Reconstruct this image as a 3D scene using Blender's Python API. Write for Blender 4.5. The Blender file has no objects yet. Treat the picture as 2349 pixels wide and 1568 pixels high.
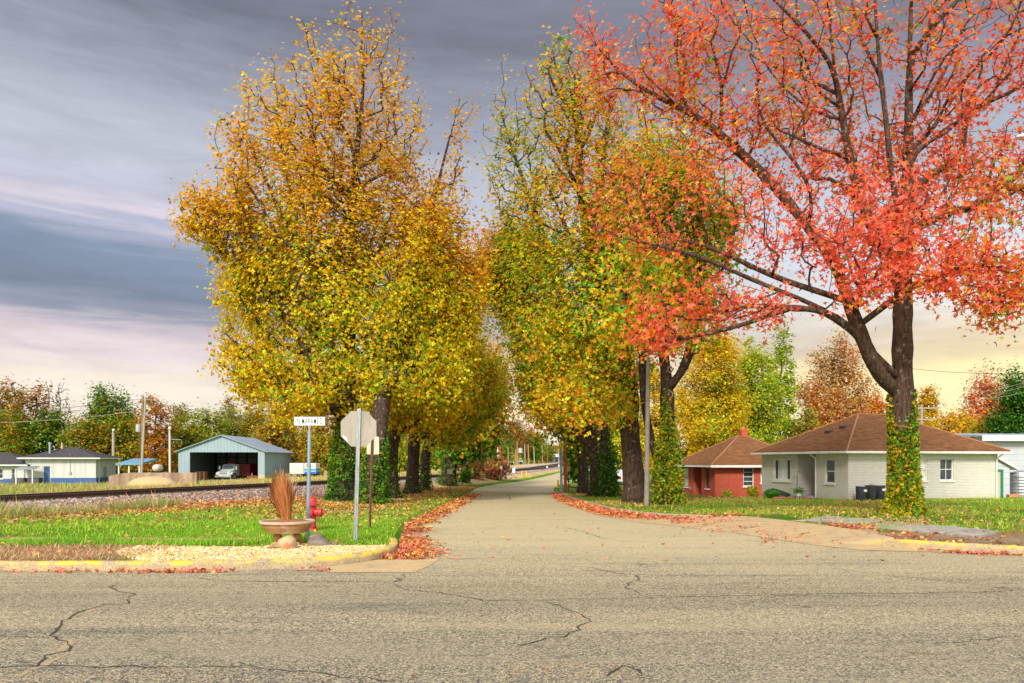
import bpy, bmesh, math, random
import numpy as np
from mathutils import Vector, Matrix

RS = np.random.RandomState
SC = bpy.context.scene
COL = SC.collection
PI = math.pi

# ------------------------------------------------------------------ survey
# the photograph was surveyed at 2349 px width: focal 1700 px, horizon row 1060, eye 1.55 m
CX, HY, FD, EYE = 1174.5, 1060.0, 1700.0, 1.55


def at(u, v, Y):
    return Vector(((u - CX) / FD * Y, Y, EYE + (HY - v) / FD * Y))


# ------------------------------------------------------------------ terrain
_py = np.arange(-60, 2000, 1.0)
_pz = np.interp(_py, [-60, 14, 36, 47, 62, 72, 82, 93, 104, 116, 130, 200, 400, 2000],
                [0, 0, -.35, -.5, -.5, -.4, -.15, .22, .62, 1.1, 1.42, 2.0, 3.0, 6.0])
_k = np.exp(-0.5 * (np.arange(-6, 7) / 2.5) ** 2); _k /= _k.sum()
_pz = np.convolve(np.pad(_pz, 6, mode='edge'), _k, 'valid')
_rz_y = [-200, 27, 55, 74, 99, 116, 150, 200, 400, 2000]
_rz_z = [.3, .3, .28, .42, .73, 1.3, 1.6, 2.2, 3.2, 6.2]


def road_z(Y):
    return np.interp(Y, _py, _pz)


def rail_x(Y):
    return -18.8 + 0.3 * (np.asarray(Y, float) - 27.2)


def rail_z(Y):
    return np.interp(Y, _rz_y, _rz_z)


def sstep(x, a, b):
    t = np.clip((np.asarray(x, float) - a) / (b - a), 0, 1)
    return t * t * (3 - 2 * t)


# left kerb line of the paved area, right edge of asphalt, right kerb line (all X as functions of Y)
LY = [-80, 10.40, 10.46, 10.5, 10.8, 11.1, 11.5, 12.0, 12.4, 13.0, 13.6, 16, 19, 30, 50, 58, 62.5, 68, 76, 92, 115, 150, 200]
LX = [-70, -70, -4.6, -3.9, -3.0, -2.55, -2.22, -2.02, -1.96, -1.98, -2.08, -2.4, -2.72, -2.75, -2.8, -2.7, -2.1, -.6, 2.0, 6.0, 13, 23.5, 38.5]
RY = [-80, 11.72, 11.97, 12.17, 12.6, 12.95, 14.1, 16.6, 18.1, 20.1, 23.4, 30, 36, 45, 50, 58, 64, 74, 92, 115, 150, 200]
RX = [70, 70, 30, 8.52, 7.95, 6.25, 5.67, 5.06, 4.45, 3.55, 2.85, 2.5, 2.35, 2.55, 2.8, 3.3, 4.1, 7.2, 12, 19, 29, 44]
KY = [-80, 11.7, 11.95, 12.15, 13.2, 13.9, 14.05, 16, 18, 20, 21.4, 22.0, 23.5, 27, 40, 47, 52, 58, 64, 74, 92, 115, 150, 200]
KX = [70, 70, 30, 8.5, 7.2, 6.7, 7.3, 7.5, 7.3, 7.0, 6.6, 4.75, 4.0, 3.4, 2.95, 3.1, 3.25, 3.7, 4.4, 7.6, 12.4, 19.5, 29.6, 44.8]
Lf = lambda Y: np.interp(Y, LY, LX)
Rf = lambda Y: np.interp(Y, RY, RX)
Kf = lambda Y: np.interp(Y, KY, KX)


def smooth_noise(P, scale, seed, n=5):
    """cheap smooth noise in -1..1 from a few random plane waves; P is (n,2) or (n,3)"""
    r = RS(seed)
    P = np.asarray(P, float)
    out = np.zeros(len(P))
    for i in range(n):
        d = r.normal(size=P.shape[1]); d /= np.linalg.norm(d)
        out += np.sin(P @ d * (scale * (0.6 + 0.9 * r.rand())) + r.rand() * 6.28)
    return out / n * 1.6


def gz(X, Y):
    X = np.asarray(X, float); Y = np.asarray(Y, float)
    p = road_z(Y)
    d = (rail_x(Y) - X) / 1.044
    lift_l = .10 * sstep(Lf(Y - .07) - X, .03, .22)
    lift_r = .10 * sstep(X - Kf(Y), .03, .22)
    drop = -.3 * sstep(X, 8, 12) * sstep(Y, 37, 47) * (1 - sstep(Y, 75, 110))
    und = .03 * np.sin(X * .9 + 1) * np.sin(Y * .7) * sstep(np.maximum(Lf(Y) - X, X - Kf(Y)), .4, 2.5)
    front = p + lift_l + lift_r + drop + und
    rz = rail_z(Y) - .22
    behind = np.maximum(rz - .04 * np.maximum(d - 1.6, 0), np.minimum(rz, -1.1 + 0 * rz) + np.where(Y > 105, (rz + .3), 0))
    behind = np.where(Y > 105, np.maximum(rz - .04 * np.maximum(d - 1.6, 0), rz - 1.9), np.maximum(rz - .04 * np.maximum(d - 1.6, 0), -1.1))
    t = sstep(d, -4.6, -1.6)
    z = front * (1 - t) + rz * t
    return np.where(d > 0, behind, z)


def g1(X, Y):
    return float(gz(X, Y))


def hit(u, v, lo=5.0, hi=600.0):
    """ground point seen at survey pixel (u, v)"""
    Y = np.concatenate([np.arange(lo, 80, .04), np.arange(80, hi, .25)])
    X = (u - CX) / FD * Y
    Z = EYE + (HY - v) / FD * Y
    below = np.nonzero(Z <= gz(X, Y))[0]
    i = below[0] if len(below) else len(Y) - 1
    return Vector((X[i], Y[i], float(gz(X[i], Y[i]))))


# ------------------------------------------------------------------ materials
def srgb(r, g, b):
    f = lambda c: (c / 255 / 12.92) if c <= 10 else ((c / 255 + .055) / 1.055) ** 2.4
    return (f(r), f(g), f(b))


class NT:
    """small helper round a node tree"""
    def __init__(self, tree):
        self.t = tree
        self.n = tree.nodes
    def new(self, typ, **kw):
        nd = self.n.new(typ)
        for k, v in kw.items():
            if k.startswith('i_'):
                nd.inputs[k[2:].replace('_', ' ')].default_value = v
            else:
                setattr(nd, k, v)
        return nd
    def link(self, a, b):
        self.t.links.new(a, b)
    def math(self, op, a, b=None, clamp=False):
        m = self.n.new('ShaderNodeMath'); m.operation = op; m.use_clamp = clamp
        for i, x in enumerate((a, b)):
            if x is None: continue
            if isinstance(x, (int, float)): m.inputs[i].default_value = x
            else: self.link(x, m.inputs[i])
        return m.outputs[0]
    def mix(self, fac, a, b, blend='MIX'):
        m = self.n.new('ShaderNodeMix'); m.data_type = 'RGBA'; m.blend_type = blend
        for sock, x in ((m.inputs[0], fac), (m.inputs[6], a), (m.inputs[7], b)):
            if isinstance(x, (int, float)): sock.default_value = x
            elif isinstance(x, (tuple, list)): sock.default_value = (*x[:3], 1)
            else: self.link(x, sock)
        return m.outputs[2]
    def ramp(self, fac, stops, interp='LINEAR'):
        r = self.n.new('ShaderNodeValToRGB'); r.color_ramp.interpolation = interp
        e = r.color_ramp.elements
        while len(e) < len(stops): e.new(.5)
        for el, (p, c) in zip(e, stops):
            el.position = p
            el.color = (*c, 1) if isinstance(c, (tuple, list)) else (c, c, c, 1)
        self.link(fac, r.inputs[0])
        return r.outputs[0]
    def noise(self, vec, scale, detail=4, rough=.55, dist=0):
        nd = self.n.new('ShaderNodeTexNoise')
        nd.inputs['Scale'].default_value = scale; nd.inputs['Detail'].default_value = detail
        nd.inputs['Roughness'].default_value = rough; nd.inputs['Distortion'].default_value = dist
        if vec is not None: self.link(vec, nd.inputs['Vector'])
        return nd.outputs['Fac']
    def mapping(self, vec, scale=(1, 1, 1), rot=(0, 0, 0)):
        m = self.n.new('ShaderNodeMapping')
        m.inputs['Scale'].default_value = scale; m.inputs['Rotation'].default_value = rot
        self.link(vec, m.inputs['Vector'])
        return m.outputs[0]


def base_mat(name, rough=.7, metal=0.0, spec=.4):
    m = bpy.data.materials.new(name); m.use_nodes = True
    nt = NT(m.node_tree)
    b = nt.n['Principled BSDF']
    b.inputs['Roughness'].default_value = rough
    b.inputs['Metallic'].default_value = metal
    b.inputs['Specular IOR Level'].default_value = spec
    return m, nt, b


def obj_vec(nt):
    return nt.new('ShaderNodeTexCoord').outputs['Object']


def add_bump(nt, b, height, strength=.4, dist=.02):
    bp = nt.new('ShaderNodeBump'); bp.inputs['Strength'].default_value = strength; bp.inputs['Distance'].default_value = dist
    nt.link(height, bp.inputs['Height']); nt.link(bp.outputs[0], b.inputs['Normal'])


_cache = {}


def pm(name, c1, c2=None, scale=6, rough=.7, metal=0., bump=.15, stretch=(1, 1, 1), c3=None, spec=.35):
    """weathered plain material: two or three colours mixed by noise"""
    if name in _cache: return _cache[name]
    m, nt, b = base_mat(name, rough, metal, spec)
    c2 = c2 or tuple(x * .75 for x in c1)
    v = nt.mapping(obj_vec(nt), stretch)
    f = nt.noise(v, scale, 6, .6)
    col = nt.ramp(f, [(.35, c1), (.68, c2)])
    if c3:
        f3 = nt.noise(v, scale * .37, 8, .7)
        col = nt.mix(nt.ramp(f3, [(.52, 0.), (.62, 1.)]), col, c3)
    nt.link(col, b.inputs['Base Color'])
    nt.link(nt.ramp(f, [(0, max(0, rough - .12)), (1, min(1, rough + .12))]), b.inputs['Roughness'])
    if bump: add_bump(nt, b, nt.noise(v, scale * 6, 4), bump, .01)
    _cache[name] = m
    return m


def leaf_mat(name, trans=.55, rough=.5):
    if name in _cache: return _cache[name]
    m, nt, b = base_mat(name, rough, 0, .25)
    a = nt.new('ShaderNodeAttribute', attribute_name='Col')
    nt.link(a.outputs['Color'], b.inputs['Base Color'])
    if trans:
        tr = nt.new('ShaderNodeBsdfTranslucent')
        nt.link(a.outputs['Color'], tr.inputs['Color'])
        mx = nt.new('ShaderNodeMixShader'); mx.inputs[0].default_value = trans
        nt.link(b.outputs[0], mx.inputs[1]); nt.link(tr.outputs[0], mx.inputs[2])
        nt.link(mx.outputs[0], nt.n['Material Output'].inputs['Surface'])
    _cache[name] = m
    return m


def bark_mat(name, c1, c2, lich=.0):
    if name in _cache: return _cache[name]
    m, nt, b = base_mat(name, .9, 0, .15)
    v0 = obj_vec(nt)
    v = nt.mapping(v0, (1, 1, .22))
    f = nt.noise(v, 13, 8, .65, .6)
    col = nt.ramp(f, [(.36, c1), (.62, c2)])
    if lich:
        f2 = nt.noise(v0, 6, 5, .6)
        col = nt.mix(nt.ramp(f2, [(.60, 0.), (.66, lich)]), col, (.42, .42, .36))
    nt.link(col, b.inputs['Base Color'])
    add_bump(nt, b, f, .9, .05)
    _cache[name] = m
    return m


def brick_mat(name, c1, c2, mortar, bump=.5, scale=1.0, msize=.012, stain=None):
    m, nt, b = base_mat(name, .85, 0, .2)
    tc = nt.new('ShaderNodeTexCoord')
    geo = tc.outputs['Normal']
    sep = nt.new('ShaderNodeSeparateXYZ'); nt.link(tc.outputs['Object'], sep.inputs[0])
    sn = nt.new('ShaderNodeSeparateXYZ'); nt.link(geo, sn.inputs[0])
    # run the courses along whichever way the wall goes
    f = nt.math('GREATER_THAN', nt.math('ABSOLUTE', sn.outputs[0]), .7)
    along = nt.new('ShaderNodeMix'); nt.link(f, along.inputs[0]); nt.link(sep.outputs[0], along.inputs[2]); nt.link(sep.outputs[1], along.inputs[3])
    cmb = nt.new('ShaderNodeCombineXYZ'); nt.link(along.outputs[0], cmb.inputs[0]); nt.link(sep.outputs[2], cmb.inputs[1])
    bt = nt.new('ShaderNodeTexBrick')
    nt.link(cmb.outputs[0], bt.inputs['Vector'])
    bt.inputs['Color1'].default_value = (*c1, 1); bt.inputs['Color2'].default_value = (*c2, 1); bt.inputs['Mortar'].default_value = (*mortar, 1)
    bt.inputs['Scale'].default_value = scale
    bt.inputs['Mortar Size'].default_value = msize; bt.inputs['Brick Width'].default_value = .21; bt.inputs['Row Height'].default_value = .075
    col = bt.outputs['Color']
    nz = nt.noise(tc.outputs['Object'], 3.0, 6, .65)
    col = nt.mix(nt.ramp(nz, [(.4, 0.), (.75, .35)]), col, tuple(x * .7 for x in c1))
    if stain:
        sz = nt.math('MULTIPLY', sep.outputs[2], 1.6)
        st = nt.math('SUBTRACT', nt.math('ADD', nt.noise(tc.outputs['Object'], 2.2, 6, .7), .45), sz)
        col = nt.mix(nt.ramp(st, [(.35, 0.), (.9, .55)]), col, stain)
    nt.link(col, b.inputs['Base Color'])
    add_bump(nt, b, nt.math('SUBTRACT', 1.0, bt.outputs['Fac']), bump, .012)
    return m


def shingle_mat(name, c1, c2, c3):
    m, nt, b = base_mat(name, .9, 0, .15)
    v = obj_vec(nt)
    sep = nt.new('ShaderNodeSeparateXYZ'); nt.link(v, sep.inputs[0])
    f = nt.noise(nt.mapping(v, (1, 1, 5)), 2.2, 8, .7)
    g = nt.noise(v, 28, 3, .7)
    col = nt.ramp(nt.math('ADD', nt.math('MULTIPLY', f, .6), nt.math('MULTIPLY', g, .4)), [(.36, c1), (.5, c2), (.63, c3)])
    w = nt.math('FRACT', nt.math('MULTIPLY', sep.outputs[2], 13.0))
    col = nt.mix(nt.ramp(w, [(0., .55), (.16, 0.)]), col, tuple(x * .45 for x in c1))
    nt.link(col, b.inputs['Base Color'])
    add_bump(nt, b, nt.math('ADD', w, g), .5, .02)
    return m


def metal_siding(name, c1, c2, axis=0, freq=3.2, rough=.5, depth=.6):
    """ribbed painted sheet: ribs are vertical, spaced along the object's X or Y"""
    m, nt, b = base_mat(name, rough, .15, .4)
    tc = nt.new('ShaderNodeTexCoord')
    sep = nt.new('ShaderNodeSeparateXYZ'); nt.link(tc.outputs['Object'], sep.inputs[0])
    s = nt.math('ADD', sep.outputs[0], sep.outputs[1])
    w = nt.math('FRACT', nt.math('MULTIPLY', s, freq))
    rib = nt.ramp(w, [(0., 1.), (.1, 0.), (.9, 0.), (1., 1.)])
    f = nt.noise(nt.mapping(tc.outputs['Object'], (1, 1, .25)), 1.6, 7, .65)
    col = nt.ramp(f, [(.35, c1), (.7, c2)])
    col = nt.mix(nt.math('MULTIPLY', rib, .35), col, tuple(x * .55 for x in c1))
    nt.link(col, b.inputs['Base Color'])
    add_bump(nt, b, rib, depth, .03)
    return m


def glass_mat(name, col=(.03, .04, .05), rough=.08):
    if name in _cache: return _cache[name]
    m, nt, b = base_mat(name, rough, 0, .6)
    f = nt.noise(obj_vec(nt), 3, 4)
    nt.link(nt.ramp(f, [(.35, col), (.7, tuple(x * 2.2 for x in col))]), b.inputs['Base Color'])
    _cache[name] = m
    return m


# ------------------------------------------------------------------ mesh building
def link(o, parent=None):
    COL.objects.link(o)
    if parent: o.parent = parent
    return o


def tag(o, label=None, cat=None, group=None, kind=None):
    if label: o['label'] = label
    if cat: o['category'] = cat
    if group: o['group'] = group
    if kind: o['kind'] = kind
    return o


def root(name, loc, label, cat, group=None, rz=0.0):
    o = bpy.data.objects.new(name, None); COL.objects.link(o)
    o.location = loc; o.rotation_euler = (0, 0, rz); o.empty_display_size = .2
    return tag(o, label, cat, group)


class MB:
    """collects shapes and links them as one mesh object"""
    def __init__(self):
        self.v = []; self.f = []
    def add(self, vs, fs):
        n = len(self.v)
        self.v += [tuple(x) for x in vs]
        self.f += [tuple(i + n for i in f) for f in fs]
        return self
    def box(self, a, b, rz=0.0, M=None):
        """axis box between corners a and b (then turned by M)"""
        x0, y0, z0 = a; x1, y1, z1 = b
        vs = [Vector(p) for p in ((x0, y0, z0), (x1, y0, z0), (x1, y1, z0), (x0, y1, z0), (x0, y0, z1), (x1, y0, z1), (x1, y1, z1), (x0, y1, z1))]
        if M is not None: vs = [M @ p for p in vs]
        return self.add(vs, [(0, 3, 2, 1), (4, 5, 6, 7), (0, 1, 5, 4), (1, 2, 6, 5), (2, 3, 7, 6), (3, 0, 4, 7)])
    def cb(self, c, s, M=None):
        return self.box([c[i] - s[i] / 2 for i in range(3)], [c[i] + s[i] / 2 for i in range(3)], M=M)
    def tube(self, pts, radii, n=8, caps=True):
        pts = [Vector(p) for p in pts]
        if isinstance(radii, (int, float)): radii = [radii] * len(pts)
        vs = []; fs = []
        t0 = (pts[1] - pts[0]).normalized()
        nrm = t0.cross(Vector((0, 0, 1)) if abs(t0.z) < .9 else Vector((1, 0, 0))).normalized()
        for i, p in enumerate(pts):
            t = (pts[min(i + 1, len(pts) - 1)] - pts[max(i - 1, 0)])
            t = t.normalized() if t.length > 1e-9 else t0
            nrm = (nrm - t * nrm.dot(t))
            nrm = nrm.normalized() if nrm.length > 1e-6 else t.orthogonal().normalized()
            bn = t.cross(nrm)
            for k in range(n):
                a = 2 * PI * k / n
                vs.append(p + (nrm * math.cos(a) + bn * math.sin(a)) * radii[i])
        for i in range(len(pts) - 1):
            for k in range(n):
                a = i * n + k; b = i * n + (k + 1) % n
                fs.append((a, b, b + n, a + n))
        if caps:
            fs.append(tuple(range(n - 1, -1, -1)))
            fs.append(tuple((len(pts) - 1) * n + k for k in range(n)))
        return self.add(vs, fs)
    def lathe(self, prof, c=(0, 0, 0), n=24, sx=1, sy=1, M=None):
        """profile of (radius, z) turned round the z axis"""
        vs = []; fs = []
        for r, z in prof:
            for k in range(n):
                a = 2 * PI * k / n
                p = Vector((r * math.cos(a) * sx, r * math.sin(a) * sy, z))
                if M is not None: p = M @ p
                vs.append(p + Vector(c))
        for i in range(len(prof) - 1):
            for k in range(n):
                a = i * n + k; b = i * n + (k + 1) % n
                fs.append((a, b, b + n, a + n))
        fs.append(tuple(range(n - 1, -1, -1)))
        fs.append(tuple((len(prof) - 1) * n + k for k in range(n)))
        return self.add(vs, fs)
    def prism(self, poly, d0, d1, axis='y'):
        """2-D outline pulled through a thickness; axis = the direction pulled"""
        def P(p, d):
            return {'y': (p[0], d, p[1]), 'x': (d, p[0], p[1]), 'z': (p[0], p[1], d)}[axis]
        n = len(poly)
        vs = [P(p, d0) for p in poly] + [P(p, d1) for p in poly]
        fs = [tuple(range(n)), tuple(range(2 * n - 1, n - 1, -1))]
        for i in range(n):
            j = (i + 1) % n
            fs.append((i, i + n, j + n, j))
        return self.add(vs, fs)
    def rock(self, c, s, seed, sub=2, amp=.25, M=None, flat=.0):
        bm = bmesh.new()
        bmesh.ops.create_icosphere(bm, subdivisions=sub, radius=1)
        P = np.array([v.co for v in bm.verts])
        nz = 1 + amp * smooth_noise(P, 2.2, seed) + amp * .4 * smooth_noise(P, 5.5, seed + 1)
        P = P * nz[:, None]
        if flat: P[:, 2] = np.maximum(P[:, 2], -flat)
        P = P * np.array(s)
        vs = [Vector(p) for p in P]
        if M is not None: vs = [M @ p for p in vs]
        fs = [tuple(v.index for v in f.verts) for f in bm.faces]
        bm.free()
        return self.add([p + Vector(c) for p in vs], fs)
    def build(self, name, mat, parent=None, smooth=False, bevel=0, loc=None):
        me = bpy.data.meshes.new(name)
        me.from_pydata(self.v, [], self.f)
        bm = bmesh.new(); bm.from_mesh(me)
        bmesh.ops.recalc_face_normals(bm, faces=bm.faces)
        if bevel:
            bmesh.ops.bevel(bm, geom=[e for e in bm.edges if e.is_manifold and e.calc_face_angle(0) > .6], offset=bevel, segments=2, affect='EDGES', profile=.5)
        bm.to_mesh(me); bm.free()
        me.materials.append(mat)
        if smooth:
            me.polygons.foreach_set('use_smooth', [True] * len(me.polygons))
            try: me.set_sharp_from_angle(angle=math.radians(42))
            except Exception: pass
        o = bpy.data.objects.new(name, me); link(o, parent)
        if loc is not None: o.location = loc
        return o


def np_mesh(name, V, loops, starts, totals, mat, parent=None, col=None, smooth=False):
    me = bpy.data.meshes.new(name)
    V = np.ascontiguousarray(V, dtype=np.float32)
    me.vertices.add(len(V)); me.vertices.foreach_set('co', V.ravel())
    me.loops.add(len(loops)); me.loops.foreach_set('vertex_index', np.asarray(loops, np.int32))
    me.polygons.add(len(starts)); me.polygons.foreach_set('loop_start', np.asarray(starts, np.int32))
    if smooth: me.polygons.foreach_set('use_smooth', np.ones(len(starts), bool))
    me.update(calc_edges=True)
    if col is not None:
        a = me.attributes.new('Col', 'FLOAT_COLOR', 'POINT')
        c = np.ones((len(V), 4), np.float32); c[:, :3] = col
        a.data.foreach_set('color', c.ravel())
    me.materials.append(mat)
    o = bpy.data.objects.new(name, me); link(o, parent)
    return o


def uniform_faces(nf, k):
    idx = np.arange(nf * k)
    return idx, np.arange(nf) * k, np.full(nf, k)


# leaf outlines (x, y, z fold)
def star_leaf():
    t = []
    for i, (a, r) in enumerate([(-90, .12), (-50, .42), (-18, .30), (10, .95), (40, .36), (90, 1.05), (140, .36), (170, .95), (198, .30), (230, .42)]):
        a = math.radians(a)
        t.append((r * math.cos(a) * .62, r * math.sin(a) * .62 + .1, (.10 if r > .6 else 0) * (-1)))
    return np.array(t)


STAR = star_leaf()
TRI = np.array([(0, -.5, 0), (.48, .1, -.1), (.16, .12, 0), (0, .62, -.08), (-.16, .12, 0), (-.48, .1, -.1)])
KITE = np.array([(0, -.5, 0), (.4, .05, -.08), (0, .58, 0), (-.4, .05, -.08)])
BLADE = np.array([(-.5, 0, 0), (.5, 0, 0), (0, 1, 0)])


def leaves_mesh(name, P, size, col, mat, parent=None, tmpl=KITE, seed=0, up=.5, flat=None, out=None):
    """many leaf faces; P centres (n,3), size (n,), col (n,3)"""
    r = RS(seed); n = len(P)
    N = r.normal(size=(n, 3)); N[:, 2] = np.abs(N[:, 2]) * .8 + up
    if out is not None:
        o_ = P - out; o_ /= np.linalg.norm(o_, axis=1)[:, None] + 1e-6
        N = r.normal(size=(n, 3)) * .48 + o_ * .75 + np.array([0, 0, .42])
    if flat is not None: N = r.normal(size=(n, 3)) * flat + np.array([0, 0, 1.])
    N /= np.linalg.norm(N, axis=1)[:, None]
    A = np.cross(N, r.normal(size=(n, 3))); A /= np.linalg.norm(A, axis=1)[:, None] + 1e-9
    B = np.cross(N, A)
    k = len(tmpl)
    V = P[:, None, :] + size[:, None, None] * (tmpl[None, :, 0, None] * A[:, None, :] + tmpl[None, :, 1, None] * B[:, None, :] + tmpl[None, :, 2, None] * N[:, None, :])
    l, s, t = uniform_faces(n, k)
    return np_mesh(name, V.reshape(-1, 3), l, s, t, mat, parent, np.repeat(col, k, axis=0))
# ------------------------------------------------------------------ trees
def resample(pts, step):
    pts = np.asarray(pts, float)
    seg = np.linalg.norm(np.diff(pts, axis=0), axis=1); s = np.concatenate([[0], np.cumsum(seg)])
    n = max(2, int(s[-1] / step) + 1)
    q = np.linspace(0, s[-1], n)
    return np.stack([np.interp(q, s, pts[:, i]) for i in range(pts.shape[1])], 1)


def smooth_path(pts, step=.4):
    """Catmull-like rounding of a hand-drawn limb"""
    p = resample(pts, step)
    for _ in range(3):
        p[1:-1] = .25 * p[:-2] + .5 * p[1:-1] + .25 * p[2:]
    return p


def grow(trunk, limbs, targets, bf=.35, seed=0, low=.3, upw=.8):
    """minimum-cost branching skeleton; returns nodes, parent index, is_target mask"""
    r = RS(seed)
    tr = smooth_path(trunk, .45); grow.ntr = len(tr)
    nodes = list(tr); par = [-1] + list(range(len(tr) - 1))
    plen = list(np.concatenate([[0], np.cumsum(np.linalg.norm(np.diff(tr, axis=0), axis=1))]))
    ok = [(i / len(tr)) >= low for i in range(len(tr))]
    for lb in limbs:
        lb = np.asarray(lb, float)
        A = np.array(nodes); k = int(np.argmin(np.linalg.norm(A - lb[0], axis=1)))
        lp = smooth_path(np.vstack([A[k], lb[1:]]), .4)
        for j in range(1, len(lp)):
            par.append(k if j == 1 else len(nodes) - 1)
            plen.append(plen[par[-1]] + np.linalg.norm(lp[j] - nodes[par[-1]]))
            nodes.append(lp[j]); ok.append(j > 2)
    n0 = len(nodes)
    T = np.asarray(targets, float); m = len(T)
    A = np.array(nodes); PL = np.array(plen)
    def cost(q, pl):
        d = T - q
        L = np.linalg.norm(d, axis=1) + 1e-6
        down = np.maximum(0, -d[:, 2] / L - .1)
        return L * (1 + upw * down) + bf * pl
    best = np.full(m, 1e9); bp = np.zeros(m, int)
    for i in range(n0):
        if not ok[i]: continue
        c = cost(A[i], PL[i]); w = c < best
        best[w] = c[w]; bp[w] = i
    done = np.zeros(m, bool)
    tgt = [False] * n0
    for _ in range(m):
        j = int(np.argmin(np.where(done, 1e9, best)))
        done[j] = True
        k = len(nodes); q = T[j]; p = bp[j]
        nodes.append(q); par.append(p); tgt.append(True)
        pl = plen[p] + np.linalg.norm(q - nodes[p]); plen.append(pl)
        c = cost(q, pl); w = (~done) & (c < best)
        best[w] = c[w]; bp[w] = k
    return np.array(nodes), np.array(par), np.array(tgt), n0


def radii_of(nodes, par, r_base, r_tip, e=2.3):
    n = len(nodes); acc = np.zeros(n); nch = np.zeros(n, int)
    for i in range(n):
        if par[i] >= 0: nch[par[i]] += 1
    order = np.argsort(-np.array(depth_of(par)))
    r = np.zeros(n)
    for i in order:
        if nch[i] == 0: acc[i] = r_tip ** e
        r[i] = acc[i] ** (1 / e)
        if par[i] >= 0: acc[par[i]] += acc[i]
    k = (r_base - r_tip) / max(1e-6, r[0] - r_tip)
    return r_tip + (r - r_tip) * k


def depth_of(par):
    d = [0] * len(par)
    for i in range(len(par)):
        d[i] = 0 if par[i] < 0 else d[par[i]] + 1
    return d


def wood_mesh(name, nodes, par, rad, mat, parent, thick=.05, flare=1.5, seed=0, scars=()):
    r = RS(seed)
    n = len(nodes)
    kids = [[] for _ in range(n)]
    for i in range(n):
        if par[i] >= 0: kids[par[i]].append(i)
    mb = MB()
    stack = [(-1, 0)]
    thin = []
    while stack:
        p, i = stack.pop()
        chain = [i] if p < 0 else [p, i]
        while True:
            ks = kids[chain[-1]]
            if not ks: break
            ks = sorted(ks, key=lambda c: -rad[c])
            for c in ks[1:]: stack.append((chain[-1], c))
            chain.append(ks[0])
        R = [rad[c] for c in chain]
        if p >= 0: R[0] = min(R[0], R[1] * 1.15)
        # thick part as a smooth tube, the rest as twigs
        cut = 0
        while cut < len(chain) and R[cut] > thick: cut += 1
        if cut >= 2:
            P = [nodes[c] for c in chain[:cut + 1]]; RR = R[:cut + 1]
            Pn = np.array(P, float); Rn = np.array(RR, float)
            if len(Pn) > 2:
                m = np.c_[Pn, Rn]; m = resample(m, .35 if rad[chain[1]] > .1 else .5)
                for _ in range(2): m[1:-1] = .25 * m[:-2] + .5 * m[1:-1] + .25 * m[2:]
                Pn, Rn = m[:, :3], m[:, 3]
            if p < 0:
                h = Pn[:, 2] - Pn[0, 2]
                Rn = Rn * (1 + (flare - 1) * np.exp(-h / .45))
            jit = 1 + .05 * r.normal(size=len(Rn))
            mb.tube(Pn, list(Rn * jit), 14 if Rn.max() > .25 else 8)
            for a, b in zip(chain[cut:], chain[cut + 1:]): thin.append((a, b))
        else:
            for a, b, ra, rb in zip(chain, chain[1:], R, R[1:]): thin.append((a, b))
    V = np.array(mb.v, float).reshape(-1, 3)
    if p is not None and len(V):
        # lobed trunk base and knobbly bark
        z0 = nodes[0][2]
        a = np.arctan2(V[:, 1] - nodes[0][1], V[:, 0] - nodes[0][0])
        w = np.exp(-np.maximum(V[:, 2] - z0, 0) / .5)
        k = 1 + .16 * w * np.sin(a * 5 + seed)
        V[:, 0] = nodes[0][0] + (V[:, 0] - nodes[0][0]) * np.where(w > .02, k, 1)
        V[:, 1] = nodes[0][1] + (V[:, 1] - nodes[0][1]) * np.where(w > .02, k, 1)
    loops = [i for f in mb.f for i in f]; tot = [len(f) for f in mb.f]
    if thin:
        E = np.array(thin); p0 = nodes[E[:, 0]]; p1 = nodes[E[:, 1]]
        r0 = np.minimum(rad[E[:, 0]], rad[E[:, 1]] * 1.5); r1 = rad[E[:, 1]]
        L = np.linalg.norm(p1 - p0, axis=1)
        mid = (p0 + p1) / 2 + r.normal(size=p0.shape) * (L * .07)[:, None]
        a = np.concatenate([p0, mid]); b = np.concatenate([mid, p1]); rm = (r0 + r1) / 2
        ra = np.concatenate([r0, rm]); rb = np.concatenate([rm, r1])
        t = b - a; t /= np.linalg.norm(t, axis=1)[:, None] + 1e-9
        u = np.cross(t, np.array([.31, .22, .92])); u /= np.linalg.norm(u, axis=1)[:, None] + 1e-9
        w = np.cross(t, u)
        S = 4
        ang = np.arange(S) * 2 * PI / S
        ring = np.cos(ang)[None, :, None] * u[:, None, :] + np.sin(ang)[None, :, None] * w[:, None, :]
        VA = a[:, None, :] + ring * ra[:, None, None]; VB = b[:, None, :] + ring * rb[:, None, None]
        VV = np.concatenate([VA, VB], 1).reshape(-1, 3)
        m = len(a); base = (np.arange(m) * 2 * S)[:, None]
        q = []
        for k in range(S):
            q.append(np.stack([base[:, 0] + k, base[:, 0] + (k + 1) % S, base[:, 0] + S + (k + 1) % S, base[:, 0] + S + k], 1))
        Q = np.stack(q, 1).reshape(-1) + len(V)
        loops = np.concatenate([np.array(loops, int), Q]); tot = np.concatenate([np.array(tot, int), np.full(m * S, 4)])
        V = np.concatenate([V, VV])
    tot = np.asarray(tot, int); starts = np.concatenate([[0], np.cumsum(tot)[:-1]])
    return np_mesh(name, V, loops, starts, tot, mat, parent, smooth=True)


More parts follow.
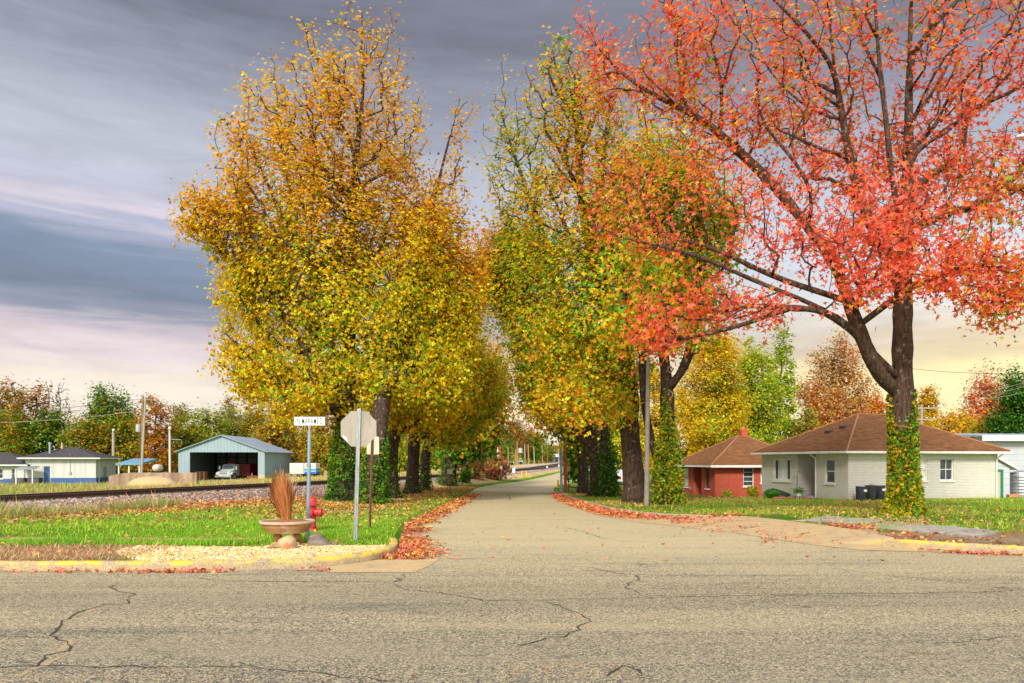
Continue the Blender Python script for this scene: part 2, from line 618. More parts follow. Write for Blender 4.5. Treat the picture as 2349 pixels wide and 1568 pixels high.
def slice_targets(slices, Y, n, seed, deep=.85, inner=.25, lump=.30, lscale=.55, wlow=0.):
    """points filling a crown whose outline is given by (row, left, right) at distance Y"""
    r = RS(seed)
    s = np.array(sorted(slices), float)
    wid = s[:, 2] - s[:, 1]
    vv = np.linspace(s[0, 0], s[-1, 0], 200)
    w = np.interp(vv, s[:, 0], wid) ** 1.6 + 1
    w *= 1 + wlow * (vv - vv[0]) / (vv[-1] - vv[0])
    w /= w.sum()
    out = []
    while len(out) < n:
        m = n * 2
        v = r.choice(vv, m, p=w) + r.uniform(-1, 1, m) * (vv[1] - vv[0])
        ul = np.interp(v, s[:, 0], s[:, 1]); ur = np.interp(v, s[:, 0], s[:, 2])
        rr = np.sqrt(r.uniform(inner ** 2, 1, m)); a = r.uniform(0, 2 * PI, m)
        half = (ur - ul) / 2
        maxh = wid.max() / 2 / FD * Y
        X = (ul + ur) / 2 + half * rr * np.cos(a)
        D = np.minimum(half / FD * Y * deep, maxh) * rr * np.sin(a)
        P = np.stack([(X - CX) / FD * Y, Y + D, EYE + (HY - v) / FD * Y], 1)
        lim = 1 + lump * smooth_noise(P, lscale, seed + 5) + lump * .6 * smooth_noise(P, lscale * 2.6, seed + 6) - lump * .45
        P = P[rr < lim]
        out += list(P)
    T = np.array(out[:n])
    return shoots(T, n // 4, seed) if n > 250 else T


def shoots(T, k, seed, l0=.7, l1=2.0):
    """upright leading twigs that give the crown its ragged edge"""
    r = RS(seed + 70)
    c = T.mean(0)
    base = T[r.choice(len(T), k, replace=False)]
    d = (base - c) * np.array([.055, .055, .02]) + np.array([0, 0, 1.]) + r.normal(size=base.shape) * .22
    d /= np.linalg.norm(d, axis=1)[:, None]
    L = r.uniform(l0, l1, k)
    return np.concatenate([T] + [base + d * (L * q)[:, None] + r.normal(size=base.shape) * .08 for q in (.35, .68, 1.0)])


def blob_targets(blobs, Y, n, seed, lump=.25, wt=None):
    """(u, v, half width, half height, depth shift m) ellipsoids"""
    r = RS(seed); vol = np.array([b[2] * b[2] * b[3] for b in blobs], float) ** .7; vol = vol if wt is None else np.array(wt, float); vol /= vol.sum()
    out = []
    for b, k in zip(blobs, r.multinomial(n, vol)):
        Yb = Y + b[4]
        d = r.normal(size=(k, 3)); d /= np.linalg.norm(d, axis=1)[:, None]
        rr = r.uniform(.05, 1, k) ** .45
        rr *= 1 + lump * smooth_noise(d * 2, 2.5, seed + int(b[0]))
        d = d * rr[:, None]
        out.append(np.stack([((b[0] - CX) + d[:, 0] * b[2]) / FD * Yb, Yb + d[:, 1] * b[2] / FD * Yb * .85, EYE + (HY - b[1] + d[:, 2] * b[3]) / FD * Yb], 1))
    return np.concatenate(out)


YEL = (.95, .65, .017); GLD = (.92, .49, .018); ORG = (.92, .36, .03); BRN = (.46, .22, .04)
GRN = (.20, .44, .026); OLV = (.50, .46, .026); LIM = (.66, .68, .035); RED = (.90, .09, .05); COR = (.95, .21, .07); PNK = (.94, .20, .13); DKG = (.05, .16, .018); RUST = (.56, .19, .04); TAN = (.52, .38, .15)


def palette_col(P, pal, seed, scale=.45, jit=.22, zfade=None):
    if callable(pal): return pal(P, seed, scale, jit)
    r = RS(seed); n = len(P)
    cols = np.array([c for c, w in pal]); w = np.array([w for c, w in pal], float); w /= w.sum()
    t = .5 + .19 * smooth_noise(P, scale, seed + 3, 6) + r.uniform(-.42, .42, n)
    t = np.clip(t, 0, .9999)
    # turn t into a uniform rank so that the weights hold
    rank = np.empty(n); rank[np.argsort(t)] = (np.arange(n) + .5) / n
    idx = np.minimum(np.searchsorted(np.cumsum(w), rank), len(w) - 1)
    c = cols[idx]
    if zfade is not None:
        z0, z1, pal2 = zfade
        k = sstep(P[:, 2] + r.normal(size=n) * (z1 - z0) * .22, z0, z1)
        c2 = np.array([q for q, _ in pal2])[r.choice(len(pal2), n, p=np.array([q for _, q in pal2], float) / sum(q for _, q in pal2))]
        m = r.rand(n) < k
        c = np.where(m[:, None], c2, c)
    return np.clip(c * np.exp(r.normal(size=(n, 1)) * jit) * (1 + .08 * r.normal(size=(n, 3))), .003, .95)


BARK = None


def tree(label, base, targets, pal, trunk=None, limbs=(), r_base=.4, r_tip=.015, nleaf=20000, lsize=.16, spread=.42, name='tree', cat='tree',
         group=None, seed=1, tmpl=KITE, bf=.35, low=.3, bark=None, lmat='leaf', zfade=None, ivy=None, top=None, flare=1.5, thick=.05, droop=.15, jit=.22, cscale=.45, sparse=None, crown='crown', up=.5, upw=.8):
    """a thing with a wood part (trunk and limbs) and a crown part of leaves"""
    base = Vector(base)
    rt = root(name, base, label, cat, group)
    tb = np.array(base)
    if trunk is None:
        c = targets.mean(0); tz = targets[:, 2].max() if top is None else top
        r = RS(seed)
        zc = tb[2] + (tz - tb[2]) * .82
        cx = np.median(targets[:, 0]); cy = np.median(targets[:, 1])
        trunk = [tb, tb + [0, 0, (zc - tb[2]) * .2], [tb[0] * .6 + cx * .4 + r.normal() * .15, tb[1] * .6 + cy * .4, tb[2] + (zc - tb[2]) * .5], [cx, cy, zc]]
    nodes, par, tg, n0 = grow(trunk, limbs, targets, bf, seed, low, upw)
    rad = radii_of(nodes, par, r_base, r_tip)
    wood_mesh('trunk', nodes - tb, par, rad, bark or BARK, rt, thick, flare, seed)
    r = RS(seed + 9)
    # leaves sit along the outer twigs
    ends = np.nonzero(tg)[0]
    n_t = int(nleaf * .72)
    pick = r.choice(ends, n_t)
    P1 = nodes[pick] + r.normal(size=(n_t, 3)) * spread * np.array([1, 1, .85])
    n_e = nleaf - n_t
    pick = r.choice(ends, n_e); f = r.rand(n_e)[:, None] * .7
    P2 = nodes[pick] * (1 - f) + nodes[par[pick]] * f + r.normal(size=(n_e, 3)) * spread * .55
    P = np.concatenate([P1, P2])
    P[:, 2] -= droop * r.rand(len(P))
    if sparse is not None:
        keep = r.rand(len(P)) < sparse(P)
        P = P[keep]
    size = lsize * np.exp(r.normal(size=len(P)) * .22)
    leaves_mesh(crown, P - tb, size, palette_col(P, pal, seed, cscale, jit, zfade), leaf_mat(lmat), rt, tmpl, seed + 2, up=up, out=P.mean(0) - tb - np.array([0, 0, .3 * P[:, 2].std()]))
    if ivy:
        h, cnt, ipal, rr = ivy[:4]
        side = ivy[4] if len(ivy) > 4 else None
        cnt = int(cnt * 1.6)
        tp = nodes[:grow.ntr]
        z = tb[2] + h * r.rand(cnt) ** 1.15
        zz = tp[:, 2]
        j = np.clip(np.searchsorted(zz[:40], z), 1, min(39, len(zz) - 1))
        c = tp[j]; a = r.uniform(0, 2 * PI, cnt)
        lump = 1 + .28 * np.sin(a * 3 + z * 1.7) + .2 * np.sin(a * 5 - z * 3.1)
        k = (rad[j] * (1 + (flare - 1) * np.exp(-(z - tb[2]) / .45)) + rr * lump * r.uniform(.15, 1, cnt) * (1.45 - 1.15 * (z - tb[2]) / h))
        Q = np.stack([c[:, 0] + np.cos(a) * k, c[:, 1] + np.sin(a) * k, z], 1)
        hh = (z - tb[2]) / h
        nz_ = smooth_noise(np.c_[np.cos(a) * 1.2, np.sin(a) * 1.2, z], 1.5, seed + 31)
        wgt = .62 + .45 * nz_ - 1.5 * sstep(hh + .22 * np.sin(a * 2 + seed) + .2 * nz_, .5, 1.1)
        if side is not None: wgt = wgt + .85 * np.cos(a - side) * sstep(.9 - hh, -.2, .6) - .12
        Q = Q[r.rand(cnt) < wgt]; cnt = len(Q)
        leaves_mesh('ivy', Q - tb, .11 * np.exp(r.normal(size=cnt) * .25), palette_col(Q, ipal, seed + 4, 1.2), leaf_mat(lmat), rt, TRI, seed + 7, up=.1)
    return rt
# ------------------------------------------------------------------ camera, sky, sun
cam_d = bpy.data.cameras.new('camera'); cam = bpy.data.objects.new('camera', cam_d); COL.objects.link(cam)
cam.location = (0, 0, EYE); cam.rotation_euler = (PI / 2, 0, 0)
cam_d.sensor_width = 36; cam_d.lens = FD / 2349 * 36; cam_d.shift_y = (HY - 784) / 2349
cam_d.clip_start = .1; cam_d.clip_end = 6000
SC.camera = cam
SC.view_settings.view_transform = 'Standard'; SC.view_settings.look = 'None'; SC.view_settings.gamma = 1
SC.view_settings.exposure = .62
SC.cycles.max_bounces = 9; SC.cycles.diffuse_bounces = 6; SC.cycles.transmission_bounces = 7; SC.cycles.transparent_max_bounces = 4
SC.cycles.use_denoising = True; SC.cycles.sample_clamp_indirect = 4

SUN_EL, SUN_AZ = math.radians(36), math.radians(194)      # azimuth clockwise from +Y: behind the camera on the right
w = bpy.data.worlds.new('World'); SC.world = w; w.use_nodes = True
nt = NT(w.node_tree)
bg = nt.n['Background']
sky = nt.new('ShaderNodeTexSky', sky_type='NISHITA', sun_disc=False, sun_elevation=SUN_EL, sun_rotation=SUN_AZ)
gen = nt.new('ShaderNodeTexCoord').outputs['Generated']
sp = nt.new('ShaderNodeSeparateXYZ'); nt.link(gen, sp.inputs[0])
X, Y, Z = sp.outputs
hz = nt.math('SQRT', nt.math('ADD', nt.math('MULTIPLY', X, X), nt.math('MULTIPLY', Y, Y)))
hz = nt.math('MAXIMUM', hz, .02)
el = nt.math('DIVIDE', Z, hz)                              # tangent of elevation
az = nt.math('DIVIDE', X, hz)                              # sine of azimuth from +Y
cmb = nt.new('ShaderNodeCombineXYZ'); nt.link(nt.math('MULTIPLY', az, 2.2), cmb.inputs[0]); nt.link(nt.math('DIVIDE', Y, hz), cmb.inputs[1]); nt.link(nt.math('MULTIPLY', el, 9.0), cmb.inputs[2])
n1 = nt.noise(cmb.outputs[0], 1.0, 6, .55, .4)
n2 = nt.noise(nt.mapping(cmb.outputs[0], (1, 1, 3.2)), 1.7, 6, .6, .6)
n3 = nt.noise(cmb.outputs[0], 3.2, 8, .65, .5)
wob = nt.math('ADD', nt.math('MULTIPLY', nt.math('SUBTRACT', n1, .5), .07), nt.math('MULTIPLY', nt.math('SUBTRACT', n2, .5), .07))
tilt = nt.math('MULTIPLY', az, .035)
t = nt.math('MULTIPLY', nt.math('ADD', nt.math('ADD', el, wob), tilt), 1 / 1.2, clamp=True)
S = lambda *c: srgb(*c)
K = 1 / 1.2
# cloud layers: the bands over the left of the street ...
lr = nt.ramp(t, [(0., S(240, 228, 212)), (.085 * K, S(242, 228, 212)), (.115 * K, S(228, 212, 212)), (.142 * K, S(205, 192, 200)), (.165 * K, S(146, 150, 166)), (.19 * K, S(122, 132, 152)), (.235 * K, S(132, 146, 168)),
             (.262 * K, S(176, 180, 200)), (.28 * K, S(214, 204, 214)), (.30 * K, S(196, 196, 212)), (.37 * K, S(186, 190, 203)), (.46 * K, S(156, 160, 175)), (.56 * K, S(116, 119, 133)), (.8 * K, S(150, 152, 168)), (1., S(205, 206, 214))])
# ... and the paler, yellower ones over the houses
rr_ = nt.ramp(t, [(0., S(253, 238, 220)), (.06 * K, S(255, 240, 192)), (.12 * K, S(255, 238, 176)), (.165 * K, S(228, 206, 172)), (.20 * K, S(238, 232, 222)), (.27 * K, S(214, 224, 234)),
              (.36 * K, S(186, 194, 208)), (.46 * K, S(152, 155, 172)), (.56 * K, S(126, 125, 138)), (.8 * K, S(150, 152, 168)), (1., S(205, 206, 214))])
side = nt.math('ADD', nt.math('MULTIPLY', az, 1.1), .42, clamp=True)
cloud = nt.mix(side, lr, rr_)
# fine streaks
fine = nt.ramp(n3, [(.30, .87), (.5, 1.0), (.72, 1.11)])
cloud = nt.mix(1.0, cloud, fine, 'MULTIPLY')
# the overcast behind the photographer is brighter where the sun sits above the cloud
sd = (math.sin(SUN_AZ) * math.cos(SUN_EL), math.cos(SUN_AZ) * math.cos(SUN_EL), math.sin(SUN_EL))
dot = nt.new('ShaderNodeVectorMath', operation='DOT_PRODUCT'); nt.link(gen, dot.inputs[0]); dot.inputs[1].default_value = sd
glow = nt.ramp(dot.outputs['Value'], [(.05, 1.0), (.55, 1.7), (.95, 3.2)])
cloud = nt.mix(1.0, cloud, glow, 'MULTIPLY')
# thin blue of the clear sky above the cloud
bgs = nt.new('ShaderNodeBackground'); nt.link(sky.outputs[0], bgs.inputs[0]); bgs.inputs[1].default_value = .05
nt.link(cloud, bg.inputs[0]); bg.inputs[1].default_value = .77
mx = nt.new('ShaderNodeMixShader'); mx.inputs[0].default_value = .9
nt.link(bgs.outputs[0], mx.inputs[1]); nt.link(bg.outputs[0], mx.inputs[2])
nt.link(mx.outputs[0], nt.n['World Output'].inputs[0])
w.cycles.sampling_method = 'MANUAL'; w.cycles.sample_map_resolution = 512

sun_d = bpy.data.lights.new('sun', 'SUN'); sun_d.energy = 3.0; sun_d.angle = math.radians(11); sun_d.color = (1.0, .93, .80)
sun = bpy.data.objects.new('sun', sun_d); COL.objects.link(sun)
sun.rotation_euler = Vector(sd).to_track_quat('Z', 'Y').to_euler()

# ------------------------------------------------------------------ the ground sheet
def uniq(*a): return np.unique(np.round(np.concatenate(a), 4))
gx = uniq(np.array([-3000, -1500, -800, -500, -350, -250, -200]), np.arange(-160, -60, 6.), np.arange(-60, -22, 1.), np.arange(-22, -4, .25), np.arange(-4, 9, .11), np.arange(9, 32, .4), np.arange(32, 70, 2.), np.arange(70, 160, 8.), np.array([200, 300, 500, 900, 1600, 3000]))
gy = uniq(np.array([-300., -150, -60, -30, -10, 0, 3]), np.arange(4, 10.3, .5), np.arange(10.38, 10.75, .03), np.arange(10.75, 24, .18), np.arange(11.66, 12.26, .03), np.arange(24, 60, .4), np.arange(60, 160, .9), np.arange(160, 260, 5.), np.array([280, 330, 400, 600, 900, 1400, 1999]))
GX, GY = np.meshgrid(gx, gy)
P2 = np.stack([GX.ravel(), GY.ravel()], 1)
GZ = gz(P2[:, 0], P2[:, 1])


def ground_colour(P):
    X, Y = P[:, 0], P[:, 1]
    n = len(P)
    d = (rail_x(Y) - X) / 1.044
    a = smooth_noise(P, 1.1, 1); b = smooth_noise(P, 3.1, 2); c = smooth_noise(P, .35, 3)
    grass = np.array([.085, .19, .012]); dry = np.array([.30, .20, .07]); leafy = np.array([.30, .13, .045]); dirt = np.array([.20, .13, .075])
    col = grass[None] * (1 + .25 * a + .15 * b)[:, None]
    def blend(m, q):
        nonlocal col
        m = np.clip(m, 0, 1)[:, None]
        col = col * (1 - m) + np.array(q)[None] * m * (1 + .2 * b)[:, None]
    left = X < Lf(Y)
    right = X > Kf(Y)
    blend(.35 * sstep(a + b, .6, 1.4), dry)
    # leaf-brown strip beside the ballast and under the left row
    blend(left * sstep(d, -9.5 + .8 * c, -6.5) * (d < 0) * (Y < 60) * (.75 + .25 * b), leafy)
    blend(left * np.exp(-((X + 6.3) / 1.6) ** 2) * sstep(Y, 24, 30) * (1 - sstep(Y, 60, 70)) * (.55 + .3 * b), leafy)
    blend(left * (d < -3) * (X < -2) * sstep(Y, 10.3, 10.45) * (1 - sstep(Y + .25 * b, 12.3, 12.7)) * (1 - sstep(X, -6.2, -5.6)), (.33, .21, .11))
    blend(left * (1 - sstep(X, -5.2, -4.6)) * np.exp(-((Y - 14.1 - .12 * a) / .3) ** 2), (.40, .29, .13))
    # gravel bed
    bed = left * sstep(X, -6.0, -5.4) * (1 - sstep(Y + .12 * b, 12.75, 12.95)) * (Y > 10.4) * (Y < 14)
    blend(bed, (.50, .36, .16))
    # ballast
    far_ = sstep(Y, 46, 56)
    bal = sstep(d, -4.9 + .3 * b + 1.9 * far_, -4.2 + 1.7 * far_) * (1 - sstep(d, 3.2, 4.4))
    blend(far_ * sstep(d, -5.0, -4.2) * (1 - bal), (.42, .30, .14))
    blend(bal, (.26, .20, .18))
    # behind the line
    blend((d > 3) * sstep(d, 3, 4.5), (.36, .26, .10))
    blend((d > 8) * sstep(d + 3 * c, 26, 30) * (Y < 140), (.10, .22, .015))
    blend((d > 3.5) * (d < 22) * (Y > 112) * (Y < 260), (.42, .34, .20))
    # right-hand lawns
    blend(right * (X > 3) * (Y < 60) * sstep(a * .7 + b * .6 + c * .7, .15, .9) * .75, leafy)
    blend(right * (X > 7.0) * (Y < 15.2 + .25 * b - .10 * (X - 8)) * 1.0, (.27, .19, .11))
    blend((Y > 60) * (X > Kf(Y)) * .3, dry)
    blend(sstep(Y, 260, 420), (.07, .09, .025))
    return np.clip(col, .005, .8)


ny, nx = len(gy), len(gx)
ii = (np.arange(ny - 1)[:, None] * nx + np.arange(nx - 1)[None]).ravel()
quads = np.stack([ii, ii + 1, ii + nx + 1, ii + nx], 1)
gm, gt, gb = base_mat('ground', .95, 0, .1)
ga = gt.new('ShaderNodeAttribute', attribute_name='Col')
gv = obj_vec(gt)
gn1 = gt.noise(gv, 9, 8, .7); gn2 = gt.noise(gv, 55, 4, .7)
gf = gt.math('ADD', gt.math('MULTIPLY', gn1, .9), gt.math('MULTIPLY', gn2, .9))
gcol = gt.mix(1.0, ga.outputs['Color'], gt.ramp(gf, [(.5, .45), (.9, 1.0), (1.3, 1.6)]), 'MULTIPLY')
gt.link(gcol, gb.inputs['Base Color'])
add_bump(gt, gb, gf, .9, .04)
ground = np_mesh('ground', np.c_[P2, GZ], quads.ravel(), np.arange(len(quads)) * 4, np.full(len(quads), 4), gm, None, ground_colour(P2), True)
tag(ground, kind='structure')

# ------------------------------------------------------------------ pavement
am, at_, ab = base_mat('chip_seal', .9, 0, .25)
av = obj_vec(at_)
fine_n = at_.noise(av, 60, 3, .8)
mid_n = at_.noise(av, 26, 4, .75)
big = at_.noise(at_.mapping(av, (.22, 1.0, 1)), 1.1, 7, .62)
streak = at_.noise(at_.mapping(av, (.10, 2.2, 1)), 1.6, 6, .65)
f = at_.math('ADD', at_.math('MULTIPLY', fine_n, .62), at_.math('MULTIPLY', mid_n, .38))
vch = at_.new('ShaderNodeTexVoronoi'); vch.inputs['Scale'].default_value = 120; at_.link(av, vch.inputs['Vector'])
vch2 = at_.new('ShaderNodeTexVoronoi'); vch2.inputs['Scale'].default_value = 60; at_.link(av, vch2.inputs['Vector'])
cs1 = at_.new('ShaderNodeSeparateXYZ'); at_.link(vch.outputs['Color'], cs1.inputs[0])
cs2 = at_.new('ShaderNodeSeparateXYZ'); at_.link(vch2.outputs['Color'], cs2.inputs[0])
chip = at_.math('ADD', at_.math('MULTIPLY', cs1.outputs[0], .62), at_.math('MULTIPLY', cs2.outputs[0], .38))
f = at_.math('ADD', at_.math('MULTIPLY', f, .68), at_.math('MULTIPLY', chip, .32))
acol = at_.ramp(f, [(.36, (.035, .034, .036)), (.45, (.17, .15, .12)), (.52, (.43, .355, .20)), (.61, (.80, .68, .41))])
sh = at_.math('ADD', at_.math('MULTIPLY', big, .55), at_.math('MULTIPLY', streak, .45))
acol = at_.mix(at_.ramp(sh, [(.46, 0.), (.64, .5)]), acol, (.50, .42, .25))
acol = at_.mix(at_.ramp(sh, [(.34, .5), (.47, 0.)]), acol, (.12, .11, .11))
# side road is worn paler than the crossing street
sepa = at_.new('ShaderNodeSeparateXYZ'); at_.link(av, sepa.inputs[0])
pale = at_.ramp(at_.math('ADD', sepa.outputs[1], at_.math('MULTIPLY', at_.math('SUBTRACT', big, .5), 6.0)), [(0, 0.), (1, 1.)])
mr = at_.new('ShaderNodeMapRange'); at_.link(at_.math('ADD', sepa.outputs[1], at_.math('MULTIPLY', at_.math('SUBTRACT', big, .5), 5.0)), mr.inputs[0])
mr.inputs[1].default_value = 10.0; mr.inputs[2].default_value = 14.5; mr.inputs[3].default_value = 0; mr.inputs[4].default_value = .46
acol = at_.mix(mr.outputs[0], acol, (.54, .45, .245))
# hairline cracking
vc = at_.new('ShaderNodeTexVoronoi', feature='DISTANCE_TO_EDGE'); vc.inputs['Scale'].default_value = .33
wv = at_.new('ShaderNodeVectorMath', operation='ADD'); at_.link(av, wv.inputs[0])
nd = at_.new('ShaderNodeTexNoise'); nd.inputs['Scale'].default_value = 1.3; nd.inputs['Detail'].default_value = 6; at_.link(av, nd.inputs['Vector'])
at_.link(nd.outputs['Color'], wv.inputs[1]); at_.link(wv.outputs[0], vc.inputs['Vector'])
ck = at_.ramp(vc.outputs['Distance'], [(0., 1.), (.0035, 0.)])
ckm = at_.ramp(at_.noise(av, .5, 4), [(.52, 0.), (.6, 1.)])
acol = at_.mix(at_.math('MULTIPLY', at_.math('MULTIPLY', ck, ckm), .75), acol, (.05, .045, .04))
at_.link(acol, ab.inputs['Base Color'])
add_bump(at_, ab, f, .8, .012)

ry = np.unique(np.concatenate([LY, RY, np.arange(10, 60, .5), np.arange(60, 200, 2.)]))
ry = ry[(ry >= -80) & (ry <= 200)]
band = at_.math('ADD', sepa.outputs[1], at_.math('MULTIPLY', at_.math('SUBTRACT', streak, .5), 2.2))
acol = at_.mix(1.0, acol, at_.ramp(at_.math('MULTIPLY', band, 1 / 16), [(.30, (.62, .63, .68)), (.40, (.62, .63, .67)), (.46, (.80, .80, .80)), (.50, (.62, .63, .66)), (.57, (.70, .70, .70)), (.66, .86), (.74, .84), (.85, .92), (1, .92)]), 'MULTIPLY')
oil = at_.noise(at_.mapping(av, (.5, 1.4, 1)), 1.9, 4, .5)
acol = at_.mix(at_.ramp(oil, [(.66, 0.), (.74, .45)]), acol, (.07, .065, .062))
at_.link(acol, ab.inputs['Base Color'])
mb = MB()
vs = []
for y in ry:
    z = float(road_z(y)) + .006 + max(0, (y - 40)) * .0006
    l, rg = float(Lf(y)), float(Rf(y))
    for k in range(9): vs.append((l + (rg - l) * k / 8, float(y), z))
fs = [(i * 9 + k, i * 9 + k + 1, (i + 1) * 9 + k + 1, (i + 1) * 9 + k) for i in range(len(ry) - 1) for k in range(8)]
mb.add(vs, fs)
tag(mb.build('road', am), kind='structure')

# concrete gutter, drive crossing and corner apron: paler orange slabs
cm, ct, cb_ = base_mat('old_concrete', .9, 0, .2)
cv = obj_vec(ct)
cf = ct.noise(cv, 2.2, 8, .68); cg = ct.noise(cv, 60, 3, .7)
cc = ct.ramp(cf, [(.34, (.58, .40, .16)), (.5, (.48, .34, .16)), (.66, (.33, .25, .15))])
cc = ct.mix(.35, cc, ct.ramp(cg, [(.35, (.16, .12, .09)), (.6, (.62, .48, .28))]))
ct.link(cc, cb_.inputs['Base Color']); add_bump(ct, cb_, ct.math('ADD', cf, cg), .6, .015)
mb = MB(); vs = []
ys = np.concatenate([np.arange(12.62, 24, .2), np.arange(24, 52, 1.)])
for y in ys:
    l, rg = float(Rf(y)) - .12, float(Kf(y)) + .02
    rise = .10 if 14.1 < y < 21.6 else .0
    for k in range(7):
        q = k / 6
        vs.append((l + (rg - l) * q, float(y), float(road_z(y)) + .012 + max(0, (y - 40)) * .0006 + rise * max(0, q - .25) / .75))
mb.add(vs, [(i * 7 + k, i * 7 + k + 1, (i + 1) * 7 + k + 1, (i + 1) * 7 + k) for i in range(len(ys) - 1) for k in range(6)])
tag(mb.build('driveway', cm), kind='structure')
mb = MB()
ap = [hit(u, v) for u, v in ((735, 1304), (800, 1297), (880, 1284), (925, 1268), (975, 1268), (1008, 1284), (985, 1300), (950, 1316), (860, 1316), (760, 1316))]
mb.add([(p.x, p.y, float(road_z(p.y)) + .011) for p in ap], [tuple(range(len(ap)))])
tag(mb.build('gutter_apron', cm), kind='structure')

# joints and cracks across the drive slabs and the road
ckm_ = pm('crack_dark', (.035, .03, .027), (.06, .05, .04), 9, .95, bump=0)
snd = pm('sand_fill', (.44, .32, .17), (.24, .19, .13), 40, .95, bump=.4)


def ribbon(mb, pts, wid, dz, seed, jag=.03):
    r = RS(seed)
    P = resample(np.array([(p.x, p.y) for p in pts]), .12)
    P[1:-1] += r.normal(size=P[1:-1].shape) * jag
    T = np.gradient(P, axis=0); N = np.stack([-T[:, 1], T[:, 0]], 1); N /= np.linalg.norm(N, axis=1)[:, None] + 1e-9
    w_ = wid * (.3 + .85 * r.rand(len(P)))[:, None]; w_[0] = w_[-1] = .001
    A = P + N * w_; B = P - N * w_
    z = road_z(P[:, 1]) + .006 + dz
    vs = []
    for a, b, q in zip(A, B, z): vs += [(a[0], a[1], q), (b[0], b[1], q)]
    mb.add(vs, [(2 * i, 2 * i + 1, 2 * i + 3, 2 * i + 2) for i in range(len(P) - 1)])


cr = [([(84, 1534), (109, 1514), (143, 1495), (158, 1485), (138, 1470), (121, 1460), (131, 1435), (163, 1420), (208, 1398), (237, 1391), (292, 1388), (304, 1371), (300, 1364), (262, 1359), (257, 1349), (284, 1342)], .011),
      ([(-60, 1461), (0, 1461), (74, 1465), (119, 1464)], .010), ([(-40, 1539), (0, 1537), (74, 1532), (198, 1532), (396, 1532), (618, 1534), (693, 1541), (792, 1556), (915, 1566)], .008),
      ([(448, 1326), (495, 1334), (643, 1336), (900, 1340), (940, 1356), (1039, 1366), (1108, 1380), (1162, 1381), (1389, 1376), (1617, 1372), (1844, 1366), (2222, 1361), (2349, 1358)], .008), ([(935, 1319), (900, 1340)], .01),
      ([(1273, 1297), (1313, 1299), (1364, 1306), (1415, 1316), (1455, 1321), (1516, 1323), (1818, 1323)], .007), ([(1455, 1321), (1465, 1333), (1435, 1343), (1437, 1353), (1485, 1366), (1541, 1372)], .010),
      ([(1253, 1384), (1313, 1404), (1344, 1414), (1351, 1429), (1334, 1447), (1308, 1459), (1233, 1472), (1180, 1490)], .011), ([(1904, 1305), (2046, 1323), (2197, 1338), (2324, 1356)], .007),
      ([(1390, 1558), (1440, 1530), (1470, 1545), (1480, 1570)], .012), ([(2130, 1480), (2250, 1470), (2349, 1462)], .006), ([(1161, 1128), (1168, 1139), (1172, 1148)], .03), ([(1290, 1210), (1340, 1222), (1380, 1236), (1450, 1245)], .01)]
mb = MB()
for i, (pl, wd) in enumerate(cr): ribbon(mb, [hit(u, v) for u, v in pl], wd, .004, 40 + i)
for pl in ([(1560, 1218), (1640, 1204), (1720, 1190)], [(1700, 1218), (1790, 1206), (1860, 1200)], [(1830, 1232), (1900, 1222), (1960, 1216)]):
    pts = [hit(u, v) for u, v in pl]; ribbon(mb, pts, .02, .05, 70)
tag(mb.build('road_cracks', ckm_), kind='structure')
mb = MB()
for i, (pl, wd) in enumerate([([(40, 1560), (84, 1536), (109, 1518), (150, 1490), (152, 1480), (138, 1470)], .035), ([(150, 1430), (208, 1400), (240, 1391)], .028), ([(1300, 1602), (1313, 1405), (1350, 1425), (1335, 1446)], .03), ([(940, 1320), (925, 1330)], .03)]):
    if i == 2: pl = pl[1:]
    ribbon(mb, [hit(u, v) for u, v in pl], wd, .002, 90 + i, .045)
tag(mb.build('road_sand', snd), kind='structure')


mb = MB()
for i, (pl, wd) in enumerate([([(640, 1406), (700, 1409)], .022), ([(880, 1405), (912, 1407)], .012), ([(2075, 1500), (2165, 1507)], .022), ([(1960, 1488), (2010, 1490)], .014), ([(390, 1400), (430, 1402)], .010), ([(720, 1420), (790, 1414)], .008)]): ribbon(mb, [hit(u, v) for u, v in pl], wd, .0025, 130 + i, .012)
tag(mb.build('road_stains', pm('mud_stain', (.20, .13, .06), (.30, .22, .12), 40, .95, bump=.2)), kind='structure')


# kerbs
def sweep(mb, pts, wid, hgt, z0, side=1, step=.15, jit=.006, seed=0):
    r = RS(seed)
    P = resample(np.array([(p[0], p[1]) for p in pts]), step)
    for _ in range(2): P[1:-1] = .25 * P[:-2] + .5 * P[1:-1] + .25 * P[2:]
    T = np.gradient(P, axis=0); N = np.stack([-T[:, 1], T[:, 0]], 1) * side; N /= np.linalg.norm(N, axis=1)[:, None]
    prof = [(0, -.05), (.012, .6), (.03, .92), (.05, 1.0), (wid, 1.0), (wid, -.05)]
    vs = []; m = len(prof)
    h = hgt * sstep(np.minimum(np.arange(len(P)), len(P) - 1 - np.arange(len(P))), -1, 6)
    for i, (p, n) in enumerate(zip(P, N)):
        zb = z0(p[1])
        for a, b in prof:
            k = r.normal() * jit
            vs.append((p[0] + n[0] * (a + k), p[1] + n[1] * (a + k), zb + b * h[i] + k * .5))
    fs = [(i * m + k, i * m + k + 1, (i + 1) * m + k + 1, (i + 1) * m + k) for i in range(len(P) - 1) for k in range(m - 1)]
    fs += [tuple(range(m)), tuple(len(vs) - m + k for k in range(m - 1, -1, -1))]
    mb.add(vs, fs)


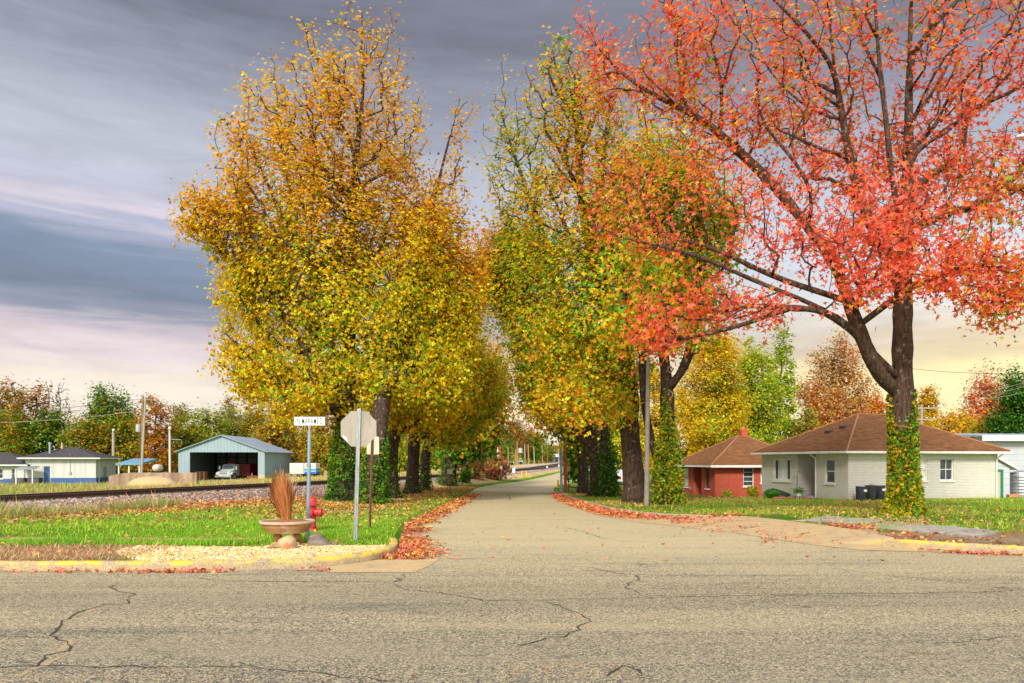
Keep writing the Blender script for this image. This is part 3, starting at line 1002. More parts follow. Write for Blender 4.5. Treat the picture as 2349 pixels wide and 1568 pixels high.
def kerb_mat(name, paint):
    m, k, b = base_mat(name, .85, 0, .25)
    tc = k.new('ShaderNodeTexCoord'); v = tc.outputs['Object']
    sn = k.new('ShaderNodeSeparateXYZ'); k.link(tc.outputs['Normal'], sn.inputs[0])
    f = k.noise(v, 5, 8, .7); g = k.noise(v, 45, 3)
    col = k.ramp(f, [(.35, (.22, .16, .09)), (.65, (.36, .28, .17))])
    col = k.mix(.4, col, k.ramp(g, [(.3, (.10, .08, .06)), (.6, (.6, .5, .33))]))
    if paint:
        top = k.ramp(sn.outputs[2], [(.2, .12), (.7, .95)])
        wear = k.ramp(k.math('ADD', k.math('MULTIPLY', k.noise(v, 4.5, 3, .6), .45), k.math('MULTIPLY', k.noise(v, 26, 5, .8), .55)), [(.47, .95), (.53, 0.)])
        col = k.mix(k.math('MULTIPLY', top, wear), col, (.78, .50, .02))
    k.link(col, b.inputs['Base Color']); add_bump(k, b, k.math('ADD', f, g), .6, .015)
    return m


yk, gk = kerb_mat('yellow_kerb', True), kerb_mat('bare_kerb', False)
mb = MB()
pl = [(-70, 10.42)] + [(float(Lf(y)), y) for y in (10.46, 10.5, 10.8, 11.1, 11.5, 12.0, 12.4, 13.0, 13.6)] + [(-2.3, 14.8)]
sweep(mb, pl, .16, .135, lambda y: float(road_z(y)), 1, seed=1)
tag(mb.build('kerb', yk, smooth=True), kind='structure')
mb = MB()
sweep(mb, [(6.62, 14.15), (6.7, 13.85), (7.2, 13.2), (8.5, 12.15), (12, 12.0), (30, 11.94), (70, 11.72)], .17, .15, lambda y: float(road_z(y)), 1, seed=2)
tag(mb.build('kerb', yk, smooth=True), kind='structure')
mb = MB()
sweep(mb, [(3.3, 52), (3.1, 47), (2.95, 40), (3.4, 27), (4.0, 23.5), (4.75, 22), (5.6, 21.7), (6.7, 21.6)], .15, .12, lambda y: float(road_z(y)), 1, seed=3)
sweep(mb, [(7.3, 16.8), (7.6, 16.2), (7.4, 15.4), (6.9, 14.6)], .2, .10, lambda y: float(road_z(y)) + .03, 1, seed=4)
sweep(mb, [(7.0, 19.6), (7.6, 18.9), (8.4, 18.4)], .16, .10, lambda y: float(road_z(y)) + .05, 1, seed=4)
tag(mb.build('kerb', gk, smooth=True), kind='structure')
# broken pavement slabs on the right
slab = pm('grey_slab', (.36, .33, .28), (.27, .25, .21), 4, .9, bump=.5, c3=(.20, .18, .14))
mb = MB(); r = RS(3)
edge = [(1838, 1196, 1900, 1186), (1905, 1202, 1975, 1192), (1965, 1210, 2040, 1198), (2035, 1216, 2110, 1204), (2105, 1223, 2175, 1211), (2170, 1229, 2235, 1217), (2240, 1236, 2300, 1224)]
for i in range(len(edge) - 1):
    a = hit(edge[i][0], edge[i][1]); b = hit(edge[i + 1][0] - 8, edge[i + 1][1] - 1); c = hit(edge[i + 1][2] - 8, edge[i + 1][3]); d = hit(edge[i][2], edge[i][3])
    dz = .02 + r.rand() * .03
    top = [(p.x, p.y, p.z + dz) for p in (a, b, c, d)]
    mb.add(top + [(x, y, z - .15) for x, y, z in top], [(0, 1, 2, 3), (0, 4, 5, 1), (1, 5, 6, 2), (2, 6, 7, 3), (3, 7, 4, 0)])
tag(mb.build('sidewalk', slab, bevel=.008), kind='structure')
# tarmac forecourt behind the right-hand row and yard roads beyond the line
mb = MB()
for q in ([(3.9, 52.5), (16, 52.5), (16, 58), (3.4, 58)], ):
    mb.add([(x, y, g1(x, y) + .02 - .1 * (x < 4.2)) for x, y in q], [(0, 1, 2, 3)])
tag(mb.build('side_street', am), kind='structure')

# ------------------------------------------------------------------ stones, grass, fallen leaves
_ico = bmesh.new(); bmesh.ops.create_icosphere(_ico, subdivisions=1, radius=1)
ICO_V = np.array([v.co for v in _ico.verts]); ICO_F = np.array([[v.index for v in f.verts] for f in _ico.faces]); _ico.free()


def stones(name, P, size, col, seed, squash=.6):
    r = RS(seed); n = len(P)
    V = ICO_V[None] * (1 + .28 * r.normal(size=(n, len(ICO_V), 1)).clip(-1.2, 1.2))
    V = V * (np.stack([np.ones(n), .55 + .5 * r.rand(n), squash * (.6 + .5 * r.rand(n))], 1))[:, None, :]
    a = r.uniform(0, 2 * PI, n); ca, sa = np.cos(a)[:, None], np.sin(a)[:, None]
    W = np.stack([V[..., 0] * ca - V[..., 1] * sa, V[..., 0] * sa + V[..., 1] * ca, V[..., 2]], 2)
    W = W * size[:, None, None] + P[:, None, :]
    k = len(ICO_V)
    F = (ICO_F[None] + (np.arange(n) * k)[:, None, None]).reshape(-1, 3)
    return np_mesh(name, W.reshape(-1, 3), F.ravel(), np.arange(len(F)) * 3, np.full(len(F), 3), leaf_mat('stone_chips', 0, .8), None, np.repeat(col, k, 0))


def on_ground(XY, dz=0.):
    return np.c_[XY, gz(XY[:, 0], XY[:, 1]) + dz]


r = RS(11)
# pebble bed at the corner
XY = np.c_[r.uniform(-6.3, -1.9, 16000), r.uniform(10.5, 13.0, 16000)]
keep = (XY[:, 0] < Lf(XY[:, 1]) - .16) & (XY[:, 1] > 10.62) & (XY[:, 1] + .15 * smooth_noise(XY, 4, 4) < 12.85 - .25 * (XY[:, 0] < -4.2)) & (XY[:, 0] + .9 * (XY[:, 1] - 11) * .5 + .35 * smooth_noise(XY, 3, 8) > -5.9)
XY = XY[keep][:7500]; n = len(XY)
pc = np.array([(.66, .48, .20), (.56, .38, .14), (.68, .58, .38), (.52, .35, .20), (.30, .24, .20), (.72, .50, .15)])[r.choice(6, n, p=[.3, .22, .2, .13, .05, .1])]
tag(stones('pebble_bed', on_ground(XY, .012), r.uniform(.016, .042, n), pc * (.8 + .4 * r.rand(n, 1)), 12), kind='stuff')
# ballast
yy = 22 + 75 * r.rand(30000) ** 1.7; dd = r.uniform(-4.7, 2.2, 30000)
dd = np.where((yy > 52) & (dd < -2.6), dd + 2.6, dd); XY = np.c_[rail_x(yy) - dd * 1.044, yy]; n = len(XY)
bc = np.array([(.30, .22, .19), (.37, .29, .26), (.20, .16, .15), (.13, .11, .11), (.36, .22, .15), (.44, .38, .34)])[r.choice(6, n)]
tag(stones('ballast', on_ground(XY, .01), r.uniform(.03, .075, n), bc, 13, .7), kind='stuff')
# loose chips on the road near the camera
hx = [hit(u, v) for u, v in zip(r.uniform(1140, 1480, 240), r.normal(1545, 14, 240))] + [hit(u, v) for u, v in zip(r.uniform(0, 900, 260), r.normal(1556, 12, 260))]
XY = np.array([(p.x, p.y) for p in hx]); n = len(XY)
tag(stones('road_chips', np.c_[XY, road_z(XY[:, 1]) + .009], r.uniform(.004, .009, n), np.array([(.5, .30, .12), (.45, .34, .22), (.3, .2, .12)])[r.choice(3, n)], 14), kind='stuff')


def grass(name, XY, hgt, wid, pal, seed, lean=.35):
    r = RS(seed); n = len(XY)
    P = on_ground(XY, -.01)
    a = r.uniform(0, 2 * PI, n); h = hgt * np.exp(.3 * r.normal(size=n)) * (1 + .4 * smooth_noise(XY, 2.1, seed + 2))
    ax = np.stack([np.cos(a), np.sin(a), np.zeros(n)], 1) * wid * .5
    up = np.stack([r.normal(size=n) * lean, r.normal(size=n) * lean, np.ones(n)], 1) * h[:, None]
    V = np.stack([P - ax, P + ax, P + up * .55 + ax * .6 + up * np.array([.05, .05, 0]), P + up], 1)
    l, s, t = uniform_faces(n, 4)
    return tag(np_mesh(name, V.reshape(-1, 3), l, s, t, leaf_mat('blade', .3, .6), None, np.repeat(palette_col(np.c_[P[:, :2], P[:, 2]], pal, seed, .9, .25), 4, 0)), kind='stuff')


G1 = (.19, .38, .016); G2 = (.26, .45, .025); G3 = (.11, .26, .014); G4 = (.40, .38, .06); GD = (.46, .30, .10)
XY = np.c_[-22 + 20.2 * r.rand(420000), 10.9 + 27 * r.rand(420000) ** 1.25]
d = (rail_x(XY[:, 1]) - XY[:, 0]) / 1.044
nz = smooth_noise(XY, 1.3, 21)
m = (XY[:, 0] < Lf(XY[:, 1]) - .1) & (d < -6.6 + .9 * nz) & ~((XY[:, 1] < 12.65 + .2 * nz) & (XY[:, 1] > 0)) & (np.abs(XY[:, 1] - 14.1) > .36 * (XY[:, 0] < -4.8)) & (XY[:, 0] > -1.3 * XY[:, 1] * .6)
m &= ~((XY[:, 1] > 23) & (r.rand(len(XY)) < .55)) & ~((XY[:, 1] > 18.5) & (r.rand(len(XY)) < .30 + .3 * (nz > .2)))
grass('lawn_grass', XY[m], .05, .014, [(G1, 4), (G2, 3), (G3, 2), (G4, 1.2), (GD, .5)], 22)
XY = np.c_[-9.6 + 7.2 * r.rand(14000), 12.45 + 1.15 * r.rand(14000)]; XY = XY[(XY[:, 1] > 12.6 + .2 * smooth_noise(XY, 2, 5)) & (XY[:, 0] < -4.5)]
grass('lawn_grass', XY, .075, .016, [(G1, 3), (G3, 4), (G2, 1)], 23)
XY = np.c_[-9.8 + 4.2 * r.rand(9000), 10.64 + 2.0 * r.rand(9000)]
grass('dry_grass', XY, .06, .016, [((.44, .28, .14), 4), ((.33, .2, .11), 3), ((.55, .40, .2), 2), (G3, .3)], 24, .9)
XY = np.c_[-21 + 8.5 * r.rand(26000), 18 + 11 * r.rand(26000)]; d = (rail_x(XY[:, 1]) - XY[:, 0]) / 1.044
XY = XY[(d < -4.4 + .4 * smooth_noise(XY, 2, 8)) & (d > -7.6) & (r.rand(len(XY)) < .5 + .5 * smooth_noise(XY, 1.5, 9)) & (XY[:, 0] < -8.9)]
grass('weeds', XY, .26, .02, [((.20, .26, .05), 3), ((.32, .30, .10), 3), ((.45, .30, .13), 3), ((.10, .2, .03), 1)], 25, .3)
XY = np.c_[3 + 22 * r.rand(150000), 12.2 + 26 * r.rand(150000)]
nz = smooth_noise(XY, 1.2, 31)
m = (XY[:, 0] > Kf(XY[:, 1]) + .15) & ~((XY[:, 1] < 21.5) & (XY[:, 0] < 7.8)) & (XY[:, 1] > 15.6 + .3 * nz - .10 * (XY[:, 0] - 8)) & (r.rand(len(XY)) < .62 + .55 * nz)
m &= ~((XY[:, 0] > 15.2 + .26 * (XY[:, 1] - 34.6)) & (XY[:, 1] > 34.9 + .26 * (XY[:, 0] - 15)))
grass('lawn_grass', XY[m], .06, .017, [(G1, 3.4), (G2, 2.2), (G3, 2), (G4, 1.6), (GD, 1)], 32)
XY = np.c_[-5 + 40 * r.rand(60000), 40 + 70 * r.rand(60000)]; d = (rail_x(XY[:, 1]) - XY[:, 0]) / 1.044
XY = XY[(d < -4.4) & (XY[:, 0] < Lf(XY[:, 1]) - .1)]
grass('verge_grass', XY, .07, .03, [(G1, 4), (G2, 4), (G4, 1)], 33)
yb = 60 + 45 * r.rand(40000); XY = np.c_[rail_x(yb) - 8 - 55 * r.rand(40000), yb]
grass('field_grass', XY, .22, .05, [((.46, .34, .14), 4), ((.35, .28, .10), 3), (G4, 1), (G1, .8)], 34)


def litter(name, XY, size, pal, seed, dz=.02, flat=.28, jit=.2):
    r = RS(seed); n = len(XY)
    P = on_ground(XY); P[:, 2] = np.maximum(P[:, 2], np.where((XY[:, 0] > Lf(XY[:, 1])) & (XY[:, 0] < Kf(XY[:, 1])), road_z(XY[:, 1]) + .012, -99)) + np.abs(r.normal(size=n)) * dz + .008
    return tag(leaves_mesh(name, P, size * np.exp(.25 * r.normal(size=n)), palette_col(P, pal, seed, 1.6, jit), leaf_mat('litter', .15, .7), None, TRI, seed, flat=flat), kind='stuff')


LR = (.74, .13, .09); LP = (.76, .25, .18); LO = (.74, .34, .09); LB = (.36, .13, .045); LY_ = (.72, .42, .05); LD = (.20, .08, .035)
# drift in the left gutter
yy = 11.7 + 34 * r.rand(15000) ** 1.35; wd = np.interp(yy, [11.7, 12.6, 14, 18, 26, 45], [.72, .78, .52, .5, .62, .7])
q = r.beta(1.1, 2.4, len(yy)) * 1.25; XY = np.c_[Lf(yy) + .02 + wd * q * (1 + .25 * np.sin(yy * 2.3) + .2 * np.sin(yy * 5.1)) + np.abs(r.normal(size=len(yy))) * .12 * (r.rand(len(yy)) < .25), yy]
keep = r.rand(len(yy)) < .62 + .5 * smooth_noise(XY, 2.2, 61); XY = XY[keep]; yy = yy[keep]
near = yy < 17
litter('fallen_leaves', XY[near], .055, [(LR, 3.4), (LP, 3), (LO, 3), (LB, 3), (LY_, 1.6), (LD, 1.4)], 41, .035, .5)
litter('fallen_leaves', XY[~near], .085, [(LO, 4), (LR, 1), (LB, 3.4), (LP, 1), (LY_, 1.6), (LD, 1)], 42, .04, .5)
# foot of the yellow kerbs
XY = np.c_[r.uniform(-8.2, -2.6, 900), 10.40 - np.abs(r.normal(size=900)) * .07]
XY[:, 1] = np.where(XY[:, 0] > -4.4, XY[:, 1] + .10 * (XY[:, 0] + 4.4), XY[:, 1])
XY = XY[r.rand(len(XY)) < .55 + .75 * smooth_noise(XY, 2.6, 64)]
litter('fallen_leaves', XY, .055, [(LR, 4), (LP, 3), (LO, 2.4), (LB, 2)], 43, .02, .6)
tt = r.rand(1100); XY = np.c_[np.interp(tt, [0, .3, 1], [6.5, 7.6, 9.6]), np.interp(tt, [0, .3, 1], [13.6, 12.65, 11.95])] + np.c_[-np.abs(r.normal(size=1100)) * .16, -np.abs(r.normal(size=1100)) * .10]
XY = XY[r.rand(len(XY)) < .5 + .75 * smooth_noise(XY, 2.4, 65)]
litter('fallen_leaves', XY, .05, [(LR, 4), (LP, 3), (LO, 2), (LB, 2)], 44, .02, .5)
# right gutter and drive
yy = 21 + 26 * r.rand(9000) ** 1.2; XY = np.c_[Kf(yy) - .02 - (Kf(yy) - Rf(yy) + .25) * r.beta(1.1, 2.2, len(yy)), yy]
litter('fallen_leaves', XY, .085, [(LO, 3), (LB, 3), (LR, 2), (LP, 1.4)], 45, .04, .5)
pts = []
for (u0, u1, v0, v1, k) in ((1540, 1740, 1190, 1203, 1300), (1740, 2000, 1204, 1250, 330), (1600, 1850, 1204, 1225, 160), (1560, 1700, 1186, 1200, 700), (1900, 2010, 1205, 1216, 420), (1940, 2010, 1216, 1226, 160), (2020, 2130, 1198, 1206, 160), (1960, 2140, 1220, 1240, 140)):
    pts += [hit(u, v) for u, v in zip(r.uniform(u0, u1, k), r.uniform(v0, v1, k))]
litter('fallen_leaves', np.array([(p.x, p.y) for p in pts]), .06, [(LR, 3), (LB, 3), (LO, 2), (LP, 2)], 46, .03, .4)
# scattered over asphalt
pts = [hit(u, v) for u, v in zip(r.uniform(1000, 2330, 300), 1140 + 150 * r.rand(300) ** 1.2)]
pts = [p for p in pts if Lf(p.y) < p.x < Rf(p.y)] + [hit(947, 1560), hit(1085, 1228), hit(1130, 1282)]
litter('fallen_leaves', np.array([(p.x, p.y) for p in pts]), .062, [(LR, 5), (LP, 3), (LO, 2), (LY_, 1), (LD, 1)], 47, .01, .3)
# lawns
XY = np.c_[-16 + 14 * r.rand(60000), 10.6 + 46 * r.rand(60000) ** 1.3]
d = (rail_x(XY[:, 1]) - XY[:, 0]) / 1.044
w_ = .065 + .9 * np.exp(-((XY[:, 0] + 6.2) / 2.3) ** 2) * sstep(XY[:, 1], 18, 26) + 1.0 * sstep(d, -10.5, -6.6) * (XY[:, 1] > 16.5)
m = (XY[:, 0] < Lf(XY[:, 1]) - .1) & (d < -1.9) & (r.rand(len(XY)) < w_ * (1 - .75 * sstep(d, -5, -2)))
XY = XY[m]; a = XY[:, 1] < 16.5
litter('fallen_leaves', XY[a], .055, [(LR, 3), (LO, 3), (LP, 2), (LY_, 1), (LB, 2)], 48, .04, .5)
litter('fallen_leaves', XY[~a], .085, [(LO, 4), (LB, 4), (LY_, 2), (LR, .6), ((.5, .33, .2), 2)], 49, .03, .5)
XY = np.c_[3 + 20 * r.rand(36000), 12.4 + 40 * r.rand(36000)]; nz = smooth_noise(XY, .8, 51)
m = (XY[:, 0] > Kf(XY[:, 1]) + .15) & ~((XY[:, 1] < 21.5) & (XY[:, 0] < 7.5)) & (r.rand(len(XY)) < .30 + .42 * nz) & ~((XY[:, 0] > 15) & (XY[:, 1] > 35))
litter('fallen_leaves', XY[m], .075, [(LB, 4), (LO, 3.2), (LR, 1.6), (LY_, 1), ((.46, .28, .17), 2)], 52, .035, .5)
# ------------------------------------------------------------------ corner furniture
galv = pm('galvanised', (.42, .45, .47), (.30, .33, .36), 9, .45, .6, .1, c3=(.24, .25, .26))
galv_blue = pm('galvanised_pipe', (.30, .40, .48), (.22, .31, .39), 7, .45, .35, .1, (1, 1, .3))
alu = pm('sign_back', (.36, .325, .26), (.29, .265, .215), 5, .42, .35, .08, (1, 1, .15), c3=(.24, .22, .18))
white_p = pm('white_paint', (.80, .80, .76), (.70, .70, .66), 8, .5, 0, .05)
black_p = pm('black_paint', (.015, .015, .016), (.025, .025, .025), 8, .5, 0, 0)
red_p = pm('hydrant_red', (.60, .035, .04), (.48, .03, .035), 7, .5, 0, .2, c3=(.40, .05, .04))
brown_st = pm('rusty_brown', (.16, .075, .045), (.10, .05, .035), 12, .7, .2, .3)
yel_p = pm('yellow_paint', (.75, .47, .02), (.6, .36, .02), 6, .6, 0, .1)
cast = pm('cast_stone', (.52, .30, .13), (.36, .19, .08), 5, .85, 0, .4, c3=(.58, .46, .30))
cast_rim = pm('cast_rim', (.52, .42, .32), (.42, .30, .20), 7, .85, 0, .3)
wood_pole = pm('pole_wood', (.30, .23, .16), (.20, .15, .10), 5, .9, 0, .4, (6, 6, .4))
grey_wood = pm('pole_grey', (.40, .36, .29), (.28, .25, .20), 5, .9, 0, .4, (6, 6, .4))
tan_wood = pm('pole_tan', (.46, .30, .15), (.34, .21, .10), 5, .9, 0, .4, (6, 6, .4))
org_wood = pm('pole_orange', (.50, .14, .035), (.36, .085, .02), 5, .85, 0, .4, (6, 6, .4))
conc = pm('concrete', (.40, .36, .30), (.30, .27, .22), 4, .9, 0, .3)


def text_mesh(body, size, sx, mat, name, parent, M, ext=.001, fit=None):
    c = bpy.data.curves.new('lettering', 'FONT'); c.body = body; c.size = size; c.align_x = 'CENTER'; c.align_y = 'CENTER'; c.extrude = ext; c.resolution_u = 3; c.space_character = 1.22; c.offset = size * .005
    o = bpy.data.objects.new('lettering', c); COL.objects.link(o)
    dg = bpy.context.evaluated_depsgraph_get(); dg.update()
    me = bpy.data.meshes.new_from_object(o.evaluated_get(dg))
    bpy.data.objects.remove(o, do_unlink=True)
    if fit:
        xs_ = [v.co.x for v in me.vertices]; ys_ = [v.co.y for v in me.vertices]
        me.transform(Matrix.Translation((-(max(xs_) + min(xs_)) / 2, -(max(ys_) + min(ys_)) / 2, 0)))
        me.transform(Matrix.Diagonal((fit[0] / (max(xs_) - min(xs_)), fit[1] / (max(ys_) - min(ys_)), 1, 1)))
    else: me.transform(Matrix.Diagonal((sx, 1, 1, 1)))
    me.transform(M)
    me.materials.clear(); me.materials.append(mat)
    t = bpy.data.objects.new(name, me); link(t, parent)
    return t


FRONT = Matrix.Rotation(PI / 2, 4, 'X')           # lettering that faces the camera (-Y)

# stop sign seen from behind
p = hit(815, 1240)
rt = root('stop_sign', p, 'back of an octagonal stop sign on a leaning perforated steel post', 'stop sign')
H = EYE + (HY - 938) / FD * p.y - p.z
lean = (824 - 815) / FD * p.y
mb = MB()
for sx in (-1, 1):
    mb.add([(sx * .030 - .004, -.018, -.05), (sx * .030 + .004, -.018, -.05), (sx * .030 + .004, .018, -.05), (sx * .030 - .004, .018, -.05),
            (sx * .030 - .004 + lean, -.018, H), (sx * .030 + .004 + lean, -.018, H), (sx * .030 + .004 + lean, .018, H), (sx * .030 - .004 + lean, .018, H)],
           [(0, 3, 2, 1), (4, 5, 6, 7), (0, 1, 5, 4), (1, 2, 6, 5), (2, 3, 7, 6), (3, 0, 4, 7)])
mb.add([(-.026, -.008, -.05), (.026, -.008, -.05), (.026, .008, -.05), (-.026, .008, -.05), (-.026 + lean, -.008, H), (.026 + lean, -.008, H), (.026 + lean, .008, H), (-.026 + lean, .008, H)],
       [(0, 3, 2, 1), (4, 5, 6, 7), (0, 1, 5, 4), (1, 2, 6, 5), (2, 3, 7, 6), (3, 0, 4, 7)])
post = mb.build('post', galv, rt)
mb = MB()
for i in range(int(H / .0254)):
    z = i * .0254 + .02; x = lean * z / H
    mb.cb((x + .004, -.0093, z), (.010, .002, .011))
mb.build('post_holes', black_p, post)
R = .333 / math.cos(PI / 8); zc = EYE + (HY - 984) / FD * p.y - p.z; xc = (822 - 815) / FD * p.y
octo = [(xc + R * math.cos(PI / 8 + k * PI / 4), zc + R * math.sin(PI / 8 + k * PI / 4)) for k in range(8)]
mb = MB(); mb.prism(octo, .021, .024); pan = mb.build('sign_panel', alu, rt)
mb = MB(); mb.prism([((x - xc) * .997 + xc, (z - zc) * .997 + zc) for x, z in octo], .0245, .026); mb.build('sign_face', red_p, pan)
for dz in (-.24, .24): mb = MB(); mb.tube([(xc, -.014, zc + dz), (xc, -.0095, zc + dz)], .009, 8); mb.build('bolt', galv, rt)
mb = MB(); mb.prism([(xc - .30, zc - .155), (xc - .285, zc - .12), (xc - .225, zc - .16), (xc - .20, zc - .235), (xc - .215, zc - .235)], .0195, .0205)
tag(mb.build('sticker', white_p, pan), 'torn white sticker remnant')
mb = MB(); mb.prism([(xc + .05, zc - .245), (xc + .06, zc - .20), (xc + .13, zc - .18), (xc + .14, zc - .20), (xc + .115, zc - .25)], .0195, .0205); mb.build('sticker', pm('grey_tape', (.35, .33, .30)), pan)

# smaller plate behind it on a rusty channel post
p = hit(848, 1213)
rt = root('road_sign', p, 'back of a small rounded plate on a rusty brown post behind the stop sign', 'road sign')
ztop = EYE + (HY - 1002) / FD * p.y - p.z; zb = EYE + (HY - 1043) / FD * p.y - p.z; x0, x1 = (840.5 - 848) / FD * p.y, (869 - 848) / FD * p.y
ln = (854 - 848) / FD * p.y
mb = MB(); mb.tube([(0, 0, -.05), (ln, 0, ztop - .03)], .028, 4); post = mb.build('post', brown_st, rt)
mb = MB()
for i in range(int(ztop / .05)):
    z = .04 + i * .05
    if z < zb: mb.cb((ln * z / ztop, -.030, z), (.012, .004, .014))
mb.build('post_holes', pm('hole_pink', (.35, .16, .12)), post)
rr0 = .03; pl = []
for cx_, cz_, a0 in ((x1 - rr0, ztop - rr0, 0), (x0 + rr0, ztop - rr0, 90), (x0 + rr0, zb + rr0, 180), (x1 - rr0, zb + rr0, 270)):
    for k in range(5):
        a = math.radians(a0 + k * 22.5); pl.append((cx_ + rr0 * math.cos(a), cz_ + rr0 * math.sin(a)))
mb = MB(); mb.prism(pl, .031, .034); mb.build('sign_panel', pm('plate_back', (.56, .53, .38), (.48, .46, .33), 4, .5, .2), rt)

# street name sign
p = hit(706, 1239)
rt = root('street_sign', p, 'white street name plate N MARAMEC on a blue-grey pipe post', 'street sign')
f = p.y / FD
zt = EYE + (HY - 991) * f - p.z; xt = (710 - 706) * f
mb = MB(); mb.tube([(0, 0, -.05), (xt, 0, zt)], .0345, 16); mb.tube([(xt, 0, zt - .03), (xt, 0, zt + .004)], .041, 16); mb.build('post', galv_blue, rt, smooth=True)
zs0, zs1 = EYE + (HY - 976.5) * f - p.z, EYE + (HY - 957) * f - p.z
mb = MB(); mb.tube([(xt, 0, zt), (xt, 0, zs0)], .018, 10); mb.box((xt - .022, -.012, zs0 - .05), (xt + .022, .012, zs0 + .012)); mb.tube([(xt, 0, zt + .01), (xt, 0, zt + .03)], .03, 10); mb.build('bracket', galv, rt)
xa, xb = (675 - 706) * f, (745 - 706) * f
mb = MB(); mb.box((xa, -.004, zs0), (xb, .004, zs1)); bl = mb.build('name_plate', white_p, rt, bevel=.002)
text_mesh('N MARAMEC', .152, .555, black_p, 'lettering', bl, Matrix.Translation(((xa + xb) / 2, -.0055, (zs0 + zs1) / 2)) @ FRONT, fit=((xb - xa) * .80, (zs1 - zs0) * .74))
for x in (xa + .018, xb - .018): mb = MB(); mb.tube([(x, -.0062, (zs0 + zs1) / 2), (x, -.004, (zs0 + zs1) / 2)], .006, 8); mb.build('rivet', yel_p, bl)

# fire hydrant
p = hit(714, 1218)
rt = root('fire_hydrant', p, 'red fire hydrant with a hanging cap chain on the grass behind the planter', 'fire hydrant')
s = (EYE + (HY - 1134.5) * p.y / FD - p.z) / .80
M = Matrix.Scale(s, 4)
mb = MB(); mb.lathe([(.15, -.03), (.15, .03), (.14, .045), (.105, .05), (.105, .08), (.115, .09), (.115, .12), (.10, .13), (.098, .30), (.105, .55), (.115, .56)], n=24, M=M); barrel = mb.build('barrel', red_p, rt, smooth=True)
for k in range(8):
    mb = MB(); a = k * PI / 4 + .2; mb.tube([(M @ Vector((.128 * math.cos(a), .128 * math.sin(a), .03))), (M @ Vector((.128 * math.cos(a), .128 * math.sin(a), .058)))], .014, 6); mb.build('flange_bolt', red_p, barrel)
mb = MB(); mb.lathe([(.155, .555), (.16, .57), (.155, .595), (.115, .605), (.112, .64), (.098, .68), (.07, .715), (.045, .73), (.042, .745), (.03, .75), (.028, .79), (.012, .80)], n=24, M=M); mb.build('bonnet', red_p, rt, smooth=True)
Mx = M @ Matrix.Translation((.08, 0, .40)) @ Matrix.Rotation(PI / 2, 4, 'Y')
mb = MB(); mb.lathe([(.085, 0), (.085, .06), (.10, .065), (.10, .085), (.092, .09), (.092, .15), (.07, .165), (.03, .17), (.024, .215), (.01, .22)], n=20, M=Mx); mb.build('outlet', red_p, rt, smooth=True)
Mx = M @ Matrix.Translation((0, -.08, .40)) @ Matrix.Rotation(PI / 2, 4, 'X')
mb = MB(); mb.lathe([(.06, 0), (.06, .03), (.07, .035), (.07, .07), (.05, .08), (.022, .082), (.018, .115)], n=18, M=Mx); mb.build('outlet', red_p, rt, smooth=True)
mb = MB(); mb.tube([M @ Vector((.16 + .05 * math.sin(t * PI) + .02 * t, -.06, .33 - .30 * math.sin(t * PI) + .03 * t)) for t in [k / 14 for k in range(15)]], .009, 6)
mb.build('chain', pm('rust_chain', (.34, .12, .05), (.22, .08, .04), 20, .8), rt)

# cast planter, its dry grass and the stones round it
p = hit(659, 1252)
f = p.y / FD
rt = root('planter', p, 'weathered cast stone bowl planter on ball feet in the pebble bed', 'planter')
zr = EYE + (HY - 1194) * f - p.z; hw = 62.5 * f
mb = MB()
mb.lathe([(hw * .55, zr - .22), (hw * .70, zr - .205), (hw * .78, zr - .15), (hw * .88, zr - .10), (hw * .905, zr - .055), (hw * .95, zr - .05), (hw * .93, zr - .03), (hw * .88, zr - .035), (hw * .5, zr - .05)], n=40); mb.build('bowl', cast, rt, smooth=True)
mb = MB(); mb.lathe([(hw * .93, zr - .048), (hw * .985, zr - .045), (hw * 1.0, zr - .024), (hw * .985, zr - .004), (hw * .94, zr), (hw * .90, zr - .008), (hw * .89, zr - .03)], n=40); mb.build('rim', cast_rim, rt, smooth=True)
mb = MB(); mb.lathe([(hw * .885, zr - .06), (hw * .885, zr - .025), (hw * .4, zr + .012), (.01, zr + .02)], n=24); mb.build('soil', pm('mulch', (.22, .08, .04), (.36, .16, .08), 18, .95, 0, .8), rt)
for sx in (-1, 1):
    mb = MB(); mb.lathe([(.005, -.075), (.045, -.06), (.068, -.03), (.075, 0), (.068, .03), (.045, .06), (.005, .075)], c=(sx * .168, 0, zr - .295), n=18); mb.build('ball_foot', cast, rt, smooth=True)
mb = MB(); mb.prism([(-.27, -.06), (.27, -.06), (.255, .03), (.21, .075), (.20, zr - .37), (-.20, zr - .37), (-.21, .075), (-.255, .03)], -.12, .12); mb.build('pedestal', cast, rt, bevel=.012)
r = RS(5); n = 2100
a = r.uniform(0, 2 * PI, n); rr1 = .085 * np.sqrt(r.rand(n)); h = .62 * (1 + .22 * r.normal(size=n)).clip(.4, 1.75); sp_ = np.abs(r.normal(size=n)) * .09 + .01
b0 = np.stack([rr1 * np.cos(a), rr1 * np.sin(a), np.zeros(n)], 1); dirx = np.stack([np.cos(a), np.sin(a), np.zeros(n)], 1)
K_ = []
for t in (0, .35, .7, 1.0): K_.append(b0 + dirx * (sp_ * t ** 1.6)[:, None] + np.array([0, 0, 1.]) * (h * (t - .12 * sp_ / .2 * t ** 3))[:, None] + np.array([-.09, 0, 0]) * t ** 2)
wv_ = np.stack([-np.sin(a), np.cos(a), np.zeros(n)], 1) * .0042
V = np.stack([K_[0] - wv_, K_[1] - wv_, K_[2] - wv_ * .7, K_[3], K_[2] + wv_ * .7, K_[1] + wv_, K_[0] + wv_], 1)
l, s_, t_ = uniform_faces(n, 7)
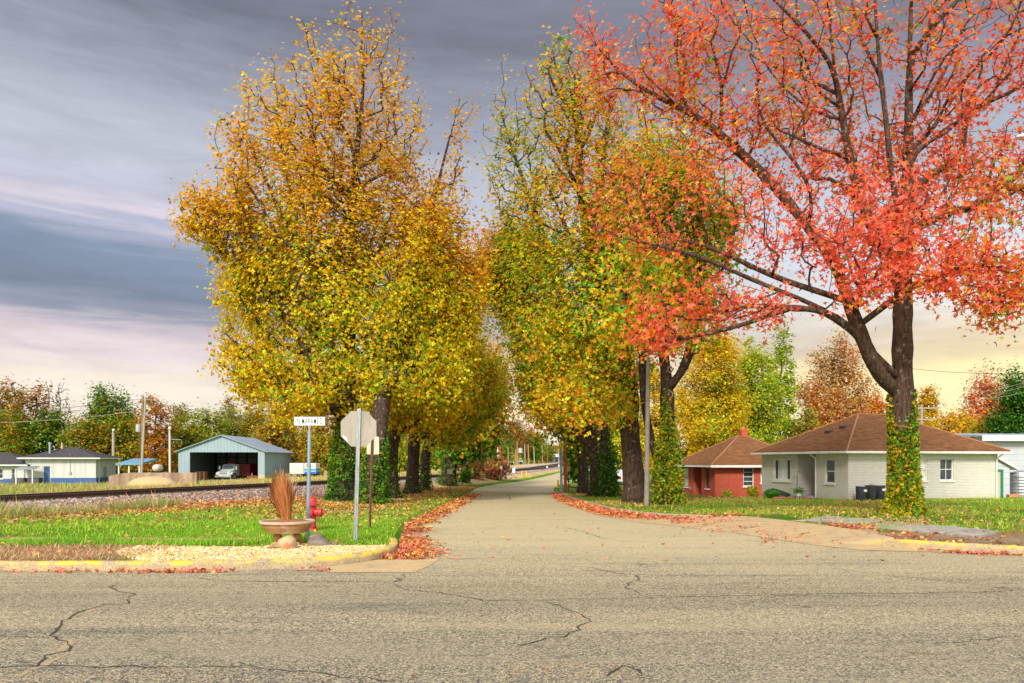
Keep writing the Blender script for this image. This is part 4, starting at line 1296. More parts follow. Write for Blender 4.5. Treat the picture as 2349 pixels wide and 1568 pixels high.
gcol = np.array([(.52, .17, .05), (.62, .25, .08), (.38, .11, .04), (.72, .44, .16), (.66, .32, .10)])[r.choice(5, n, p=[.3, .25, .2, .12, .13])]
og = np_mesh('ornamental_grass', V.reshape(-1, 3), l, s_, t_, leaf_mat('blade', .3, .6), None, np.repeat(gcol, 7, 0)); og.location = (p.x - .02, p.y, p.z + zr)
tag(og, 'tuft of dry russet ornamental grass growing in the stone planter', 'ornamental grass')
n = 46; a = r.uniform(0, 2 * PI, n); h = r.uniform(.7, .98, n); dx = r.uniform(-.18, .26, n); dy = r.normal(size=n) * .08
mb = MB()
for i in range(n):
    mb.tube([(0.02 * math.cos(a[i]), .02 * math.sin(a[i]), 0), (dx[i] * .25, dy[i] * .4, h[i] * .55), (dx[i], dy[i], h[i])], [.0022, .0018, .0009], 3, False)
    if i % 3 == 0: mb.tube([(dx[i], dy[i], h[i]), (dx[i] * 1.12, dy[i], h[i] - .01), (dx[i] * 1.25 + .02, dy[i], h[i] - .06)], [.002, .006, .001], 4)
mb.build('seed_stalks', pm('straw', (.62, .48, .28), (.50, .34, .18), 9, .9, 0, 0), og)
tan_rock = pm('rock_tan', (.50, .36, .19), (.30, .20, .12), 7, .9, 0, .9, c3=(.50, .20, .07))
grey_rock = pm('rock_grey', (.24, .19, .16), (.10, .075, .06), 4, .9, 0, .9, (1, 1, 3.5), c3=(.36, .33, .31))
q = hit(658, 1262); mb = MB(); mb.rock((0, 0, .085), (.165, .13, .125), 3, 3, .2); tag(mb.build('boulder', tan_rock, smooth=True, loc=q), 'rounded tan and orange stone in front of the planter pedestal', 'stone')
q = hit(628, 1262); mb = MB(); mb.rock((0, 0, .02), (.10, .06, .035), 8, 3, .25); tag(mb.build('boulder', pm('rock_dark', (.26, .12, .08), (.15, .08, .06), 6, .9, 0, .5), smooth=True, loc=q), 'small flat dark red stone beside the round tan stone', 'stone')
q = hit(737, 1254)
mb = MB()
pr = [(-.215, -.03), (-.20, .10), (-.165, .20), (-.11, .245), (-.02, .21), (.08, .11), (.19, .03), (.225, -.03)]
vs = []; fs = []; r = RS(2)
for k, (d, sc) in enumerate(((-.13, .62), (-.08, .95), (0, 1.0), (.08, .9), (.14, .6))):
    for x, z in pr: vs.append((x * (.6 + .4 * sc) + r.normal() * .010 + d * .12, d, max(-.03, z * sc) + r.normal() * .010))
m = len(pr)
for k in range(4):
    for j in range(m): fs.append((k * m + j, k * m + (j + 1) % m, (k + 1) * m + (j + 1) % m, (k + 1) * m + j))
fs += [tuple(range(m)), tuple(4 * m + j for j in range(m - 1, -1, -1))]
mb.add(vs, fs); tag(mb.build('boulder', grey_rock, loc=q, bevel=.012, smooth=True), 'large slanted grey layered rock between the sign post and the lawn', 'rock')
q = hit(768, 1253); mb = MB(); mb.rock((0, 0, .035), (.055, .05, .05), 6, 2, .25); tag(mb.build('boulder', grey_rock, loc=q, smooth=True), 'small grey stone at the tail of the slanted rock', 'stone')

# ------------------------------------------------------------------ railway
rust = pm('rail_rust', (.13, .07, .05), (.08, .05, .04), 8, .7, .3, .2)
shine = pm('rail_shine', (.46, .42, .44), (.36, .33, .36), 4, .32, .8, .0)
rt = root('railway_track', (float(rail_x(40)), 40, float(rail_z(40))), 'rusty railway track on a ballast bank beyond the lawn', 'railway track')
o = Vector(rt.location); ys = np.concatenate([np.arange(-10, 140, 2.0), np.arange(140, 420, 10.)])
for off in (-.72, .72):
    mb = MB(); hb = MB()
    prof = [(-.07, -.17), (.07, -.17), (.07, -.15), (.012, -.13), (.012, -.045), (.036, -.035), (.036, -.002), (-.036, -.002), (-.036, -.035), (-.012, -.045), (-.012, -.13), (-.07, -.15)]
    vs = []; hv = []
    for y in ys:
        c = Vector((float(rail_x(y)) + off * 1.0 / 1.0, y - off * .3, float(rail_z(y)))) - o
        for a, b in prof: vs.append((c.x + a, c.y - a * .3, c.z + b))
        for a in (-.03, .03): hv.append((c.x + a, c.y - a * .3, c.z + .001))
    m = len(prof)
    mb.add(vs, [(i * m + k, i * m + (k + 1) % m, (i + 1) * m + (k + 1) % m, (i + 1) * m + k) for i in range(len(ys) - 1) for k in range(m)])
    hb.add(hv, [(2 * i, 2 * i + 1, 2 * i + 3, 2 * i + 2) for i in range(len(ys) - 1)])
    rl = mb.build('rail', rust, rt); hb.build('rail_head', shine, rl)
mb = MB()
for y in np.arange(0, 170, .6):
    c = Vector((float(rail_x(y)), y, float(rail_z(y)) - .235)) - o
    mb.box((-1.25, -.11, -.08), (1.25, .11, .07), M=Matrix.Translation(c) @ Matrix.Rotation(-.2915, 4, 'Z'))
tag(mb.build('sleepers', pm('sleeper_wood', (.10, .075, .06), (.16, .12, .10), 5, .9), rt), kind='stuff')

# ------------------------------------------------------------------ houses on the right
roof_br = shingle_mat('brown_shingle', (.10, .042, .018), (.17, .074, .030), (.27, .13, .05))
wht_br = brick_mat('white_brick', (.69, .67, .59), (.63, .61, .53), (.54, .52, .45), .7, stain=(.50, .45, .30))
red_br = brick_mat('red_brick', (.52, .065, .03), (.42, .05, .024), (.50, .22, .15), .5, msize=.008)
dk_roof = shingle_mat('dark_shingle', (.035, .033, .036), (.065, .06, .062), (.10, .09, .09))
trim_w = pm('trim_white', (.78, .77, .72), (.68, .66, .60), 6, .5, 0, .05, c3=(.60, .57, .50))
glass = glass_mat('window_glass'); blind = pm('curtain', (.55, .60, .64), (.68, .70, .70), 3, .4, 0, 0, (6, 1, .4))
dark_in = pm('dark_interior', (.02, .018, .016), (.03, .028, .025), 4, .9, bump=0)


def wall_poly(mb, w, h, t, holes, M):
    """a wall w long, h high, t thick (towards +y) with rectangular holes (x0,z0,x1,z1)"""
    xs = sorted({0, w, *[q for hh in holes for q in (hh[0], hh[2])]}); zs = sorted({0, h, *[q for hh in holes for q in (hh[1], hh[3])]})
    solid = lambda x, z: not any(a <= x <= c and b <= z <= d for a, b, c, d in holes)
    S = [[solid((xs[i] + xs[i + 1]) / 2, (zs[j] + zs[j + 1]) / 2) for j in range(len(zs) - 1)] for i in range(len(xs) - 1)]
    def quad(*p): mb.add([M @ Vector(q) for q in p], [(0, 1, 2, 3)])
    for i in range(len(xs) - 1):
        for j in range(len(zs) - 1):
            if not S[i][j]: continue
            a, b, c, d = xs[i], zs[j], xs[i + 1], zs[j + 1]
            quad((a, 0, b), (c, 0, b), (c, 0, d), (a, 0, d)); quad((a, t, b), (a, t, d), (c, t, d), (c, t, b))
            if i == 0 or not S[i - 1][j]: quad((a, 0, b), (a, 0, d), (a, t, d), (a, t, b))
            if i == len(xs) - 2 or not S[i + 1][j]: quad((c, 0, b), (c, t, b), (c, t, d), (c, 0, d))
            if j == 0 or not S[i][j - 1]: quad((a, 0, b), (a, t, b), (c, t, b), (c, 0, b))
            if j == len(zs) - 2 or not S[i][j + 1]: quad((a, 0, d), (c, 0, d), (c, t, d), (a, t, d))


def window(parent, M, x0, z0, x1, z1, mat_frame, mat_glass, cols=1, rows=2, fr=.05, sill=True, sillm=None, label=None, depth=.07, curtain=None):
    """window set in a wall whose outside is at y=0 of M"""
    mb = MB()
    for a, b in (((x0, depth - .03, z0), (x0 + fr, depth + .03, z1)), ((x1 - fr, depth - .03, z0), (x1, depth + .03, z1)), ((x0 + fr, depth - .03, z0), (x1 - fr, depth + .03, z0 + fr)), ((x0 + fr, depth - .03, z1 - fr), (x1 - fr, depth + .03, z1))):
        mb.box(a, b, M=M)
    for k in range(1, rows):
        z = z0 + (z1 - z0) * k / rows; mb.box((x0 + fr, depth - .02, z - .02), (x1 - fr, depth + .02, z + .02), M=M)
    for k in range(1, cols):
        x = x0 + (x1 - x0) * k / cols; mb.box((x - .015, depth - .015, z0 + fr), (x + .015, depth + .015, z1 - fr), M=M)
    w_ = tag(mb.build('window', mat_frame, parent), label)
    mb = MB(); mb.box((x0 + fr * .5, depth + .032, z0 + fr * .5), (x1 - fr * .5, depth + .04, z1 - fr * .5), M=M); mb.build('pane', mat_glass, w_)
    if curtain:
        mb = MB(); mb.box((curtain[0], depth + .024, curtain[1]), (curtain[2], depth + .0315, curtain[3]), M=M); mb.build('curtain', blind, w_)
    if sill:
        mb = MB(); mb.box((x0 - .06, -.05, z0 - .09), (x1 + .06, depth, z0 - .003), M=M); mb.build('sill', sillm or mat_frame, w_)
    return w_


def hip_roof(mb, w, d, z, over, rise, thick=.05, x0=0, y0=0):
    """hip roof over a w by d plan with its ridge along the longer side"""
    a, b, c, e = x0 - over, x0 + w + over, y0 - over, y0 + d + over
    k = min(b - a, e - c) / 2
    if b - a >= e - c: r0, r1 = (a + k, (c + e) / 2, z + rise), (b - k, (c + e) / 2, z + rise)
    else: r0, r1 = ((a + b) / 2, c + k, z + rise), ((a + b) / 2, e - k, z + rise)
    vs = [(a, c, z), (b, c, z), (b, e, z), (a, e, z), r0, r1, (a, c, z - thick), (b, c, z - thick), (b, e, z - thick), (a, e, z - thick)]
    if b - a >= e - c: fs = [(0, 1, 5, 4), (1, 2, 5), (2, 3, 4, 5), (3, 0, 4)]
    else: fs = [(0, 1, 4), (1, 2, 5, 4), (2, 3, 5), (3, 0, 4, 5)]
    fs += [(0, 6, 7, 1), (1, 7, 8, 2), (2, 8, 9, 3), (3, 9, 6, 0), (6, 9, 8, 7)]
    mb.add(vs, fs)
    return r0, r1, k


def ridge_caps(mb, pairs, rad=.05):
    for p, q in pairs: mb.tube([p, q], rad, 6)


# white painted-brick house
ang = math.radians(15)
c0 = at(1946, 1151, 34.6)
rt = root('white_house', (c0.x, c0.y, c0.z), 'white painted brick bungalow with a brown hip roof behind the red maple trunk', 'house', rz=ang)
HW, HD = 8.75, 6.9
HH = (1151 - 1036) / FD * 34.6
I = Matrix.Identity(4)
Mr = I                                               # right-hand wall along x, outside towards -y
Ml = Matrix.Rotation(-PI / 2, 4, 'Z')                # left wall: its x runs along -y ...
def left_wall(y0): return Matrix.Translation((0, y0, 0)) @ Matrix.Rotation(-PI / 2, 4, 'Z')
wb = 1.02; zb0, zb1 = HH - 1.38, HH - .30
mb = MB()
h_r = [(5.25, .95, 6.05, 2.02), (3.8, .95, 4.5, 2.02)]
wall_poly(mb, HW, HH, .2, h_r, Mr)
# left wall in two lengths with the porch recess between
a1, a2 = 2.35, 3.75                                   # recess from y=a1 to y=a2
wall_poly(mb, a1 - .202, HH, .2, [(a1 - .2 - 1.45, .82, a1 - .2 - .75, 1.98)], left_wall(a1))
wall_poly(mb, HD - a2, HH, .2, [(1.05, .85, 2.55, 2.03)], left_wall(HD))
mb.box((.2, a1 - .2, 0), (1.5, a1 - .002, HH)); mb.box((.2, a2, 0), (1.5, a2 + .2, HH)); mb.box((1.5, a1 - .2, 0), (1.7, a2 + .2, HH))
mb.box((HW - .2, .202, 0), (HW, HD - .202, HH)); mb.box((.202, HD - .2, 0), (HW, HD, HH))
mb.build('wall', wht_br, rt)
mb = MB(); mb.box((.22, .22, HH - .08), (HW - .22, HD - .22, HH - .04)); mb.build('ceiling_board', trim_w, rt)
for x0_, z0_, x1_, z1_ in h_r:
    window(rt, Mr, x0_, z0_, x1_, z1_, trim_w, glass if x0_ > 5 else trim_w, 2 if x0_ > 5 else 1, 2, sill=True)
window(rt, left_wall(a1), a1 - .2 - 1.45, .82, a1 - .2 - .75, 1.98, trim_w, glass, 1, 2)
window(rt, left_wall(HD), 1.05, .85, 2.55, 2.03, trim_w, glass, 4, 1, fr=.09, curtain=(1.46, .92, 2.14, 1.98), label='wide picture window with a pale curtain')
mb = MB(); mb.box((1.44, a1 + .25, .16), (1.497, a2 - .25, HH - .3)); dr = mb.build('door', pm('door_brown', (.20, .16, .13)), rt); mb = MB(); mb.rock((1.42, a1 + .34, 1.0), (.03, .03, .03), 1, 1, 0); mb.build('handle', galv, dr)
mb = MB(); mb.box((-.5, a1 - .1, -.1), (1.498, a2 - .002, .14)); mb.build('porch_step', pm('blue_grey', (.30, .33, .37), (.24, .27, .30), 4, .8), rt)
zr_ = HH + .06; rise = 1.95
mb = MB(); r0, r1, k = hip_roof(mb, HW, HD, zr_, .38, rise)
rf = mb.build('roof', roof_br, rt)
mb = MB(); e = .38
ridge_caps(mb, [((-e, -e, zr_), r0), ((-e, HD + e, zr_), r0), ((HW + e, -e, zr_), r1), ((HW + e, HD + e, zr_), r1), (r0, r1)], .045)
mb.build('ridge_tiles', pm('ridge_tile', (.40, .19, .09), (.28, .12, .06), 8, .9), rf)
for t_, s_ in ((.62, .28), (.50, .55)):
    q = Vector((-e, HD * .42, zr_)).lerp(Vector((r0[0], HD * .5, zr_ + rise)), t_); q.y += (s_ - .5) * 2.2
    mb = MB(); mb.box((-.14, -.2, -.06), (.14, .2, .09), M=Matrix.Translation(q)); mb.build('roof_vent', pm('vent_dark', (.06, .055, .06)), rf, bevel=.02)
q = Vector((HW * .78, HD * .62, zr_ + rise * .35)); mb = MB(); mb.tube([q, q + Vector((0, 0, 1.15))], .085, 12); mb.tube([q + Vector((0, 0, 1.1)), q + Vector((0, 0, 1.32))], .13, 12); mb.build('flue', galv, rf, smooth=True)
mb = MB()
g0, g1_ = zr_ - .16, zr_ - .045
for a, b in (((-e - .09, -e - .09, g0), (HW + e + .09, -e + .001, g1_)), ((-e - .09, -e + .003, g0), (-e + .001, HD + e, g1_))): mb.box(a, b)
mb.build('gutter', trim_w, rt, bevel=.015)
mb = MB(); mb.box((-e + .01, -e + .01, g0 + .02), (HW + e, -.01, g0 + .06)); mb.box((-e + .01, -.008, g0 + .02), (-.01, HD + e, g0 + .06)); mb.build('soffit', trim_w, rt)
for xx, yy_ in ((HW - .12, -.06), (-.06, a1 - .1)):
    mb = MB()
    if xx > 1: pts_ = [(xx, -e, g0 + .02), (xx, -e + .03, g0 - .05), (xx, -.1, g0 - .2), (xx, -.06, g0 - .35), (xx, -.06, .12), (xx, -.14, .02)]
    else: pts_ = [(-e, yy_, g0 + .02), (-e + .03, yy_, g0 - .05), (-.1, yy_, g0 - .2), (-.06, yy_, g0 - .35), (-.06, yy_, .12), (-.14, yy_, .02)]
    mb.tube(pts_, .038, 8); mb.build('downspout', trim_w, rt, smooth=True)
WH = rt.matrix_world.copy(); WHM = Matrix.Translation(rt.location) @ Matrix.Rotation(ang, 4, 'Z')

# red brick house
c0 = at(1640.5, 1145, 47.)
ang2 = math.radians(9)
rt = root('brick_house', c0, 'small red brick house with brown hipped roof and chimney, left of the white house', 'house', rz=ang2)
BW, BD = 6.6, 6.2; BH = (1145 - 1069) / FD * 47
mb = MB()
hs = [(1.9, .80, 2.62, 1.98), (3.08, 1.0, 3.85, 1.98)]
wall_poly(mb, BW, BH, .2, hs, I)
bl_ = [(1.35, .78, 2.35, 1.95), (4.25, .78, 5.05, 1.95)]
b1, b2 = 2.15, 3.45
wall_poly(mb, b1 - .202, BH, .2, [(.65, .62, 1.3, 1.95)], left_wall(b1)); wall_poly(mb, BD - b2, BH, .2, [(.75, .62, 1.85, 1.95)], left_wall(BD))
mb.box((.2, b1 - .2, 0), (1.6, b1 - .002, BH)); mb.box((.2, b2, 0), (1.6, b2 + .2, BH)); mb.box((1.6, b1 - .2, 0), (1.8, b2 + .2, BH))
mb.box((BW - .2, .202, 0), (BW, BD - .202, BH)); mb.box((.202, BD - .2, 0), (BW, BD, BH))
mb.build('wall', red_br, rt)
mb = MB(); mb.box((-.03, -.03, -.35), (BW + .03, BD + .03, .07)); mb.build('foundation', pm('footing', (.52, .48, .40), (.40, .36, .30), 5, .9), rt)
for i, hh_ in enumerate(hs): window(rt, I, *hh_, trim_w, glass if i == 0 else blind, 1, 4 if i == 0 else 2)
window(rt, left_wall(b1), .65, .62, 1.3, 1.95, pm('frame_brown', (.22, .12, .08)), glass, 1, 2, sillm=trim_w); window(rt, left_wall(BD), .75, .62, 1.85, 1.95, pm('frame_brown', (.22, .12, .08)), blind, 1, 2, sillm=trim_w)
mb = MB(); mb.box((1.54, b1 + .15, .1), (1.597, b2 - .15, BH - .2)); mb.build('door', pm('door_maroon', (.10, .02, .018)), rt)
mb = MB(); mb.box((-.05, BD - 2.35, .42), (-.002, BD - 2.15, .68)); mb.build('meter_box', galv, rt)
mb = MB(); r0, r1, k = hip_roof(mb, BW, BD, BH + .06, .45, 2.0); rf = mb.build('roof', roof_br, rt)
e = .45; z_ = BH + .06; mb = MB(); ridge_caps(mb, [((-e, -e, z_), r0), ((-e, BD + e, z_), r0), ((BW + e, -e, z_), r1)], .045); mb.build('ridge_tiles', pm('ridge_tile', (.40, .19, .09)), rf)
mb = MB(); mb.box((r0[0] + .12, r0[1] - .2, z_ + 1.6), (r0[0] + .54, r0[1] + .2, z_ + 2.38)); ch = mb.build('chimney', red_br, rf); mb = MB(); mb.tube([(r0[0] + .33, r0[1], z_ + 2.38), (r0[0] + .33, r0[1], z_ + 2.58)], .11, 10); mb.build('chimney_pot', pm('clay', (.6, .24, .12)), ch)
mb = MB(); mb.box((-e - .04, -e - .06, z_ - .17), (BW + e, -e - .001, z_ - .02)); mb.box((-e - .05, -e + .001, z_ - .15), (-e - .002, BD + e, z_ - .03)); mb.build('fascia', trim_w, rt)

# brick wall of a further house glimpsed past the ivy
c1 = Vector((19.2, 76, 0)); c1.z = g1(c1.x, c1.y)
rt = root('brick_house', c1, 'low orange brick building glimpsed past the ivy-covered trunk', 'house', rz=math.radians(4))
mb = MB(); wall_poly(mb, 9, 2.7, .25, [(5, .9, 6.2, 2.1)], I); mb.box((0, .252, 0), (.25, 7, 2.7)); mb.box((8.75, .252, 0), (9, 7, 2.7)); mb.box((.252, 6.75, 0), (8.748, 7, 2.7)); mb.build('wall', red_br, rt)
window(rt, I, 5, .9, 6.2, 2.1, trim_w, glass, 2, 1)
mb = MB(); hip_roof(mb, 9, 7, 2.75, .5, 1.7); mb.build('roof', roof_br, rt)

# white weatherboard barn with a lean-to
wbd = None
m_, k_, b_ = base_mat('weatherboard', .7, 0, .3)
s_ = k_.new('ShaderNodeSeparateXYZ'); v_ = obj_vec(k_); k_.link(v_, s_.inputs[0])
ln_ = k_.ramp(k_.math('FRACT', k_.math('MULTIPLY', s_.outputs[2], 2.9)), [(0, 1.), (.12, 0.)])
k_.link(k_.mix(k_.math('MULTIPLY', ln_, .75), k_.ramp(k_.noise(k_.mapping(v_, (1, 1, .3)), 1.5, 7, .7), [(.35, (.52, .57, .60)), (.7, (.42, .45, .46))]), (.22, .23, .24)), b_.inputs['Base Color'])
add_bump(k_, b_, ln_, .5, .03); board = m_
roof_tin = metal_siding('tin_roof', (.38, .46, .56), (.30, .37, .46), freq=4)
c0 = at(2276, 1142, 41.)
rt = root('weatherboard_barn', c0, 'tall white weatherboard barn with a tin roof at the right of the white house', 'barn', rz=math.radians(6))
f = 41. / FD
TH = (1142 - 1000) * f
mb = MB(); mb.box((1.45, 2.6, -.3), (9, 9, TH)); mb.build('wall', board, rt)
mb = MB(); mb.add([(1.15, 2.2, TH + .02), (9.5, 2.2, TH + .02), (9.5, 9.4, TH + .4), (1.15, 9.4, TH + .4), (1.15, 2.2, TH + .12), (9.5, 2.2, TH + .12), (9.5, 9.4, TH + .5), (1.15, 9.4, TH + .5)], [(0, 3, 2, 1), (4, 5, 6, 7), (0, 1, 5, 4), (1, 2, 6, 5), (2, 3, 7, 6), (3, 0, 4, 7)]); mb.build('roof', roof_tin, rt)
mb = MB(); mb.box((1.13, 2.12, TH - .22), (9.5, 2.195, TH + .10)); mb.build('fascia', trim_w, rt)
lt = [(0, 0), (1.05, 0), (1.05, 1.72), (0, 2.25), (0, 2.25)][:4]
mb = MB(); mb.prism([(-.35, -.2), (1.06, -.2), (1.06, 1.66), (-.35, 2.42)], 0, 2.59); lw = mb.build('lean_to', board, rt)
mb = MB(); mb.add([(-.45, -.2, 2.50), (1.42, -.2, 1.52), (1.42, 2.58, 1.52), (-.45, 2.58, 2.50), (-.45, -.2, 2.62), (1.42, -.2, 1.64), (1.42, 2.58, 1.64), (-.45, 2.58, 2.62)], [(0, 3, 2, 1), (4, 5, 6, 7), (0, 1, 5, 4), (1, 2, 6, 5), (2, 3, 7, 6), (3, 0, 4, 7)]); mb.build('lean_to_roof', trim_w, lw)
mb = MB(); mb.box((-.05, -.03, 0), (.47, -.003, 1.42)); dr = mb.build('door', pm('old_door', (.50, .44, .33), (.40, .35, .27), 3, .8, 0, .1, (4, 4, .5)), rt)
gp = pm('green_trim', (.012, .22, .10), (.01, .16, .08), 5, .6)
mb = MB(); mb.box((.475, -.05, 0), (.63, -.004, 1.55)); mb.box((-.3, -.05, 1.425), (.473, -.004, 1.56)); tag(mb.build('door_frame', gp, dr), 'bright green door frame')
q = at(2340, 1140, 41.5); q.z = g1(q.x, q.y)
rt = root('water_tank', q, 'ribbed grey metal tank beside the green-framed door', 'tank')
mb = MB(); mb.lathe([(.55, 0)] + [(.55 + .015 * (i % 2), .1 + i * .085) for i in range(15)] + [(.50, 1.42), (.1, 1.55), (.08, 1.6)], n=28); mb.build('shell', galv, rt, smooth=False)
q = at(2322, 1143, 40.3)
q.z = g1(q.x, q.y); mb = MB(); mb.box((-.25, -.15, 0), (.35, .15, .17)); tag(mb.build('clay_block', pm('clay', (.6, .24, .12)), loc=q, bevel=.02), 'reddish clay block lying in front of the grey tank', 'block')

# dustbins by the wall
bin_m = pm('bin_plastic', (.035, .037, .045), (.055, .057, .065), 6, .45, 0, .05)


def dustbin(u, v, Y, lean, label, lid):
    p = at(u, v, Y); p.z = g1(p.x, p.y)
    rt = root('dustbin', p, label, 'dustbin', 'dustbins by the white wall')
    rt.rotation_euler = (0, lean, .3)
    mb = MB(); mb.lathe([(.19, 0), (.20, .01), (.245, .60), (.262, .605), (.262, .64), (.235, .645), (.23, .60), (.18, .05)], n=22); b = mb.build('body', bin_m, rt, smooth=True)
    for sx in (-1, 1): mb = MB(); mb.tube([(sx * .24, -.06, .52), (sx * .29, -.05, .53), (sx * .29, .05, .53), (sx * .24, .06, .52)], .014, 6); mb.build('handle', bin_m, b)
    if lid:
        mb = MB(); mb.lathe([(.27, .635), (.275, .66), (.25, .685), (.08, .70), (.01, .70)], n=22); mb.tube([(-.07, 0, .70), (-.05, 0, .735), (.05, 0, .735), (.07, 0, .70)], .012, 6); mb.build('lid', bin_m, rt, smooth=True)
    else:
        mb = MB(); mb.box((-.08, -.262, .42), (.08, -.238, .52)); mb.build('sticker', white_p, rt)


dustbin(1974, 1152, 33.9, .10, 'leaning dark dustbin, leftmost of the three by the white wall', False)
dustbin(1998, 1151.5, 34.2, 0, 'upright dark dustbin with a closed lid between two open ones', True)
dustbin(2019, 1151, 34.5, -.06, 'open dark dustbin nearest the ivy-clad red maple', False)

# front garden of the white house
iron = pm('wrought_iron', (.05, .035, .03), (.09, .06, .05), 9, .6, .3)


def hook(u, v, Y, h, r_, flip, label, second=False):
    p = at(u, v, Y); p.z = g1(p.x, p.y); mb = MB()
    arc = [(flip * (r_ - r_ * math.cos(t)), 0, h + r_ * math.sin(t)) for t in [k * PI * 1.15 / 12 for k in range(13)]]
    mb.tube([(0, 0, -.1), (0, 0, h)] + arc + [(arc[-1][0] + flip * .05, 0, arc[-1][2] + .03)], .009, 6)
    if second: mb.tube([(0, 0, h * .35), (-flip * .04, 0, h * .35 + .14), (-flip * .14, 0, h * .35 + .2), (-flip * .26, 0, h * .35 + .1), (-flip * .30, 0, h * .35 + .13)], .009, 6)
    tag(mb.build('plant_hanger', iron, loc=p), label, 'plant hanger', 'iron plant hangers by the porch')


hook(1828, 1140, 36.6, 1.02, .08, -1, 'rusty iron plant hanger with two crooks under the picture window', True)
hook(1829, 1140, 37.2, 1.25, .07, 1, 'tallest thin iron plant hanger in front of the picture window')
hook(1869, 1139, 36.4, 1.05, .07, -1, 'iron plant hanger beside the porch downspout')
p = at(1832, 1142, 35.6); p.z = g1(p.x, p.y)
rt = root('flower_stand', p, 'wire stand of red and yellow flowers by the porch', 'flower stand')
mb = MB()
for a in (0, 2.1, 4.2): mb.tube([(.12 * math.cos(a), .12 * math.sin(a), 0), (.10 * math.cos(a), .10 * math.sin(a), .24)], .01, 5)
mb.lathe([(.10, .16), (.14, .30), (.12, .30)], n=12); mb.build('stand', white_p, rt)
r = RS(8); n = 260; P = r.normal(size=(n, 3)) * (.13, .12, .07) + (0, 0, .38); leaves_mesh('leaves', P, np.full(n, .07), palette_col(P, [(DKG, 3), (GRN, 2)], 3), leaf_mat('leaf'), rt, KITE, 4)
P = r.normal(size=(26, 3)) * (.12, .1, .05) + (.03, -.05, .48); leaves_mesh('blossoms', P, np.full(26, .075), palette_col(P, [((.7, .02, .03), 3), ((.75, .45, .02), 1)], 3, .5, .1), leaf_mat('leaf'), rt, STAR, 4)
p = at(1787, 1143, 37.2); p.z = g1(p.x, p.y)
mb = MB(); mb.lathe([(.30, 0), (.42, .22), (.46, .30), (.48, .34), (.43, .33), (.36, .06)], n=24, M=Matrix.Rotation(.35, 4, 'Y')); tag(mb.build('tub', pm('tub_grey', (.06, .065, .075), (.09, .09, .10), 5, .6), smooth=True, loc=p), 'tilted dark plastic tub behind the green shrub', 'tub')


def shrub(u, v, Y, w, h, pal, n, label, ls=.09, name='shrub', stem=True, seed=1, group=None, mat='leaf'):
    p = at(u, v, Y); p.z = g1(p.x, p.y)
    rt = root(name, p, label, 'shrub', group)
    r = RS(seed); d = r.normal(size=(n, 3)); d /= np.linalg.norm(d, axis=1)[:, None]; q = r.rand(n) ** .4 * (1 + .3 * smooth_noise(d * 2, 2.4, seed))
    P = d * q[:, None] * (w / 2, w / 2, h / 2) + (0, 0, h / 2 + .02)
    P = P[P[:, 2] > .02]
    leaves_mesh('foliage', P, ls * np.exp(.2 * r.normal(size=len(P))), palette_col(P, pal, seed, 1.5), leaf_mat(mat), rt, KITE, seed)
    mb = MB()
    for k in range(6):
        a = k * 1.05; mb.tube([(0, 0, -.03), (math.cos(a) * w * .15, math.sin(a) * w * .15, h * .4), (math.cos(a + .3) * w * .32, math.sin(a + .3) * w * .32, h * .8)], [.018, .012, .006], 5)
    mb.build('stems', BARKM, rt)
    return rt


BARKM = bark_mat('bark_grey', (.13, .10, .08), (.24, .20, .16))
shrub(1768, 1145, 36.4, .85, .48, [((.05, .26, .015), 4), (GRN, 1)], 1100, 'rounded bright green shrub at the corner of the white house', .07, seed=2)
shrub(1726, 1147, 45.6, .9, .75, [(OLV, 2), (GLD, 2), (GRN, 2)], 420, 'sparse yellowing shrub against the red brick wall', .12, seed=3)
shrub(1668, 1147, 46.3, .6, .4, [(GRN, 2), (LIM, 2)], 200, 'small pale green plant at the corner of the brick house', .11, seed=4)
p = at(1605, 1147, 46.0); p.z = g1(p.x, p.y)
mb = MB(); mb.box((-1.0, -.25, 0), (1.0, .25, .13)); tag(mb.build('planting_trough', pm('dark_green_trough', (.02, .045, .03), (.03, .06, .04), 5, .7), loc=p, bevel=.03), 'long dark green trough on the ground beside the brick house', 'trough')
mb = MB(); r = RS(4)
for k in range(16):
    q = at(1778 + k * 5.2, 1148.5 + r.normal() * .6, 35.9); q.z = g1(q.x, q.y)
    mb.rock((q.x, q.y, q.z + .05), (.11, .10, .06), 20 + k, 1, .2)
tag(mb.build('garden_edging', pm('edging_brick', (.42, .15, .09), (.30, .12, .08), 6, .9), smooth=False), kind='structure')
# ------------------------------------------------------------------ yard across the railway
def at_ground(u, Y):
    X = (u - CX) / FD * Y
    return Vector((X, Y, g1(X, Y)))


steel_b = metal_siding('blue_siding', (.31, .40, .44), (.26, .34, .38), freq=2.4, rough=.5)
steel_b2 = metal_siding('blue_roofing', (.28, .35, .41), (.23, .29, .35), freq=2.0, rough=.45)
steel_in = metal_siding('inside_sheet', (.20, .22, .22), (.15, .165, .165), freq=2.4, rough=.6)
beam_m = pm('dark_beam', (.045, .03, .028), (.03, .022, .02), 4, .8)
c0 = at(409, 1103, 95.)
f = 95. / FD
rt = root('machine_shed', c0, 'blue-grey metal shed with an open front beyond the railway', 'shed', rz=math.radians(1.5))
SW = (605.3 - 409) * f; SE = (1103.8 - 1037) * f; SP = (1103.8 - 1001) * f; SD = 12.5
ox0, ox1, oz = (435 - 409) * f, (590.5 - 409) * f, (1103.5 - 1038.5) * f
mb = MB()
